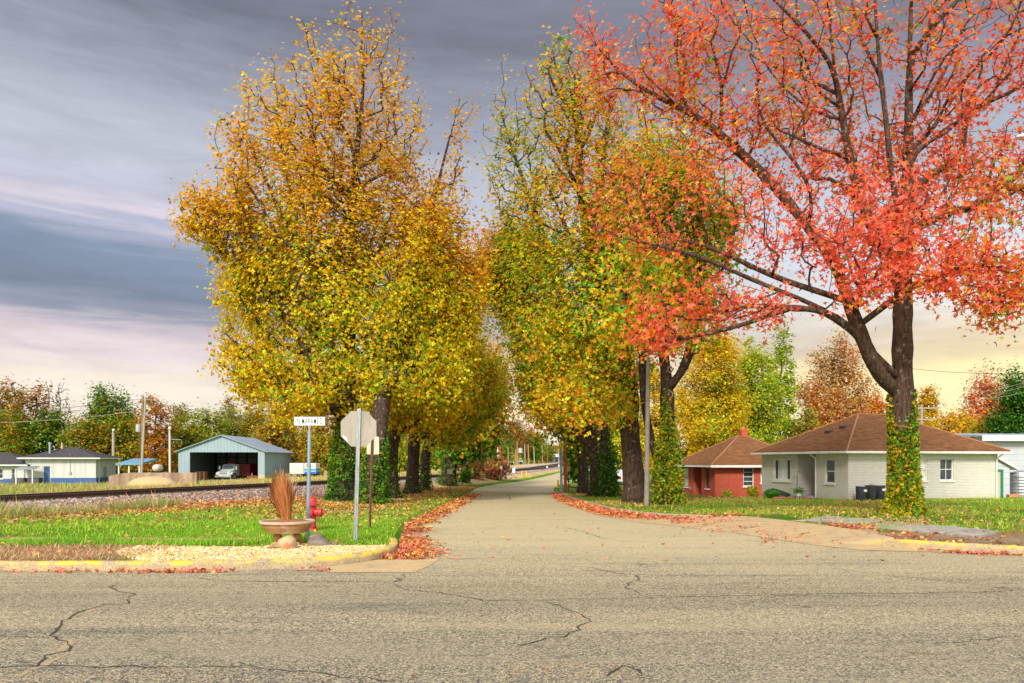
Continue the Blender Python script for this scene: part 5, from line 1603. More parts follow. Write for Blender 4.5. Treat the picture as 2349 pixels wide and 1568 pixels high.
# gable front with the doorway
mb.prism([(0, 0), (ox0, 0), (ox0, oz), (ox1, oz), (ox1, 0), (SW, 0), (SW, SE), (SW / 2, SP), (0, SE)], 0, .15)
mb.box((SW - .15, .152, .75), (SW, SD - .152, SE - .02)); mb.box((0, .152, .75), (.15, SD - .152, SE - .02))
mb.prism([(0, .75), (SW, .75), (SW, SE), (SW / 2, SP), (0, SE)], SD - .15, SD)
mb.build('wall', steel_b, rt)
mb = MB(); mb.box((-.04, .16, -.6), (.19, SD, .748)); mb.box((SW - .19, .16, -.6), (SW + .04, SD, .748)); mb.box((.2, SD - .19, -.6), (SW - .2, SD + .03, .748)); mb.box((ox1 + .05, -.07, -.6), (SW + .035, .155, .75)); mb.build('footing', pm('tan_concrete', (.52, .42, .26), (.42, .34, .22), 3, .9), rt)
mb = MB(); t_ = .10
for s in (0, 1):
    x0_, x1_ = (-.45, SW / 2) if s == 0 else (SW + .45, SW / 2)
    z0_ = SE - .45 * (SP - SE) / (SW / 2) + .03
    mb.add([(x0_, -.35, z0_), (x1_, -.35, SP + .03), (x1_, SD + .35, SP + .03), (x0_, SD + .35, z0_), (x0_, -.35, z0_ + t_), (x1_, -.35, SP + .03 + t_), (x1_, SD + .35, SP + .03 + t_), (x0_, SD + .35, z0_ + t_)],
           [(0, 3, 2, 1), (4, 5, 6, 7), (0, 1, 5, 4), (1, 2, 6, 5), (2, 3, 7, 6), (3, 0, 4, 7)])
mb.build('roof', steel_b2, rt)
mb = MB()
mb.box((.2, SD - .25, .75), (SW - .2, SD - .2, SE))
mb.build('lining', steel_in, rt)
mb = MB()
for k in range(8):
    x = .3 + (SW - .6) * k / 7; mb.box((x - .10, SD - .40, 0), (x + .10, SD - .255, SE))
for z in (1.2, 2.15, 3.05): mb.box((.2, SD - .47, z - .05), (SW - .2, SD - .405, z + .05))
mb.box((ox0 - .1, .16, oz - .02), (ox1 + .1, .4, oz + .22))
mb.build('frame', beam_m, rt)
for x in (ox0 - .08, ox1 - .08): mb = MB(); mb.box((x, .155, 0), (x + .16, .4, oz - .03)); mb.build('door_post', beam_m, rt)
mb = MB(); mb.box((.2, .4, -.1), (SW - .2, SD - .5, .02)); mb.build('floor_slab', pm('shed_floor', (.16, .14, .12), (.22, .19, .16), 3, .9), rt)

# tank truck in the shed
p = at(512, 1102.5, 97.); p.z = c0.z + .02
rt = root('tank_truck', p, 'white-cabbed truck with a red tank body parked in the open metal shed', 'truck', rz=math.radians(-7))
cabw = pm('cab_white', (.62, .68, .66), (.52, .57, .55), 4, .35, 0, 0); red_t = pm('tank_red', (.58, .02, .02), (.45, .018, .018), 3, .35, 0, 0); tyre = pm('tyre_black', (.02, .02, .02), (.035, .033, .03), 6, .9); chrome = pm('chrome_bar', (.55, .57, .58), (.45, .47, .48), 5, .25, .8, 0)
mb = MB()
mb.prism([(.15, .55), (.0, 1.05), (.9, 1.25), (1.15, 1.32), (1.45, 1.98), (1.75, 2.05), (2.9, 2.05), (2.9, .5), (.6, .5)], -.86, .86, 'x')
cb = mb.build('cab', cabw, rt, bevel=.05)
mb = MB(); mb.prism([(.25, .62), (.12, .82), (.35, 1.0), (.95, 1.08), (1.35, .95), (1.4, .62)], -1.14, -.865, 'x'); mb.build('fender', cabw, cb, bevel=.05); mb = MB(); mb.prism([(.25, .62), (.12, .82), (.35, 1.0), (.95, 1.08), (1.35, .95), (1.4, .62)], .865, 1.14, 'x'); mb.build('fender', cabw, cb, bevel=.05)
mb = MB(); mb.add([(-.74, 1.165, 1.40), (.74, 1.165, 1.40), (.72, 1.405, 1.92), (-.72, 1.405, 1.92)], [(0, 1, 2, 3)]); mb.build('windscreen', glass_mat('truck_glass', (.10, .15, .18), .1), cb)
for sx in (-1, 1):
    mb = MB(); mb.add([(sx * .872, 1.55, 1.35), (sx * .872, 2.2, 1.35), (sx * .872, 2.2, 1.88), (sx * .872, 1.72, 1.88)], [(0, 1, 2, 3)]); mb.build('side_window', glass_mat('truck_glass', (.10, .15, .18), .1), cb)
mb = MB(); mb.box((-.52, .02, .78), (.52, .10, 1.16)); gr = mb.build('grille', pm('grille_grey', (.30, .32, .32), (.24, .26, .26), 30, .4, .3, 0), cb)
mb = MB(); [mb.box((-.50 + k * .1, .0, .80), (-.48 + k * .1, .018, 1.14)) for k in range(11)]; mb.build('grille_bars', chrome, gr)
mb = MB(); mb.box((-1.12, -.12, .34), (1.12, .1, .58)); mb.build('bumper', chrome, rt, bevel=.03)
for sx in (-.88, .88):
    mb = MB(); mb.box((sx - .14, .02, .66), (sx + .14, .12, .82)); mb.build('headlight', pm('lamp_lens', (.55, .35, .25), (.6, .5, .45), 9, .2), rt)
for sx in (-1.18, 1.18):
    mb = MB(); mb.box((sx - .10, 1.2, 1.35), (sx + .10, 1.28, 1.85)); mb.tube([(sx, 1.3, 1.4), (sx * .75, 1.5, 1.4)], .02, 5); mb.build('mirror', cabw, rt)
mb = MB(); mb.box((-.45, 1.9, 2.055), (.45, 2.15, 2.2)); mb.build('roof_light', red_t, rt, bevel=.03)
mb = MB(); mb.prism([(-1.05, .75), (1.05, .75), (1.1, 1.6), (.8, 2.1), (-.8, 2.1), (-1.1, 1.6)], 3.05, 8.0); mb.build('tank', red_t, rt, bevel=.08)
mb = MB(); mb.box((-1.06, 3.05, .35), (-.6, 4.4, .745)); mb.box((.6, 3.05, .35), (1.06, 4.4, .745)); mb.box((-.4, .8, .4), (.4, 8, .55)); mb.build('chassis', red_t, rt)
for sx in (-1, 1):
    for y in (.85, 6.2, 7.3):
        w_ = 1.0
        mb = MB(); mb.tube([(sx * 1.02 - .14, y, .46), (sx * 1.02 + .14, y, .46)], .46, 20); wl = mb.build('wheel', tyre, rt)
        mb = MB(); mb.tube([(sx * 1.02 - .15, y, .46), (sx * 1.02 + .15, y, .46)], .24, 12); mb.build('rim', cabw, wl)

# things stored in the shed
def pallet(x, y, z, label):
    rt = root('pallet_stack', (x, y, z), label, 'pallets')
    m = pm('pallet_wood', (.34, .15, .07), (.22, .10, .05), 5, .9)
    for k in range(7):
        mb = MB()
        for j in range(5): mb.box((-.6, -.5 + j * .22, k * .16 + .1), (.6, -.36 + j * .22, k * .16 + .125))
        for sx in (-.55, 0, .55): mb.box((sx - .05, -.5, k * .16), (sx + .05, .5, k * .16 + .098))
        mb.build('pallet', m, rt)


q = at_ground(462, 96.5); pallet(q.x, q.y, c0.z + .02, 'stack of brown wooden pallets at the left of the shed doorway')
mb = MB(); mb.lathe([(.22, 0), (.22, .55), (.2, .6), (.05, .62)], n=14); q = at_ground(451, 94.2); tag(mb.build('drum', pm('blue_drum', (.01, .10, .42), (.01, .08, .34), 4, .4), loc=(q.x, q.y, c0.z - .05), smooth=True), 'blue plastic drum beside the concrete wall end', 'drum')
q = at_ground(567, 101); rt = root('farm_trailer', (q.x, q.y, c0.z + .02), 'dark red slatted trailer inside the shed, right of the truck', 'trailer')
mb = MB()
for k in range(6): mb.box((-.9, -1.5, .6 + k * .25), (.9, -1.45, .78 + k * .25)); mb.box((-.95, -1.44, .6 + k * .25), (-.9, 1.5, .78 + k * .25))
for x in (-.85, 0, .8): mb.box((x, -1.55, .4), (x + .08, -1.502, 2.1))
mb.build('sides', pm('dull_red', (.20, .03, .03), (.14, .025, .025), 4, .7), rt)
for sx in (-1, 1): mb = MB(); mb.tube([(sx * .8 - .1, 0, .4), (sx * .8 + .1, 0, .4)], .4, 16); mb.build('wheel', tyre, rt)
mb = MB(); mb.box((-.9, -1.4, .45), (.9, 1.5, .58)); mb.build('bed', pm('dull_red', (.2, .03, .03)), rt)
mb = MB(); r = RS(6)
for k in range(16): mb.box((-.6, -.06, -.03), (.6, .06, .03), M=Matrix.Translation((r.normal() * .5, r.normal() * .35, .05 + .035 * k)) @ Matrix.Rotation(r.uniform(0, 3), 4, 'Z') @ Matrix.Rotation(r.normal() * .25, 4, 'Y'))
q = at_ground(580, 95.8); tag(mb.build('timber_heap', pm('orange_timber', (.48, .20, .08), (.32, .13, .06), 5, .85), loc=(q.x, q.y, c0.z + .02)), 'heap of orange-brown timber offcuts at the right of the shed doorway', 'timber heap')
q = at_ground(545, 94.6); mb = MB(); mb.box((-1.6, -.5, 0), (.2, .5, .12)); mb.box((.6, -.4, 0), (2.1, .6, .07)); tag(mb.build('roofing_sheets', pm('sheet_pale', (.55, .60, .58), (.45, .48, .44), 3, .6), loc=(q.x, q.y, c0.z - .02)), 'pale sheets lying on the ground in front of the shed', 'sheets')

# long low white building
c0 = at(220, 1108, 89.5)
rt = root('workshop_building', c0, 'white panelled workshop with a blue base and a blue door beyond the railway', 'building', rz=math.radians(11))
f = 89.5 / FD; WW, WD, WHt = 7.7, 7.2, (1108 - 1051.5) * f
wp = metal_siding('white_panels', (.58, .57, .54), (.50, .49, .46), freq=.85, rough=.6, depth=.4); bp_ = pm('blue_base', (.05, .12, .30), (.04, .095, .24), 4, .6)
Mo = Matrix.Translation((-WW, 0, 0))
mb = MB(); wall_poly(mb, WW, WHt, .2, [(WW * .258, 0, WW * .345, 2.0)], Mo); mb.box((-.2, .202, 0), (0, WD, WHt)); mb.box((-WW, .202, 0), (-WW + .2, WD, WHt)); mb.box((-WW + .202, WD - .2, 0), (-.202, WD, WHt)); mb.build('wall', wp, rt)
mb = MB(); mb.box((-WW - .03, -.04, -.4), (-WW + WW * .25, -.003, .60)); mb.box((-WW + WW * .353, -.04, -.4), (.04, -.003, .60)); mb.box((.003, -.002, -.4), (.04, WD, .60)); mb.build('blue_skirting', bp_, rt)
mb = MB(); mb.box((WW * .258, .05, 0), (WW * .345, .12, 2.0), M=Mo); dr = mb.build('door', bp_, rt)
mb = MB(); [mb.box((WW * .258 + .12 + k * .15, .04, 1.4 + j * .25), (WW * .258 + .24 + k * .15, .049, 1.6 + j * .25), M=Mo) for k in range(3) for j in range(2)]; mb.build('door_panes', glass_mat('window_glass'), dr)
mb = MB(); hip_roof(mb, WW, WD, WHt + .05, .6, 1.35, .12, x0=-WW); rf = mb.build('roof', dk_roof, rt)
mb = MB(); mb.box((-WW - .65, -.66, WHt - .1), (.66, -.605, WHt + .05)); mb.box((.605, -.60, WHt - .1), (.66, WD + .6, WHt + .05)); mb.build('fascia', trim_w, rt)
mb = MB(); mb.tube([(-WW + 2.2, 1.2, WHt + .3), (-WW + 2.2, 1.2, WHt + 1.75)], .14, 10); mb.tube([(-WW + 2.2, 1.2, WHt + 1.65), (-WW + 2.2, 1.2, WHt + 1.9)], .2, 10); mb.build('flue', galv, rf, smooth=True)
mb = MB(); mb.tube([(-WW + 2.8, 3.2, WHt + .6), (-WW + 2.8, 3.2, WHt + 1.9)], .1, 8); mb.build('vent_pipe', pm('pipe_buff', (.55, .47, .36)), rf)
mb = MB(); mb.box((-2.95, -.10, 1.0), (-2.7, -.003, 1.35)); mb.tube([(-2.83, -.03, 1.35), (-2.83, -.03, WHt + .6)], .03, 6); mb.build('meter_box', galv, rt)
mb = MB(); mb.tube([(.05, .9, 0), (.05, .9, WHt)], .05, 6); mb.build('downspout', trim_w, rt)
mb = MB(); mb.box((.003, 2.6, .602), (.05, 3.6, 1.9)); mb.build('side_door', pm('grey_door', (.30, .32, .34)), rt)
# its neighbour cut by the frame
c1 = at(56, 1110, 88.)
rt = root('workshop_building', c1, 'lower white building with a dark roof at the left of the workshop', 'building', rz=math.radians(6))
mb = MB(); M2 = Matrix.Translation((-14, 0, 0)); wall_poly(mb, 14, 2.2, .2, [(12.55, .6, 12.95, 1.75), (11, .6, 11.6, 1.75)], M2); mb.box((-.2, .202, 0), (0, 7, 2.2)); mb.box((-14, .202, 0), (-13.8, 7, 2.2)); mb.box((-13.79, 6.8, 0), (-.21, 7, 2.2)); mb.build('wall', wp, rt)
window(rt, M2, 12.55, .6, 12.95, 1.75, trim_w, glass, 1, 2); window(rt, M2, 11, .6, 11.6, 1.75, trim_w, glass, 1, 2)
mb = MB(); mb.box((-14, -.04, -.4), (.04, -.003, .58)); mb.build('blue_skirting', bp_, rt)
mb = MB(); hip_roof(mb, 14, 7, 2.25, .6, 1.5, .12, x0=-14); rf = mb.build('roof', dk_roof, rt)
mb = MB(); mb.tube([(.3, .2, 2.3), (.3, .2, 3.1)], .16, 8); mb.build('vent_pipe', galv, rf)
mb = MB(); mb.box((-14.6, -.66, 2.12), (.66, -.605, 2.26)); mb.build('fascia', trim_w, rt)
q = at(50, 1110, 86.3); q.z = g1(q.x, q.y)
rt = root('lean_canopy', q, 'small grey canopy on posts between the two white buildings', 'canopy')
mb = MB(); mb.add([(-.8, 0, 1.75), (1.3, 0, 1.75), (1.3, 1.2, 2.05), (-.8, 1.2, 2.05), (-.8, 0, 1.85), (1.3, 0, 1.85), (1.3, 1.2, 2.15), (-.8, 1.2, 2.15)], [(0, 3, 2, 1), (4, 5, 6, 7), (0, 1, 5, 4), (1, 2, 6, 5), (2, 3, 7, 6), (3, 0, 4, 7)]); mb.build('roof', galv, rt)
for x in (-.7, 1.2): mb = MB(); mb.box((x - .05, .02, 0), (x + .05, .12, 1.76)); mb.build('post', trim_w, rt)
for i, (u, Y, s_, lab) in enumerate(((78, 88.0, .75, 'dark air conditioning unit against the blue base of the workshop'), (44, 87.6, .8, 'dark air conditioning unit under the grey canopy'))):
    q = at_ground(u, Y); rt = root('air_conditioner', q, lab, 'air conditioner')
    mb = MB(); mb.box((-s_, -.3, 0), (s_, .3, .75)); mb.build('case', pm('unit_dark', (.05, .05, .055), (.08, .08, .085), 8, .6), rt, bevel=.03)
    mb = MB(); [mb.box((-s_ + .05, -.32, .08 + k * .09), (s_ - .05, -.302, .12 + k * .09)) for k in range(7)]; mb.build('louvres', pm('unit_grey', (.16, .16, .17)), rt)

# weathered concrete wall, sand heap, shelter, gas tank
m_, k_, b_ = base_mat('stained_concrete', .9, 0, .2)
v_ = obj_vec(k_)
st = k_.noise(k_.mapping(v_, (1, 1, .12)), 1.3, 7, .7); s2 = k_.noise(v_, 2, 6, .6)
k_.link(k_.mix(k_.ramp(st, [(.42, 0.), (.66, .85)]), k_.ramp(s2, [(.35, (.42, .30, .19)), (.65, (.32, .23, .16))]), (.14, .075, .06)), b_.inputs['Base Color']); add_bump(k_, b_, s2, .4, .05)
def bank_wall(name, u0, u1, v0, v1, Y, label, taper):
    a = at(u0, v1, Y); W_ = (u1 - u0) / FD * Y; Hh = (v1 - v0) / FD * Y
    o_ = MB(); pr_ = [(0, -.6), (W_, -.6), (W_, Hh), (taper, Hh), (taper * .4, Hh * .9), (0, Hh * .72)] if taper else [(0, -.6), (W_, -.6), (W_, Hh), (0, Hh)]
    o_.prism(pr_, 0, .4); tag(o_.build(name, m_, loc=a, bevel=.03), label, 'wall')
bank_wall('concrete_wall', 249, 451, 1085, 1114, 76., 'long stained concrete wall behind the sand heap', 2.2)
bank_wall('concrete_wall', 743, 800, 1080, 1102, 97., 'short brown concrete wall right of the blue and white box', 0)
q = at_ground(354, 73.5); mb = MB(); mb.rock((0, 0, 0), (2.3, 1.6, (1116 - 1097) / FD * 73.5 + .15), 9, 4, .10)
tag(mb.build('sand_heap', pm('sand_heap_m', (.50, .38, .19), (.40, .30, .15), 7, .95, 0, .5), loc=(q.x, q.y, at(354, 1115, 73.5).z), smooth=True), 'heap of tan sand in front of the stained concrete wall', 'sand heap')
q = at(265, 1100, 86.); f = 86. / FD; q.z = g1(q.x, q.y)
rt = root('open_shelter', q, 'open shelter with a light blue roof behind the concrete wall', 'shelter')
zt = EYE + (HY - 1067) * f - q.z; W_ = (322 - 265) * f
mb = MB(); mb.add([(0, 0, zt), (W_, 0, zt), (W_, 4, zt + .5), (0, 4, zt + .5), (0, 0, zt + .18), (W_, 0, zt + .18), (W_, 4, zt + .75), (0, 4, zt + .75)], [(0, 3, 2, 1), (4, 5, 6, 7), (0, 1, 5, 4), (1, 2, 6, 5), (2, 3, 7, 6), (3, 0, 4, 7)]); mb.build('roof', metal_siding('shelter_roof', (.16, .33, .48), (.13, .27, .40), freq=2), rt)
for x in (.25, W_ / 2, W_ - .25):
    mb = MB(); mb.box((x - .06, .2, 0), (x + .06, .32, zt)); mb.build('post', trim_w, rt)
mb = MB(); mb.box((.2, 3.6, 0), (W_ - .2, 3.8, 1.5)); mb.build('stored_timber', beam_m, rt)
q = at(341, 1086, 80.)
rt = root('gas_tank', q, 'white-ended round gas tank standing above the concrete wall', 'tank')
mb = MB(); Mx = Matrix.Rotation(math.radians(10), 4, 'Z') @ Matrix.Rotation(-PI / 2, 4, 'X')
mb.lathe([(.01, -.9), (.25, -.86), (.37, -.75), (.40, -.6), (.40, .6), (.37, .75), (.25, .86), (.01, .9)], c=(0.6, .8, .55), n=24, M=Mx); mb.build('shell', pm('tank_pink', (.62, .58, .56), (.50, .36, .34), 1.2, .5), rt, smooth=True)
mb = MB(); mb.box((-.3, .3, -1.3), (.1, .9, .1)); mb.box((1.0, .9, -1.3), (1.4, 1.5, .1)); mb.build('cradle', conc, rt)

# two box trailers behind the shed
def box_trailer(u0, u1, v0, v1, Y, L, label, bands):
    a = at(u0, v1, Y); a.z = g1(a.x, a.y); f = Y / FD; W_ = (u1 - u0) * f; Hh = EYE + (HY - v0) * f - a.z
    rt = root('box_trailer', a, label, 'trailer', rz=math.radians(4))
    z0 = .55
    mb = MB(); mb.box((0, 0, z0), (W_, L, Hh)); b = mb.build('body', pm('box_white', (.72, .70, .62), (.62, .60, .54), 3, .5), rt, bevel=.08)
    for z_a, z_b, m in bands:
        mb = MB(); mb.box((.05, -.012, z0 + (Hh - z0) * z_a), (W_ - .05, -.002, z0 + (Hh - z0) * z_b)); mb.box((W_ + .002, .05, z0 + (Hh - z0) * z_a), (W_ + .012, L - .05, z0 + (Hh - z0) * z_b)); mb.build('painted_band', m, b)
    for y in (.9, L - 1.0):
        for x in (.2, W_ - .2):
            mb = MB(); mb.tube([(x - .12, y, .4), (x + .12, y, .4)], .4, 14); wl = mb.build('wheel', tyre, rt)
    mb = MB(); mb.box((.2, .1, .4), (W_ - .2, L - .1, .54)); mb.build('chassis', beam_m, rt)
    return rt, b, W_, Hh, z0


sky_b = pm('box_cyan', (.01, .36, .62), (.01, .30, .54), 3, .45); roy = pm('box_blue', (.01, .14, .60), (.01, .11, .5), 3, .45)
box_trailer(664, 696, 1063, 1099, 100., 5.0, 'plain white box trailer just right of the metal shed', [])
rt, b, W_, Hh, z0 = box_trailer(698, 724, 1063, 1100, 96., 3.0, 'white box trailer with bright blue bands and red lettering', [(.28, .50, sky_b), (.02, .22, roy)])
redl = pm('letter_red', (.45, .10, .06), (.38, .08, .05), 3, .5)
text_mesh('A', .75, .7, redl, 'lettering', b, Matrix.Translation((.30, -.008, z0 + (Hh - z0) * .72)) @ FRONT, .002)
text_mesh('es', .52, .8, redl, 'lettering', b, Matrix.Translation((1.08, -.008, z0 + (Hh - z0) * .75)) @ FRONT, .002)

# ------------------------------------------------------------------ poles, lamps, wires
def pole(name, u0, v0, u1, v1, Y, rad, mat, label, cat='utility pole', group=None, extra=None, ground=True):
    """v0,u0 = foot, v1,u1 = top"""
    a = at(u0, v0, Y)
    if ground: a.z = g1(a.x, a.y)
    b = at(u1, v1, Y) - a
    rt = root(name, a, label, cat, group)
    mb = MB(); mb.tube([(0, 0, -.3), tuple(b * .5), tuple(b)], [rad, rad * .88, rad * .75], 12); mb.build('shaft', mat, rt, smooth=True)
    if extra: extra(rt, b)
    return rt, a + b


def ex_trans(rt, b):
    q = b * .62
    mb = MB(); mb.lathe([(.02, 0), (.24, .02), (.25, .1), (.25, .75), (.22, .82), (.05, .85)], c=(q.x - .45, 0, q.z - .2), n=16); t = mb.build('transformer', pm('transformer', (.42, .48, .46), (.36, .42, .40), 5, .5), rt, smooth=True)
    mb = MB(); mb.tube([(q.x - .45, 0, q.z + .62), (q.x - .45, 0, q.z + .85)], .04, 6); mb.tube([(q.x - .2, 0, q.z), (q.x, 0, q.z)], .03, 5); mb.build('bushing', galv, t)
    mb = MB(); mb.box((b.x - .3, -.06, b.z - .45), (b.x + .7, .06, b.z - .33)); mb.build('crossarm', grey_wood, rt)


lampw = pm('lamp_shell', (.70, .70, .68), (.6, .6, .58), 5, .3)
def ex_lamp(rt, b):
    mb = MB(); mb.rock((b.x + .1, -.15, b.z - .1), (.18, .18, .22), 2, 2, .02); mb.build('lamp', lampw, rt, smooth=True)
    mb = MB(); mb.tube([(b.x, 0, b.z - .2), (b.x + .1, -.1, b.z - .1)], .03, 6); mb.build('bracket', galv, rt)


def ex_lamp_arm(rt, b):
    ex_lamp(rt, b)
    mb = MB(); mb.tube([(b.x, 0, b.z - 1.3), (b.x + 1.3, 0, b.z - 1.38), (b.x + 1.35, 0, b.z - 1.9)], .035, 6); mb.tube([(b.x, 0, b.z - .6), (b.x - 1.2, 0, b.z - 2.4)], .02, 5); mb.build('arm', galv, rt)


_, T1 = pole('utility_pole', 325, 1110, 328, 909, 80., .15, wood_pole, 'tall wooden pole with a grey transformer, left of the metal shed', extra=ex_trans)
_, T2 = pole('utility_pole', 323, 1110, 334, 911, 79.5, .13, grey_wood, 'slightly leaning pole right against the transformer pole')
_, T3 = pole('light_pole', 390, 1112, 389, 981, 82., .13, pm('pole_white', (.62, .60, .54), (.52, .50, .45), 4, .7), 'pale pole with a round lamp beside the metal shed', 'light pole', extra=ex_lamp_arm)
_, T4 = pole('light_pole', 260, 1106, 260, 986, 100., .22, grey_wood, 'grey wooden pole with a lamp behind the white workshop', 'light pole', extra=ex_lamp)
f_ = 29 / FD


def ex_street(rt, b):
    dx = (1389 - 1487) / FD * 28.; dz = (820 - 741) / FD * 28.
    mb = MB(); mb.tube([(b.x, 0, b.z), (b.x + dx * .1, 0, b.z + dz * .7), (b.x + dx * .5, 0, b.z + dz), (b.x + dx * .82, 0, b.z + dz)], .02, 8); a = mb.build('arm', galv, rt, smooth=True)
    mb = MB(); mb.rock((b.x + dx, 0, b.z + dz), (.30, .14, .075), 4, 3, .03); mb.build('lamp_head', lampw, a, smooth=True)


pole('street_lamp', 1483, 1168, 1487, 820, 28., .098, pm('grey_concrete', (.28, .25, .20), (.20, .18, .15), 4, .9, 0, .3), 'pale concrete street lamp pole in front of the large trunk right of the road', 'street lamp', extra=ex_street)


def ex_street2(rt, b):
    mb = MB(); mb.tube([(b.x, 0, b.z), (b.x - .6, 0, b.z + .35), (b.x - 1.6, 0, b.z + .42)], .03, 8); a = mb.build('arm', galv, rt, smooth=True)
    mb = MB(); mb.rock((b.x - 1.82, 0, b.z + .40), (.33, .16, .085), 4, 3, .03); mb.build('lamp_head', lampw, a, smooth=True)


pole('street_lamp', 2514, 1190, 2514, 348, 20., .12, conc, 'street lamp head reaching in at the right edge among the red leaves', 'street lamp', extra=ex_street2)
pole('sign_pole', 1288, 1121, 1286.5, 1006, 50., .085, galv_blue, 'slim grey-blue metal pole beside the orange wooden pole', 'pole')
_, T6 = pole('utility_pole', 1297.5, 1120, 1294, 960, 49., .11, org_wood, 'orange-brown wooden pole at the right side of the road')
# bollards
def bollard(u, v, h, Y, label, foot=False):
    p = at_ground(u, Y); rt = root('bollard', p, label, 'bollard', 'yellow bollards')
    mb = MB(); mb.tube([(0, 0, -.1), (0, 0, h - .03), (0, 0, h)], [.075, .075, .05], 12)
    mb.build('shaft', yel_p, rt, smooth=True)
    if foot: mb = MB(); mb.box((.08, -.08, 0), (.5, .08, .1)); mb.build('foot', yel_p, rt, bevel=.02)


h_ = hit(1280, 1121); bollard(1280, 1121, 20 / FD * h_.y, h_.y, 'yellow bollard beside the orange pole')
h_ = hit(1197, 1096); bollard(1197, 1096, 15 / FD * h_.y, h_.y, 'yellow bollard on the verge, left one of the distant pair')
h_ = hit(1207.5, 1096); bollard(1207.5, 1096, 15 / FD * h_.y, h_.y, 'yellow bollard with a foot on the verge, right one of the distant pair', True)


def post_sign(u, vf, vp0, vp1, w_, Y, pm_, sm, label, name='road_sign', red=False):
    p = at_ground(u, Y); f = Y / FD; z0, z1 = EYE + (HY - vp1) * f - p.z, EYE + (HY - vp0) * f - p.z
    rt = root(name, p, label, 'road sign')
    mb = MB(); mb.tube([(0, 0, -.1), (0, 0, z1 - .03)], .033, 6); mb.build('post', pm_, rt)
    mb = MB(); mb.box((-w_ * f / 2, -.045, z0), (w_ * f / 2, -.036, z1)); pn = mb.build('sign_panel', sm, rt, bevel=.003)
    if red:
        mb = MB(); zc = z1 - (z1 - z0) * .36; R = w_ * f * .32; vs = []
        for k in range(24):
            a = k * PI / 12; vs += [(R * math.cos(a), -.048, zc + R * math.sin(a)), (R * .74 * math.cos(a), -.048, zc + R * .74 * math.sin(a))]
        mb.add(vs, [(2 * k, 2 * k + 1, (2 * k + 3) % 48, (2 * k + 2) % 48) for k in range(24)]); mb.box((-R * .75, -.0495, zc - .02), (R * .75, -.0475, zc + .02), M=Matrix.Translation((0, 0, zc)) @ Matrix.Rotation(.78, 4, 'Y') @ Matrix.Translation((0, 0, -zc)))
        mb.build('red_ring', red_p, pn)


buff = pm('plate_buff', (.55, .46, .30), (.46, .38, .25), 5, .6); pinkw = pm('plate_pink', (.62, .50, .52), (.56, .44, .46), 5, .6)
h_ = hit(1032, 1133); post_sign(1032, 1133, 1077, 1088, 13, h_.y, brown_st, buff, 'small buff plate on a dark post on the lawn beside the left trunks')
h_ = hit(1303.5, 1130); post_sign(1303.5, 1130, 1071, 1082, 6.8, h_.y, brown_st, pinkw, 'no parking plate with a red ring on a dark post by the right kerb', red=True)
h_ = hit(1150, 1105); post_sign(1150, 1105, 1069.5, 1077, 4.8, h_.y, galv, pm('plate_pale', (.6, .66, .64)), 'pale plate on a grey post on the verge near the small red tree')
h_ = hit(1255, 1089); post_sign(1255, 1089, 1069, 1074, 3.4, h_.y, galv, pm('plate_pale', (.6, .66, .64)), 'tiny pale plate on the far verge beside the rails')
h_ = hit(1282, 1084); post_sign(1282, 1084, 1066, 1071, 3.0, h_.y, galv, pm('plate_pale', (.6, .66, .64)), 'farthest tiny plate on the verge near the slim metal pole')
h_ = hit(1178.5, 1086.5); p = at_ground(1178.5, h_.y); f = h_.y / FD; W_ = 6.6 * f; H_ = 13.5 * f
rt = root('signal_cabinet', p, 'white metal cabinet standing beside the railway in the distance', 'cabinet')
mb = MB(); mb.box((-W_ / 2, 0, 0), (W_ / 2, .5, H_)); cb = mb.build('case', white_p, rt, bevel=.02); mb = MB(); mb.box((-W_ / 2 + .04, -.012, .08), (W_ / 2 - .04, -.001, H_ - .08)); mb.build('door', pm('cabinet_door', (.68, .72, .72)), cb)
mb = MB(); mb.box((-W_ / 2 - .04, -.04, H_ + .001), (W_ / 2 + .04, .54, H_ + .05)); mb.build('cap', galv, rt)

# distant line of poles along the tracks
dp = [(1141.6, 1021, 'pole_white', 150, 'pale pole beside the red banner, first of the distant row'), (1165, 1019, 'pole_tan', 165, 'tan pole left of the distant grey trailer'), (1186, 1017, 'pole_orange2', 170, 'orange pole with a pale transformer in the distant row'), (1183, 1032, 'pole_tan', 178, 'short tan pole touching the transformer pole'),
      (1203.5, 1020, 'pole_grey', 185, 'grey distant pole right of the transformer pole'), (1211.5, 1020, 'pole_orange2', 186, 'orange distant pole paired with the grey one'), (1224.5, 1025, 'pole_grey', 200, 'grey distant pole in front of the yellow hedge of trees'), (1243.5, 1024, 'pole_grey', 215, 'grey distant pole before the last tall green trees'),
      (1255, 1032, 'pole_tan', 228, 'tan distant pole near the end of the tall trees'), (1281, 1031, 'pole_tan', 260, 'leaning far pole right of the blue-roofed house')]
pmats = {'pole_white': pm('pole_white', (.62, .60, .54)), 'pole_tan': tan_wood, 'pole_grey': grey_wood, 'pole_orange2': pm('pole_orange2', (.48, .24, .10), (.36, .17, .07), 5, .9)}
prevs = []
for i, (u, vt, mm, Y, lab) in enumerate(dp):
    def ex(rt, b, i=i):
        if i == 2: mb = MB(); mb.lathe([(.2, 0), (.5, .05), (.5, 1.1), (.1, 1.2)], c=(b.x + .75, 0, b.z - 2.3), n=10); mb.build('transformer', pm('transformer', (.42, .48, .46)), rt)
    _, T = pole('utility_pole', u + (1.2 if i not in (0,) else 1.0), 1066, u, vt, Y, .15, pmats[mm], lab, group='poles along the distant tracks', extra=ex)
    prevs.append(T)
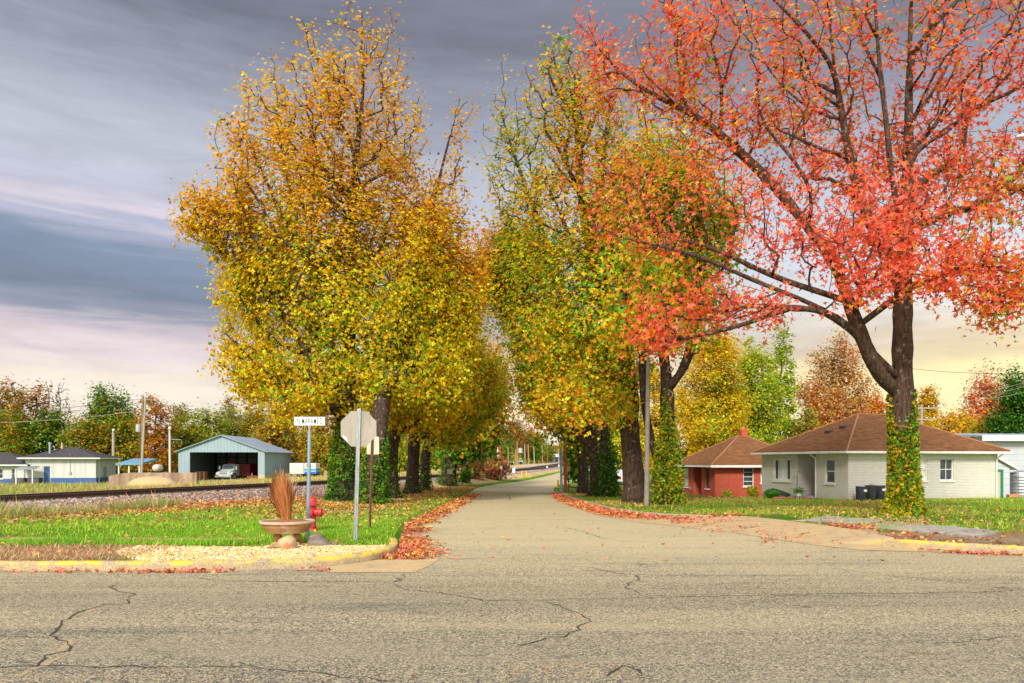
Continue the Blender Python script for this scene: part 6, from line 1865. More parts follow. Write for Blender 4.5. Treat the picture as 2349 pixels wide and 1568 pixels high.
# red banner and red post by the crossing
p = at_ground(1145, 151); rt = root('banner', p, 'tall red banner hanging on the first distant pale pole', 'banner'); z1 = EYE + 42 / FD * 151 - p.z
mb = MB(); mb.box((-.25, -.3, z1 - 3.2), (.30, -.27, z1)); mb.build('cloth', pm('banner_red', (.62, .05, .07), (.5, .04, .05), 3, .8), rt)
p = at_ground(1119, 128); rt = root('red_marker', p, 'red and white marker post half hidden behind the leaves', 'marker post'); f = 128 / FD
mb = MB(); mb.tube([(0, 0, 0), (0, 0, EYE + 16 * f - p.z)], .06, 8); mb.build('post', white_p, rt); mb = MB(); mb.box((-.22, -.1, EYE + 2 * f - p.z), (.35, -.06, EYE + 14 * f - p.z)); mb.build('flag', pm('marker_red', (.70, .07, .05)), rt)

# far buildings and vehicles
p = at(1262, 1054, 240.); rt = root('far_house', p, 'distant pale blue-roofed house at the end of the tracks', 'house'); f = 240 / FD
mb = MB(); mb.box((0, 0, -2), (20 * f, 8, 5 * f)); mb.build('wall', pm('far_wall', (.5, .55, .6)), rt)
mb = MB(); mb.add([(-.5, -.6, 5 * f), (20.5 * f, -.6, 5 * f), (20.5 * f, 4, 12.5 * f), (-.5, 4, 12.5 * f), (-.5, 8.6, 5 * f), (20.5 * f, 8.6, 5 * f)], [(0, 1, 2, 3), (3, 2, 5, 4), (0, 3, 4), (1, 5, 2)]); mb.build('roof', pm('far_roof', (.55, .66, .70), (.48, .58, .62), 2, .5), rt)
mb = MB(); mb.box((12 * f, -.05, -1), (19 * f, -.002, 4.2 * f)); mb.build('porch', pm('far_navy', (.05, .05, .16)), rt)


def far_trailer(u, v, w_, h_, Y, mat, lab):
    p = at_ground(u, Y); f = Y / FD; p.z = at(u, v, Y).z
    rt = root('parked_trailer', p, lab, 'trailer'); mb = MB(); mb.box((-w_ * f / 2, 0, .4), (w_ * f / 2, 2.2, h_ * f)); mb.build('body', mat, rt, bevel=.1)
    for x in (-.3, .3): mb = MB(); mb.tube([(x * w_ * f - .3, -.05, .35), (x * w_ * f - .3, .15, .35)], .35, 12); mb.build('wheel', tyre, rt)
    mb = MB(); mb.box((-w_ * f / 2 - .3, .3, .3), (w_ * f / 2, 1.9, .39)); mb.build('chassis', beam_m, rt)


far_trailer(1174, 1068, 12, 7, 172., pm('far_white', (.62, .66, .68)), 'distant white trailer left of the orange pole')
far_trailer(1193, 1066, 14, 9, 182., pm('far_grey', (.42, .42, .42)), 'distant grey trailer right of the orange pole')

# pickup parked off the side street, half hidden by the trunks
p = at_ground(1437, 66); rt = root('parked_car', p, 'white parked car with a red tail lamp glimpsed between the right trunks', 'car', rz=math.radians(80))
prof = [(-2.1, .35), (-2.15, .75), (-1.3, .88), (-.75, 1.38), (.75, 1.40), (1.35, .92), (2.1, .85), (2.15, .4)]
mb = MB(); mb.prism(prof, -.85, .85); bd = mb.build('body', pm('car_white', (.7, .7, .7), (.62, .62, .63), 3, .3, 0, 0), rt, bevel=.07)
mb = MB(); mb.prism([(-1.15, .92), (-.7, 1.30), (.7, 1.32), (1.15, .95)], -.865, .865); mb.build('windows', glass_mat('truck_glass', (.10, .15, .18)), bd)
for sx in (-.8, .8):
    for x in (-1.35, 1.35): mb = MB(); mb.tube([(x, sx - .1, .33), (x, sx + .1, .33)], .33, 16); wl = mb.build('wheel', tyre, rt); mb = MB(); mb.tube([(x, sx - .11, .33), (x, sx + .11, .33)], .18, 10); mb.build('rim', chrome, wl)
for sx in (-.6, .6): mb = MB(); mb.box((-2.18, sx - .2, .62), (-2.1, sx + .2, .85)); mb.build('tail_lamp', red_t, rt)


def wire(pts, label, sag=.6, rad=.02, mat=None):
    mb = MB(); P = []
    for a, b in zip(pts[:-1], pts[1:]):
        for k in range(13):
            t = k / 12; q = Vector(a).lerp(Vector(b), t); q.z -= sag * 4 * t * (1 - t); P.append(q)
    mb.tube(P, rad, 4); tag(mb.build('overhead_wire', mat or pm('cable_black', (.04, .04, .045)), None), label, 'wire', 'overhead wires')


wire([at(-150, 955, 60), T1 - Vector((0, 0, .3))], 'upper power line running left from the transformer pole', .25)
wire([at(-150, 962, 60), T1 - Vector((0, 0, .7))], 'second power line just under the topmost one on the left', .3)
wire([at(-150, 972, 60), T1 - Vector((0, 0, 1.5))], 'pale slack cable, lowest of the lines on the left', .4, .022, pm('cable_pale', (.5, .48, .42)))
wire([T1 - Vector((0, 0, .4)), at(720, 940, 110)], 'upper power line running right from the transformer pole over the shed', 1.2)
wire([T2 - Vector((0, 0, .5)), at(720, 948, 112)], 'lower power line running right from the leaning pole over the shed', 1.4)
wire([T4 - Vector((0, 0, .4)), T1 * .0 + at(327, 1000, 80)], 'short service cable between the lamp pole and the transformer pole', .7, .025)
wire([at(2080, 845, 70), at(2500, 850, 60)], 'single dark line crossing the bright sky behind the red maple', .4, .018)
for k, (va, vb) in enumerate(((885, 838), (893, 850), (902, 868))):
    wire([at(2255, va + 14, 62), at(2480, vb - 10, 50)], ('upper', 'middle', 'lower')[k] + ' pale cable of three in front of the dark pine', .3, .02, pm('cable_pale', (.5, .48, .42)))
# crossarm pole behind the white roof
def ex_cross(rt, b):
    for dz, w_ in ((-.3, 1.6), (-1.3, 1.2)):
        mb = MB(); mb.box((b.x - w_, -.06, b.z + dz - .06), (b.x + w_, .06, b.z + dz + .06)); c = mb.build('crossarm', grey_wood, rt)
        mb = MB(); [mb.lathe([(.05, 0), (.07, .06), (.04, .14)], c=(b.x + x, 0, b.z + dz + .06), n=8) for x in (-w_ + .1, -w_ * .4, w_ * .4, w_ - .1)]; mb.build('insulators', galv, c)


pole('utility_pole', 2115, 1050, 2114, 929, 66., .13, grey_wood, 'grey pole with crossarms and insulators behind the white house roof', extra=ex_cross)
# ------------------------------------------------------------------ the trees
BARK = bark_mat('bark_brown', (.028, .018, .014), (.085, .055, .04), .45)
BARK_R = bark_mat('bark_maple', (.030, .018, .013), (.11, .068, .045), .35)
BARK_D = bark_mat('bark_dark', (.07, .055, .045), (.15, .12, .095))
BARK_G = bark_mat('bark_pale', (.12, .095, .08), (.26, .21, .17), .3)


def px(lst, Y):
    """hand-surveyed limb: (u, v, depth shift)"""
    return [tuple(at(q[0], q[1], Y + (q[2] if len(q) > 2 else 0))) for q in lst]


def mixpal(f, pa, pb):
    """palette that goes from pa to pb with the 0..1 field f(P)"""
    def go(P, seed, scale, jit):
        r = RS(seed + 50)
        a = palette_col(P, pa, seed, scale, jit); b = palette_col(P, pb, seed + 1, scale, jit)
        k = np.clip(f(P) + .22 * smooth_noise(P, .5, seed + 8), 0, 1)
        return np.where((r.rand(len(P)) < k)[:, None], b, a)
    return go


GI = [(DKG, 4), (GRN, 3), (OLV, 1)]
IVY_G = [(DKG, 5), (GRN, 3), ((.06, .14, .012), 2)]
IVY_Y = [(GRN, 3), (OLV, 2), (LIM, 2), (GLD, 1.2), (DKG, 2)]

# ---- the big yellow sweetgum at the left and the row behind it
p = hit(790, 1152); Y = p.y
sl = [(14, 742, 752), (40, 725, 835), (60, 722, 850), (100, 690, 880), (150, 655, 940), (180, 572, 975), (230, 552, 1000), (300, 480, 1050), (360, 478, 1072), (420, 440, 1082), (470, 415, 1085), (520, 392, 1082), (545, 420, 1080), (575, 495, 1078), (650, 496, 1085), (740, 486, 1088), (820, 488, 1080), (880, 510, 1050), (920, 545, 980), (955, 620, 880)]
T = slice_targets(sl, Y, 1500, 3, .42, .2, .42, wlow=1.6)
spire = [at(895 + dx, v, Y + 1 + dx * .02) for v, dx in ((16, 0), (45, 3), (75, 8), (75, -8), (105, -5), (110, 22), (130, -15), (135, 20))]
T = np.concatenate([T, np.array([tuple(q) for q in spire]), blob_targets([(470, 470, 70, 45, -1.5), (520, 520, 80, 40, -1), (440, 520, 45, 25, -1.6), (548, 640, 55, 70, -.8), (545, 740, 55, 95, -1), (555, 830, 55, 70, -1.2), (600, 870, 75, 60, -1.6), (690, 910, 90, 45, -1.6), (660, 945, 45, 25, -2), (900, 890, 90, 50, -1.4), (1000, 850, 70, 70, -1)], Y, 430, 4)])
lm = [px(l, Y) for l in ([(803, 640), (760, 618, -.8), (704, 592, -1.6), (669, 564, -2), (634, 547, -2.2), (540, 540, -2.5), (450, 515, -2)], [(634, 547, -2.2), (613, 491, -2), (578, 439, -1.5), (550, 390, -1)], [(704, 592, -1.6), (660, 520, -1), (627, 456, -.5), (595, 379, 0), (564, 298, 0)], [(820, 430), (770, 440, 1), (718, 421, 1.5), (690, 392, 2), (648, 379, 2)],
                           [(808, 520), (858, 488, -1), (929, 491, -1.5)], [(806, 660), (870, 650, 1), (933, 633, 1.4), (1000, 606, 1.4), (1030, 560, 1)], [(796, 960), (775, 950, -.6), (735, 915, -1.4), (690, 850, -2)], [(798, 860), (740, 800, -1.6), (640, 770, -2.8), (560, 700, -3)], [(800, 800), (860, 760, -2), (940, 720, -2.6)])]
zy = lambda v: EYE + (HY - v) / FD * Y
TOPC = [(GRN, .9), (OLV, 1.6), (GLD, 4), (ORG, 3.4), (YEL, 1.4), (BRN, 1.2)]
LOWC = [(GRN, 1.4), (LIM, 1.2), (YEL, 7), (GLD, 1.4), (ORG, .8)]
fa = lambda P: sstep(P[:, 2], zy(1060 - 1060 + 760) - p.z, zy(330) - p.z) + .25 * sstep(-P[:, 0], 2.5, 6)
tree('tall yellow sweetgum with an ivy-wrapped trunk, nearest the stop sign', p, T, mixpal(fa, LOWC, TOPC), trunk=px([(790, 1152), (792, 1050), (795, 930), (799, 760), (804, 600), (809, 440), (822, 320), (835, 200), (828, 90), (832, 30)], Y), limbs=lm,
     r_base=.48, nleaf=92000, lsize=.155, spread=.30, seed=3, tmpl=TRI, group='street trees left of the road', ivy=(5.4, 5600, GI, .20), low=.22, flare=1.5, cat='tree', name='sweetgum_tree', sparse=lambda P: 1 - .60 * sstep(P[:, 2], zy(640), zy(120)))

LEFTROW = 'street trees left of the road'
p = hit(850, 1157); Y = p.y + .3
T = slice_targets([(215, 1050, 1064), (290, 1030, 1082), (380, 975, 1094), (480, 900, 1096), (560, 890, 1100), (640, 900, 1118), (700, 900, 1112), (800, 880, 1092), (880, 870, 1085), (940, 850, 1040)], Y + 4, 560, 5, .7, .2, .34)
tree('yellow sweetgum whose ivied dark trunk rises just behind the stop sign', p, T, mixpal(lambda P: sstep(P[:, 2], 7, 14), LOWC, TOPC), trunk=px([(850, 1157), (857, 1080), (868, 1000), (880, 880, 1.5), (930, 700, 3), (985, 500, 4), (1030, 320, 4), (1056, 225, 4)], Y), r_base=.34, nleaf=34000, lsize=.16, spread=.33, seed=5, tmpl=TRI, group=LEFTROW, ivy=(3.4, 3600, GI, .2), low=.2, name='sweetgum_tree', sparse=lambda P: 1 - .75 * sstep(P[:, 2], 9, 17))
p = hit(900, 1145); Y = p.y
T = slice_targets([(700, 945, 1060), (780, 900, 1090), (860, 870, 1095), (930, 850, 1090), (990, 850, 960)], Y, 360, 7, 1, .1, .3)
tree('forked sweetgum trunk with patchy bark and ivy, third from the stop sign', p, T, mixpal(lambda P: P[:, 2] * 0 + .1, LOWC, TOPC), trunk=px([(900, 1145), (897, 1060), (905, 990), (930, 900), (970, 760)], Y), limbs=[px([(900, 1035), (870, 1000, .5), (862, 930, .5)], Y)], r_base=.29, nleaf=14000, lsize=.19, spread=.33, seed=7, tmpl=TRI, group=LEFTROW, ivy=(2.6, 1100, GI, .1), name='sweetgum_tree', low=.2)
p = hit(945, 1134); Y = p.y
T = slice_targets([(800, 1040, 1120), (860, 980, 1150), (920, 920, 1140), (970, 880, 1080), (1010, 950, 1040)], Y, 340, 9, 1, .1, .3)
tree('sweetgum with a broad flared lichen-grey trunk, fourth from the stop sign', p, T, mixpal(lambda P: P[:, 2] * 0 + .1, [(YEL, 3), (LIM, 2.4), (GRN, 2.4), (GLD, 2)], TOPC), trunk=px([(945, 1134), (948, 1060), (950, 990), (985, 920), (1030, 850)], Y), r_base=.37, nleaf=12000, lsize=.20, spread=.33, seed=9, tmpl=TRI, group=LEFTROW, flare=1.5, name='sweetgum_tree', low=.2, ivy=(1.2, 250, GI, .05))
p = hit(974, 1127); Y = p.y
T = slice_targets([(810, 1070, 1150), (850, 1040, 1172), (920, 980, 1175), (980, 960, 1140), (1030, 950, 1060)], Y, 320, 11, 1, .1, .3)
tree('smaller sweetgum with ivy on its trunk, fifth from the stop sign', p, T, mixpal(lambda P: .25 * sstep(P[:, 2], 6, 9), [(YEL, 2), (LIM, 2.4), (GRN, 3), (GLD, 2), (OLV, 2)], [(ORG, 3), (COR, 2), (GLD, 2)]), trunk=px([(974, 1127), (974, 1060), (985, 990), (1030, 900), (1080, 840)], Y), r_base=.30, nleaf=12000, lsize=.21, spread=.33, seed=11, tmpl=TRI, group=LEFTROW, ivy=(3.0, 900, GI, .12), name='sweetgum_tree', low=.2)
p = hit(1026, 1114); Y = p.y
T = slice_targets([(850, 1110, 1168), (900, 1060, 1178), (950, 1020, 1175), (1000, 1010, 1165), (1040, 1015, 1140), (1065, 1020, 1060)], Y, 360, 13, 1, .1, .3)
tree('last tree of the left row, dark green low boughs and orange top', p, T, mixpal(lambda P: sstep(P[:, 2], 1.5, 6), [(DKG, 3), (GRN, 4), (OLV, 1)], [(ORG, 2.4), (OLV, 2.5), (GLD, 2), (COR, 1.4), (GRN, 1)]), trunk=px([(1026, 1114), (1030, 1070), (1050, 1020), (1095, 930)], Y), r_base=.55, nleaf=15000, lsize=.30, spread=.65, seed=13, group=LEFTROW, ivy=(3.2, 1500, IVY_G, .3), name='sweetgum_tree', low=.15)
p = hit(1067, 1107); T = slice_targets([(1083, 1062, 1074), (1095, 1060, 1073), (1106, 1064, 1072)], p.y, 30, 14)
tree('small ivy-covered stump on the verge past the left row', p, T, [(DKG, 3), (GRN, 3)], r_base=.2, nleaf=900, lsize=.22, spread=.22, seed=14, name='ivy_stump', cat='stump')
for u, u0, u1, vt, vb, vf, lab, s in ((1139, 1112, 1168, 1057, 1086, 1101, 'small round red-leaved tree on the far verge left of the road', 15), (1088, 1068, 1106, 1052, 1084, 1098, 'reddish bush-like tree behind the last trees of the left row', 16)):
    p = hit(u, vf); T = slice_targets([(vt, u - 12, u + 12), ((vt + vb) / 2, u0, u1), (vb, u0 + 8, u1 - 8)], p.y, 130, s)
    tree(lab, p, T, [((.46, .16, .07), 4), ((.52, .24, .12), 3), ((.36, .2, .08), 2), (OLV, 1)], r_base=.12, nleaf=3200, lsize=.26, spread=.4, seed=s, name='redbud_tree', group='small red trees on the verge', flare=1.2, jit=.15)

# ---- the right-hand row
RIGHTROW = 'street trees right of the road'
OG = [(GRN, 4), (LIM, 1.4), (YEL, 3), (GLD, 2.4), (ORG, 1.5)]
OGR = [(GRN, 2.2), (OLV, 3), (YEL, 1), (GLD, 3), (ORG, 2)]
p = hit(1522, 1158); Y = p.y
EXTRA = blob_targets([(1450, 640, 70, 90, -4), (1425, 750, 55, 55, -3.6), (1560, 640, 90, 80, -1)], Y, 260, 22)
T = slice_targets([(330, 1440, 1560), (420, 1400, 1640), (520, 1400, 1690), (620, 1420, 1700), (720, 1420, 1690), (800, 1440, 1680)], Y, 620, 21, 1, .2, .3)
T = np.concatenate([T, EXTRA])
rt = tree('tree with ivy-smothered double trunk and pruned limb scars by the lamp pole', p, T, OG, trunk=px([(1530, 1158), (1528, 1060), (1532, 960), (1530, 880), (1525, 815), (1505, 740, .6), (1500, 600, .8), (1500, 420, 1)], Y), limbs=[px([(1533, 900), (1560, 875, -.3), (1578, 830, -.5), (1592, 770, -.6), (1610, 660, -.6), (1590, 540, 0)], Y), px([(1528, 1100), (1500, 1040, .3), (1482, 960, .4), (1474, 880, .4), (1475, 760, .4), (1450, 650, .5), (1440, 500, 1)], Y)],
     r_base=.30, nleaf=20000, lsize=.165, spread=.33, seed=21, tmpl=TRI, group=RIGHTROW, ivy=(5.0, 5600, IVY_Y, .27), name='sweetgum_tree', low=.45, flare=1.6)
for u, v in ((1537, 848), (1538, 906)):
    q = at(u, v, Y - .27) - rt.location; mb = MB(); mb.tube([(q.x + .085 * math.cos(k * PI / 8), q.y + .02 * math.sin(k * PI / 4), q.z + .12 * math.sin(k * PI / 8)) for k in range(17)], .03, 6); mb.build('limb_scar', pm('scar', (.34, .22, .14), (.22, .14, .09), 9, .9), rt, smooth=True)
p = hit(1456, 1154); Y = p.y
LOWB = blob_targets([(1330, 950, 70, 35, -1.5), (1420, 920, 55, 45, -1.2), (1480, 850, 40, 45, -.6), (1290, 900, 60, 45, -1.5)], Y, 120, 24)
T = slice_targets([(92, 1278, 1290), (130, 1235, 1340), (180, 1210, 1400), (250, 1175, 1450), (330, 1155, 1480), (430, 1150, 1490), (540, 1150, 1490), (650, 1150, 1490), (760, 1170, 1480), (860, 1200, 1470), (940, 1240, 1430)], Y, 1000, 23, .42, .15, .46)
T = np.concatenate([T, LOWB])
tree('big olive-gold sweetgum with a thick bare brown trunk behind the lamp pole', p, T, mixpal(lambda P: sstep(P[:, 2], 9, 17), OG, OGR), trunk=px([(1456, 1154), (1452, 1060), (1440, 960), (1415, 860, .5), (1390, 740, .8), (1360, 600, 1), (1330, 440, 1), (1325, 300, 1), (1300, 140, 1)], Y), limbs=[px([(1445, 985), (1455, 900, .4), (1430, 790, .2), (1405, 700, 0), (1385, 640, 0)], Y), px([(1330, 440, 1), (1290, 400, 0), (1240, 330, -.5), (1195, 270, -.6)], Y), px([(1360, 600, 1), (1290, 520, -.8), (1230, 470, -1.4), (1180, 420, -1.4)], Y)],
     r_base=.43, nleaf=42000, lsize=.155, spread=.33, seed=23, tmpl=TRI, group=RIGHTROW, name='sweetgum_tree', low=.3, flare=1.35, bark=BARK_R, sparse=lambda P: 1 - .70 * sstep(P[:, 2], 7, 17))
p = hit(1396, 1141); Y = p.y
T = slice_targets([(203, 1130, 1145), (250, 1116, 1230), (330, 1108, 1290), (420, 1112, 1330), (520, 1150, 1330), (620, 1115, 1340), (720, 1130, 1350), (820, 1180, 1360), (900, 1190, 1370), (965, 1250, 1350)], Y, 700, 25, .45, .15, .46)
tree('sweetgum on a slim wholly ivy-clad trunk between two bare trunks', p, T, mixpal(lambda P: sstep(P[:, 2], 12, 20), OG, OGR), trunk=px([(1396, 1141), (1394, 1060), (1388, 980), (1350, 860), (1300, 700), (1240, 520), (1180, 360), (1150, 260)], Y), r_base=.24, nleaf=28000, lsize=.165, spread=.33, seed=25, tmpl=TRI, group=RIGHTROW, ivy=(4.2, 3600, IVY_G, .28), name='sweetgum_tree', low=.3, sparse=lambda P: 1 - .72 * sstep(P[:, 2], 8, 18))
p = hit(1374, 1139); Y = p.y
T = slice_targets([(515, 1165, 1190), (560, 1095, 1230), (610, 1078, 1250), (660, 1085, 1260), (710, 1110, 1270), (770, 1160, 1290), (850, 1180, 1300), (930, 1190, 1310), (975, 1200, 1290)], Y, 620, 27, .45, .15, .42)
tree('sweetgum with pinkish tips leaning over the road and a broad pale-brown trunk', p, T, mixpal(lambda P: .75 * sstep(P[:, 2], 8, 13) * sstep(-P[:, 0], 0, 2.5), OG, [(COR, 2.6), (PNK, 1.6), (ORG, 2), (OLV, 1.6)]), trunk=px([(1374, 1139), (1370, 1060), (1360, 1000), (1320, 930, -.5), (1270, 820, -.8), (1200, 680, -.8)], Y), limbs=[px([(1366, 1050), (1335, 1010, -.6), (1300, 970, -1), (1250, 930, -1.2)], Y)],
     r_base=.42, nleaf=23000, lsize=.175, spread=.33, seed=27, tmpl=TRI, group=RIGHTROW, name='sweetgum_tree', low=.3, bark=BARK_R, ivy=(2.5, 500, IVY_G, .06))
p = hit(1338, 1132); Y = p.y
T = slice_targets([(800, 1200, 1330), (880, 1190, 1360), (940, 1200, 1370), (990, 1250, 1370), (1020, 1310, 1370)], Y, 380, 29, 1, .1, .3)
tree('farthest trunk of the right row, dark and straight behind the no parking plate', p, T, [(GRN, 3), (OLV, 3), (GLD, 2), (DKG, 2), (ORG, 1.4)], trunk=px([(1338, 1132), (1337, 1070), (1330, 1000), (1300, 900)], Y), limbs=[px([(1333, 1020), (1300, 1000, -.5), (1260, 985, -1)], Y)], r_base=.28, nleaf=11000, lsize=.22, spread=.6, seed=29, tmpl=TRI, group=RIGHTROW, name='sweetgum_tree', low=.3)
q = at_ground(1340, 56); T = slice_targets([(1000, 1305, 1350), (1040, 1300, 1360), (1080, 1305, 1350), (1096, 1310, 1345)], 56, 110, 30)
tree('dense dark green bushy tree behind the orange pole', q, T, [(DKG, 3), (GRN, 3), (ORG, .5)], r_base=.2, nleaf=4200, lsize=.28, spread=.33, seed=30)

# ---- the red maple
p = hit(2078, 1182); Y = p.y
bl = [(1390, 520, 70, 40, -1), (1500, 550, 110, 60, -1.5), (1440, 470, 110, 60, -1), (1420, 400, 90, 50, .5), (1390, 130, 60, 80, 1), (1430, 210, 90, 60, 1), (1560, 190, 130, 90, .5), (1650, 320, 150, 80, .5), (1560, 430, 130, 70, -1), (1700, 470, 140, 80, -1), (1650, 560, 110, 50, -1.5), (1800, 560, 140, 90, -1), (1860, 400, 150, 110, 0), (1780, 240, 150, 100, 0),
      (1950, 560, 120, 110, -1.5), (2000, 360, 160, 120, 1), (2080, 520, 170, 140, -1), (2060, 640, 80, 60, -2), (2200, 570, 120, 90, -2.5), (2290, 640, 80, 60, -3), (2300, 430, 130, 110, -1), (2180, 330, 150, 110, 0), (2250, 180, 150, 110, 0), (2080, 160, 170, 120, 0), (1900, 120, 150, 100, 0), (1730, 90, 150, 90, 0), (1960, 480, 120, 80, 3), (2150, 450, 140, 100, 3), (1850, 300, 140, 100, 3.5),
      (1580, 690, 110, 40, -2), (1690, 715, 110, 32, -1.5), (1530, 770, 80, 35, -2.5), (2250, 690, 60, 35, -3), (2180, 650, 90, 45, -2.5), (2310, 700, 50, 40, -3), (1480, 775, 50, 35, -2.8), (1960, 670, 60, 40, -2), (2420, 600, 120, 120, -2), (2450, 350, 140, 150, 0), (2400, 120, 160, 130, 0), (2050, -60, 260, 110, 0), (1750, -60, 200, 90, 0), (2350, -80, 220, 120, 0), (1560, 70, 110, 90, .5)]
T = shoots(blob_targets(bl, Y, 1750, 31, .35, wt=[b[2] * b[3] * (2.1 if b[1] > 660 else 0.85 if b[0] > 2030 and b[1] > 400 else .5 if b[0] < 1720 and b[1] > 380 else .6 if b[0] < 2000 and b[1] > 380 else 1.25 if b[0] < 1700 else .9) for b in bl]), 330, 31, .5, 1.3)
lm = [px(l, Y) for l in (
    [(2052, 880), (2025, 845, -.3), (1994, 799, -.6), (1971, 767, -.8), (1913, 725, -1.1), (1865, 696, -1.4), (1816, 677, -1.7), (1735, 648, -2), (1671, 619, -2.2), (1606, 583, -2.3), (1521, 565, -2.2), (1453, 556, -2), (1398, 532, -1.6), (1335, 508, -1.2)],
    [(2048, 915), (2028, 890, -.2), (2010, 850, -.4), (1992, 815, -.6), (1978, 775, -.8), (1965, 740, -.8), (1945, 700, -.6), (1932, 635, -.3), (1915, 600, 0), (1897, 573, 0), (1848, 512, .2), (1816, 476, .3), (1768, 413, .5), (1703, 358, .6), (1671, 326, .7), (1632, 284, .8), (1535, 236, .9), (1480, 211, 1), (1400, 150, 1), (1350, 80, 1)],
    [(1926, 690, -.5), (1881, 667, -.8), (1816, 654, -1), (1780, 640, -1), (1700, 600, -1), (1620, 560, -.6)],
    [(1880, 705, -1.3), (1816, 700, -1.6), (1751, 732, -2), (1703, 748, -2.2), (1638, 764, -2.4), (1590, 773, -2.5), (1500, 790, -2.6)], [(1790, 668, -1.8), (1740, 690, -2.2), (1690, 715, -2.4), (1640, 745, -2.5)],
    [(2070, 690), (2050, 590, .3), (2000, 535, .4), (1968, 436, .5), (1949, 371, .5), (1936, 290, .5), (1913, 160, .5), (1900, 16, .4), (1895, -90, .4)], [(1949, 371, .5), (1900, 355, .2), (1848, 323, 0), (1816, 310, 0), (1764, 290, -.2), (1700, 268, -.2), (1600, 250, -.2)],
    [(1923, 213, .5), (1864, 184, .8), (1810, 165, 1), (1751, 155, 1), (1719, 123, 1), (1677, 90, 1), (1622, 74, 1), (1590, 32, 1), (1570, -40, 1)], [(1913, 160, .5), (1880, 110, 0), (1864, 90, 0), (1822, 42, -.3), (1797, 19, -.4), (1740, -30, -.4)], [(1936, 290, .5), (1880, 275, .8), (1829, 232, 1.2), (1760, 165, 1.4), (1720, 60, 1.4), (1700, -30, 1.4)],
    [(2060, 560, -.2), (2045, 430, -.5), (2039, 323, -.6), (2026, 226, -.6), (2012, 100, -.6), (2005, -40, -.6)], [(2085, 420, .3), (2081, 318, .2), (2165, 310, -.4), (2236, 300, -.8), (2349, 300, -1.2)], [(2084, 290, .4), (2110, 250, .8), (2139, 220, 1.2), (2190, 120, 1.6), (2230, 0, 1.8)], [(2074, 655), (2113, 642, -.8), (2181, 633, -1.6), (2260, 590, -2.2), (2340, 600, -2.6)], [(2085, 480), (2139, 462, -.6), (2194, 439, -1.2), (2290, 420, -1.6), (2370, 380, -1.8)], [(2082, 360), (2180, 260, 1.4), (2260, 160, 2), (2330, 40, 2.2)], [(2084, 240, .4), (2150, 130, -.5), (2250, 70, -1), (2349, 10, -1.4)], [(2020, 180, -.6), (1960, 60, 1), (1950, -60, 1.2)])]
REDC = [(PNK, 3.2), (RED, 3), (COR, 4), (ORG, 1.9), ((.92, .46, .05), 1.3), (GRN, .5)]
REDG = [(RED, 3), (COR, 2.6), (ORG, 3), (GLD, 1), (OLV, 1.6), (GRN, 1.5)]
zz = lambda v: EYE + (HY - v) / FD * Y - p.z
frd = lambda P: .85 * sstep(P[:, 0], p.x - .8, p.x + 3.0) * (1 - sstep(P[:, 2], EYE + (HY - 480) / FD * p.y, EYE + (HY - 300) / FD * p.y))
tree('large red maple with an ivy-covered trunk in front of the white house', p, T, mixpal(frd, REDC, REDG), trunk=px([(2078, 1182), (2072, 1080), (2068, 960), (2070, 850), (2070, 740), (2072, 640), (2078, 540), (2083, 420), (2084, 290), (2086, 150), (2090, 20), (2090, -100)], Y), limbs=lm,
     r_base=.35, nleaf=43000, lsize=.155, spread=.26, seed=31, tmpl=STAR, ivy=(4.4, 6500, [(DKG, 2), (GRN, 4), (OLV, 2.4), (GLD, 1.4), (ORG, .8), (LIM, 1)], .075, 3.9), low=.40, name='red_maple_tree', flare=1.55, bark=BARK_R, thick=.035, up=.35, upw=.5, r_tip=.010,
     sparse=lambda P: np.clip(1.0 - .45 * sstep(P[:, 2], EYE + (HY - 430) / FD * p.y, EYE + (HY - 200) / FD * p.y) * sstep(P[:, 0], 7, 10), .2, 1))


# ---- trees in the background
BR_NAME = 'trees behind the houses'


def bgtree(u, hw, vt, vb, Y, pal, label, seed, dens=1.0, shape=0, n=120, ls=None, bark=None, group=None, name='tree', tr=None, vlow=None, jit=.22, lump=.4, spread=None):
    base = at_ground(u, Y)
    vlow = vlow or vb - (vb - vt) * .16
    H = vlow - vt
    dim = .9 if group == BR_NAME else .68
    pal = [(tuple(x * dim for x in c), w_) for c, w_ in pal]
    prof = {0: [(0, .16), (.12, .55), (.3, .86), (.55, 1.0), (.8, .92), (1, .55)], 1: [(0, .08), (.2, .36), (.5, .75), (.8, 1.), (1, .9)], 2: [(0, .4), (.2, .85), (.5, 1.), (.8, 1.), (1, .9)]}[shape]
    T = slice_targets([(vt + a * H, u - hw * b, u + hw * b) for a, b in prof], Y, n, seed, .9, .1, lump)
    s = (ls or 5.0) / FD * Y
    nl = int(hw * 2 * H / (ls or 5.0) ** 2 * 12 * dens)
    return tree(label, base, T, pal, r_base=max(.16, hw / FD * Y * .05), r_tip=.9 / FD * Y * .6, nleaf=max(150, nl), lsize=s, spread=spread or hw / FD * Y * (.30 if n <= 60 else .17), seed=seed, group=group, bark=bark or BARK_D, name=name, thick=.06, flare=1.25, jit=jit, cscale=9. / (hw / FD * Y * 2 + 4))


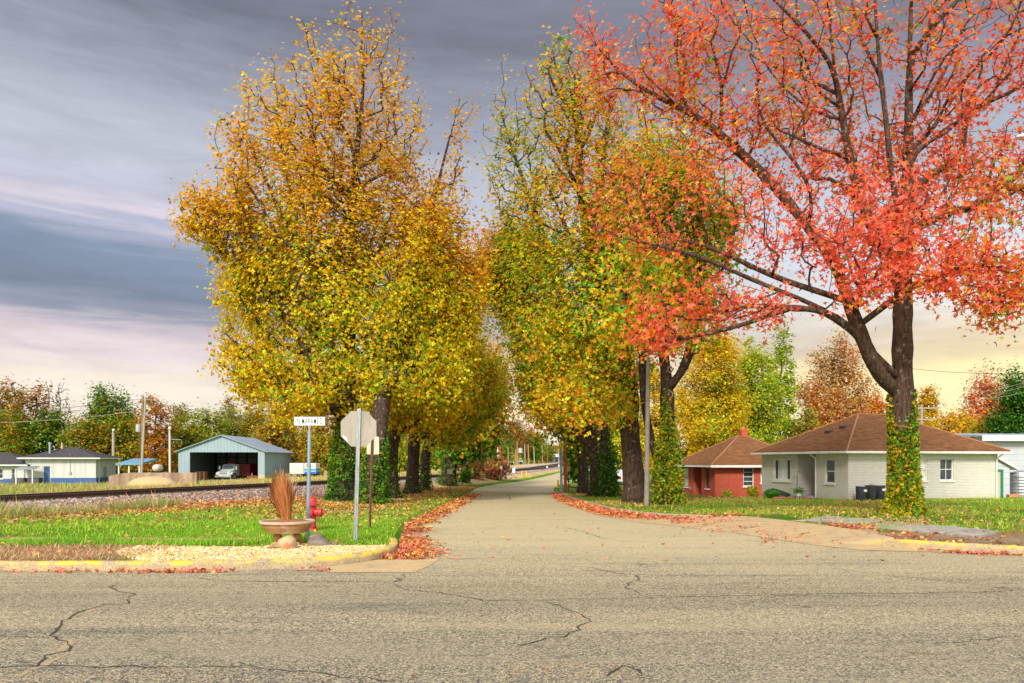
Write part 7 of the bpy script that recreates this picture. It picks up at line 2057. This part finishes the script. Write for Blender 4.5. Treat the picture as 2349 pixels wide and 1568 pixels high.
BL = 'trees behind the buildings across the railway'
AUT = [(RUST, 3), (ORG, 2), (OLV, 2), (BRN, 2)]
bg = [
    (-50, 70, 880, 1110, 118, [(OLV, 3), (RUST, 3), (GRN, 2), (GLD, 1)], 'rust and olive tree cut by the left edge of the frame', 101, .8, 0),
    (22, 50, 874, 1108, 112, [(RUST, 3), (OLV, 3), (GLD, 2), (BRN, 2)], 'rust-orange tree tallest at the far left above the white building', 102, .6, 2),
    (78, 46, 880, 1108, 116, AUT, 'reddish-brown upright tree beside the bare one at the far left', 103, .45, 2),
    (136, 42, 890, 1108, 114, [(BRN, 2), (TAN, 1)], 'leafless grey tree with fine upright twigs above the workshop', 104, .05, 2),
    (232, 72, 874, 1100, 110, [(DKG, 3), (GRN, 4), (OLV, 1.6)], 'dense green tree standing behind the white workshop', 105, .9, 0),
    (318, 36, 925, 1110, 118, [(GLD, 3), (OLV, 2), (ORG, 2)], 'gold-green tree just left of the transformer pole', 106, .7, 2),
    (352, 44, 905, 1112, 104, [((.5, .16, .03), 3), (GLD, 2), (ORG, 3), (OLV, 1)], 'orange upright tree behind the transformer pole', 107, .6, 2),
    (410, 36, 928, 1112, 124, [(OLV, 3), (TAN, 2), (GLD, 1)], 'thin olive tree between the orange and yellow-green trees', 108, .5, 2),
    (464, 62, 928, 1110, 118, [(LIM, 3), (OLV, 3), (GRN, 2), (YEL, .6)], 'rounded yellow-green tree rising behind the metal shed', 109, 1., 0),
    (524, 42, 915, 1110, 135, [(OLV, 2), (RUST, 2), (GRN, 1)], 'dark olive tree with a thin top above the shed ridge', 110, .6, 0),
    (580, 46, 935, 1110, 122, [(OLV, 3), (GLD, 3), (GRN, 2)], 'olive-gold tree over the right slope of the shed roof', 111, .8, 0),
    (635, 42, 940, 1108, 118, [(TAN, 3), (OLV, 2), (BRN, 2)], 'thin tan tree with bare limbs right of the shed', 112, .3, 0),
    (690, 60, 935, 1106, 120, [(GLD, 3), (YEL, 3), (OLV, 2)], 'pale yellow tree behind the box trailers', 113, .8, 0),
    (740, 50, 940, 1104, 112, [(ORG, 3), (GLD, 2), (OLV, 2), (GRN, 1)], 'orange-leaved tree between the street sign and the ivied trunk', 114, .8, 2),
    (830, 70, 930, 1100, 118, [(YEL, 3), (GLD, 2), (LIM, 2), (GRN, 2)], 'yellow-green tree seen between the left row trunks', 115, .9, 2),
    (930, 70, 950, 1096, 124, [(YEL, 3), (GLD, 2), (LIM, 2), (GRN, 2)], 'bright yellow tree beyond the rails between the farther left trunks', 116, .9, 2),
    (1020, 60, 960, 1090, 130, [(OLV, 3), (GRN, 2), (GLD, 2)], 'olive tree beyond the rails behind the last left-row trunk', 117, .9, 2),
]
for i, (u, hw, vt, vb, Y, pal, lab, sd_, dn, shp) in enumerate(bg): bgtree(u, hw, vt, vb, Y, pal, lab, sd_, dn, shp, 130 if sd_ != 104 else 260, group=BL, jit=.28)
# undergrowth at the edge of that wood: one leafy bank each side of the shed
for k, (u, hw, vt, Y, pal) in enumerate(((15, 55, 945, 103, [(OLV, 3), (GRN, 3), (GLD, 2)]), (105, 60, 940, 105, [(GRN, 3), (DKG, 2), (OLV, 2)]), (200, 60, 960, 104, [(GRN, 2), (OLV, 3), (GLD, 1.5), (RUST, 1)]), (290, 45, 950, 106, [(OLV, 3), (GLD, 2), (GRN, 2)]), (370, 50, 965, 107, [(ORG, 2), (COR, 1), (GLD, 2), (OLV, 3)]), (430, 45, 955, 112, [(OLV, 3), (GRN, 2)]), (-70, 60, 990, 106, [(OLV, 3), (GRN, 3)]),
                                           (640, 70, 955, 114, [(TAN, 2), (OLV, 3), (GLD, 2)]), (560, 70, 945, 126, [(OLV, 2), (TAN, 2), (GRN, 2)]), (760, 80, 1000, 108, [(GLD, 2), (OLV, 2), (GRN, 2), (ORG, 1)]), (880, 90, 1000, 112, [(GRN, 2), (LIM, 2), (YEL, 1.5)]), (1000, 80, 1000, 118, [(GRN, 3), (OLV, 2), (GLD, 1)]))):
    base = at_ground(u, Y); f = Y / FD
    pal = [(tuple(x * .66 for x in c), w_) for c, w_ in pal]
    names = ['olive thicket at the far left behind the low building', 'green thicket behind the workshop roof', 'mixed green thicket right of the workshop', 'gold and olive thicket by the lamp pole', 'red-tinged thicket behind the gas tank', 'olive thicket left of the shed', 'thicket past the left frame edge', 'tan brush right of the shed', 'dull brush behind the shed roof', 'golden brush behind the small concrete wall', 'green and yellow brush between the left trunks', 'dark green brush behind the last left trunks']
    T = slice_targets([(vt, u - hw * .5, u + hw * .5), (vt + 30, u - hw, u + hw), (1100, u - hw, u + hw)], Y, 90, 200 + k, .5, .05, .4)
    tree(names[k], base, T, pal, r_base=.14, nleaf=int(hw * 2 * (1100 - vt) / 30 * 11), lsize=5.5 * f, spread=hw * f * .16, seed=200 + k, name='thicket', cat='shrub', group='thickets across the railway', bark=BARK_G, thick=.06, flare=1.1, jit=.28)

BR = 'trees behind the houses'
YG = [(YEL, 3), (GLD, 2), (LIM, 2.4), (GRN, 1.2)]
for (u, hw, vt, vb, Y, pal, lab, sd_, dn, shp, n) in [
    (1640, 85, 745, 1130, 58, [(YEL, 4), (GLD, 3), (LIM, 2), (GRN, 1)], 'bright golden tree beyond the ivy-smothered double trunk', 121, 1.05, 0, 200),
    (1420, 60, 860, 1125, 72, [(YEL, 3), (LIM, 3), (GRN, 2)], 'bright yellow-green tree seen between the trunks of the right row', 136, .9, 2, 110),
    (1500, 60, 820, 1125, 64, [(YEL, 4), (GLD, 2), (LIM, 2), (GRN, 1)], 'yellow tree seen behind the pruned double trunk', 137, .9, 2, 110),
    (1730, 80, 800, 1130, 66, [(LIM, 3), (OLV, 2), (GRN, 3), (YEL, 1)], 'yellow-green tree behind the red brick house', 122, .8, 0, 200),
    (1790, 38, 735, 1120, 72, [(LIM, 3), (GRN, 3), (OLV, 1)], 'slender pale green tree with an airy pointed top', 123, .42, 2, 150),
    (1715, 34, 765, 1120, 74, [(LIM, 3), (GRN, 2), (YEL, 1)], 'thin upright green tree left of the slender airy one', 124, .4, 2, 110),
    (1620, 90, 1000, 1130, 63, [(GRN, 3), (OLV, 3), (DKG, 2), (GLD, 1)], 'low dark spreading tree with bare twisted boughs left of the brick house', 125, .75, 2, 160),
    (1915, 88, 788, 1120, 78, [(ORG, 3), ((.55, .2, .08), 3), (TAN, 2), (OLV, 1)], 'airy orange tree with pale bare limbs behind the white house', 126, .55, 0, 260),
    (1855, 50, 930, 1110, 70, [(OLV, 3), (RUST, 2), (GRN, 1.5)], 'olive and rust tree low between the two house roofs', 127, .5, 0, 120),
    (2000, 60, 870, 1110, 84, [(COR, 2), (ORG, 3), (OLV, 2)], 'red-orange tree half hidden behind the maple trunk', 128, .7, 0, 120),
    (2135, 44, 885, 1100, 80, [(GLD, 3), (OLV, 3), (ORG, 1)], 'gold tree with a thin tip right of the maple trunk', 129, .4, 0, 120),
    (2190, 62, 945, 1090, 74, [(GLD, 3), (YEL, 2), (OLV, 2), (ORG, 1)], 'golden bushy tree behind the flue of the white house', 130, 1., 2, 130),
    (2110, 60, 955, 1090, 78, [(GLD, 3), (OLV, 3), (GRN, 1)], 'olive-gold bushy tree behind the crossarm pole', 131, .9, 2, 110),
    (2265, 72, 822, 1090, 92, [((.62, .20, .10), 3), (ORG, 2), (PNK, 1), (COR, 1.4)], 'feathery orange-pink tree against the yellow sky', 132, .40, 1, 260),
    (2262, 60, 960, 1090, 66, [(GLD, 3), (OLV, 2), (GRN, 2)], 'gold and green bushy tree behind the tin-roofed barn', 133, 1., 2, 110),
    (2345, 88, 825, 1090, 62, [(DKG, 5), (GRN, 2.4)], 'dense dark green pine at the right edge behind the barn', 134, 1.15, 1, 220),
    (2420, 80, 900, 1090, 75, [(GLD, 2), (OLV, 3)], 'olive tree past the right frame edge', 135, .9, 0, 90)]:
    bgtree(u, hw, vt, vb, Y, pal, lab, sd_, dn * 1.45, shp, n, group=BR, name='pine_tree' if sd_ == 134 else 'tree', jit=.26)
# trees along the far tracks
BF = 'trees along the distant tracks'
for (u, hw, vt, vb, Y, pal, lab, sd_, dn, shp) in [
    (1110, 40, 965, 1072, 165, [(GRN, 3), (DKG, 2), (OLV, 1)], 'green distant tree behind the red marker post', 141, 1., 2),
    (1150, 30, 1000, 1066, 180, [((.10, .24, .02), 4), (GRN, 3)], 'bright green distant tree right of the banner', 142, 1., 2),
    (1184, 24, 968, 1064, 200, [((.42, .22, .05), 4), (TAN, 2), (GLD, 1)], 'tan-orange rounded tree, tallest along the far tracks', 143, 1.1, 0),
    (1206, 18, 990, 1064, 210, [(OLV, 3), (GRN, 2), (DKG, 2)], 'olive distant tree right of the tan-orange one', 144, 1., 2),
    (1218, 15, 980, 1064, 225, [(COR, 3), (RED, 2), (PNK, 1)], 'distant tree with a bright red crown top', 145, 1., 0),
    (1226, 14, 1000, 1064, 214, [(GRN, 3), (DKG, 2)], 'narrow green distant tree before the red-topped one', 146, 1.1, 2),
    (1232, 11, 994, 1064, 218, [(GLD, 3), (LIM, 2)], 'narrow golden distant tree in the middle of the row', 147, 1.1, 2),
    (1243, 16, 1000, 1063, 228, [(GRN, 2), (LIM, 2), (OLV, 3)], 'olive-green distant tree near the end of the row', 148, 1.1, 2),
    (1256, 14, 1022, 1062, 236, [(DKG, 3), (GRN, 3), (GLD, 1)], 'low dark green tree ending the distant row', 149, 1.1, 2),
    (1273, 17, 1020, 1054, 330, [(RUST, 2), (TAN, 2), (OLV, 2)], 'far orange-brown tree behind the blue-roofed house', 150, 1., 0),
    (1292, 17, 1024, 1054, 320, [(OLV, 2), (GLD, 2), (GRN, 1)], 'far olive tree right of the blue-roofed house', 151, 1., 0)]:
    bgtree(u, hw, vt, vb, Y, pal, lab, sd_, dn * 1.3, shp, 60, ls=2.6, group=BF, jit=.24)
# wooded skyline far off
r = RS(77); n = 26000
X_ = r.uniform(-420, 520, n); Y_ = r.uniform(330, 420, n); m = (np.abs(X_ / Y_ - .09) > .02)
P = np.c_[X_, Y_, gz(X_, Y_) + (5 + 3 * smooth_noise(np.c_[X_, Y_], .05, 3)) * r.rand(n)][m]
wd_ = leaves_mesh('distant_wood', P, r.uniform(1.2, 2.4, len(P)), palette_col(P, [(OLV, 3), (GRN, 3), (RUST, 2), (GLD, 1)], 9, .08, .25), leaf_mat('leaf'), None, KITE, 5)
tag(wd_, kind='stuff')
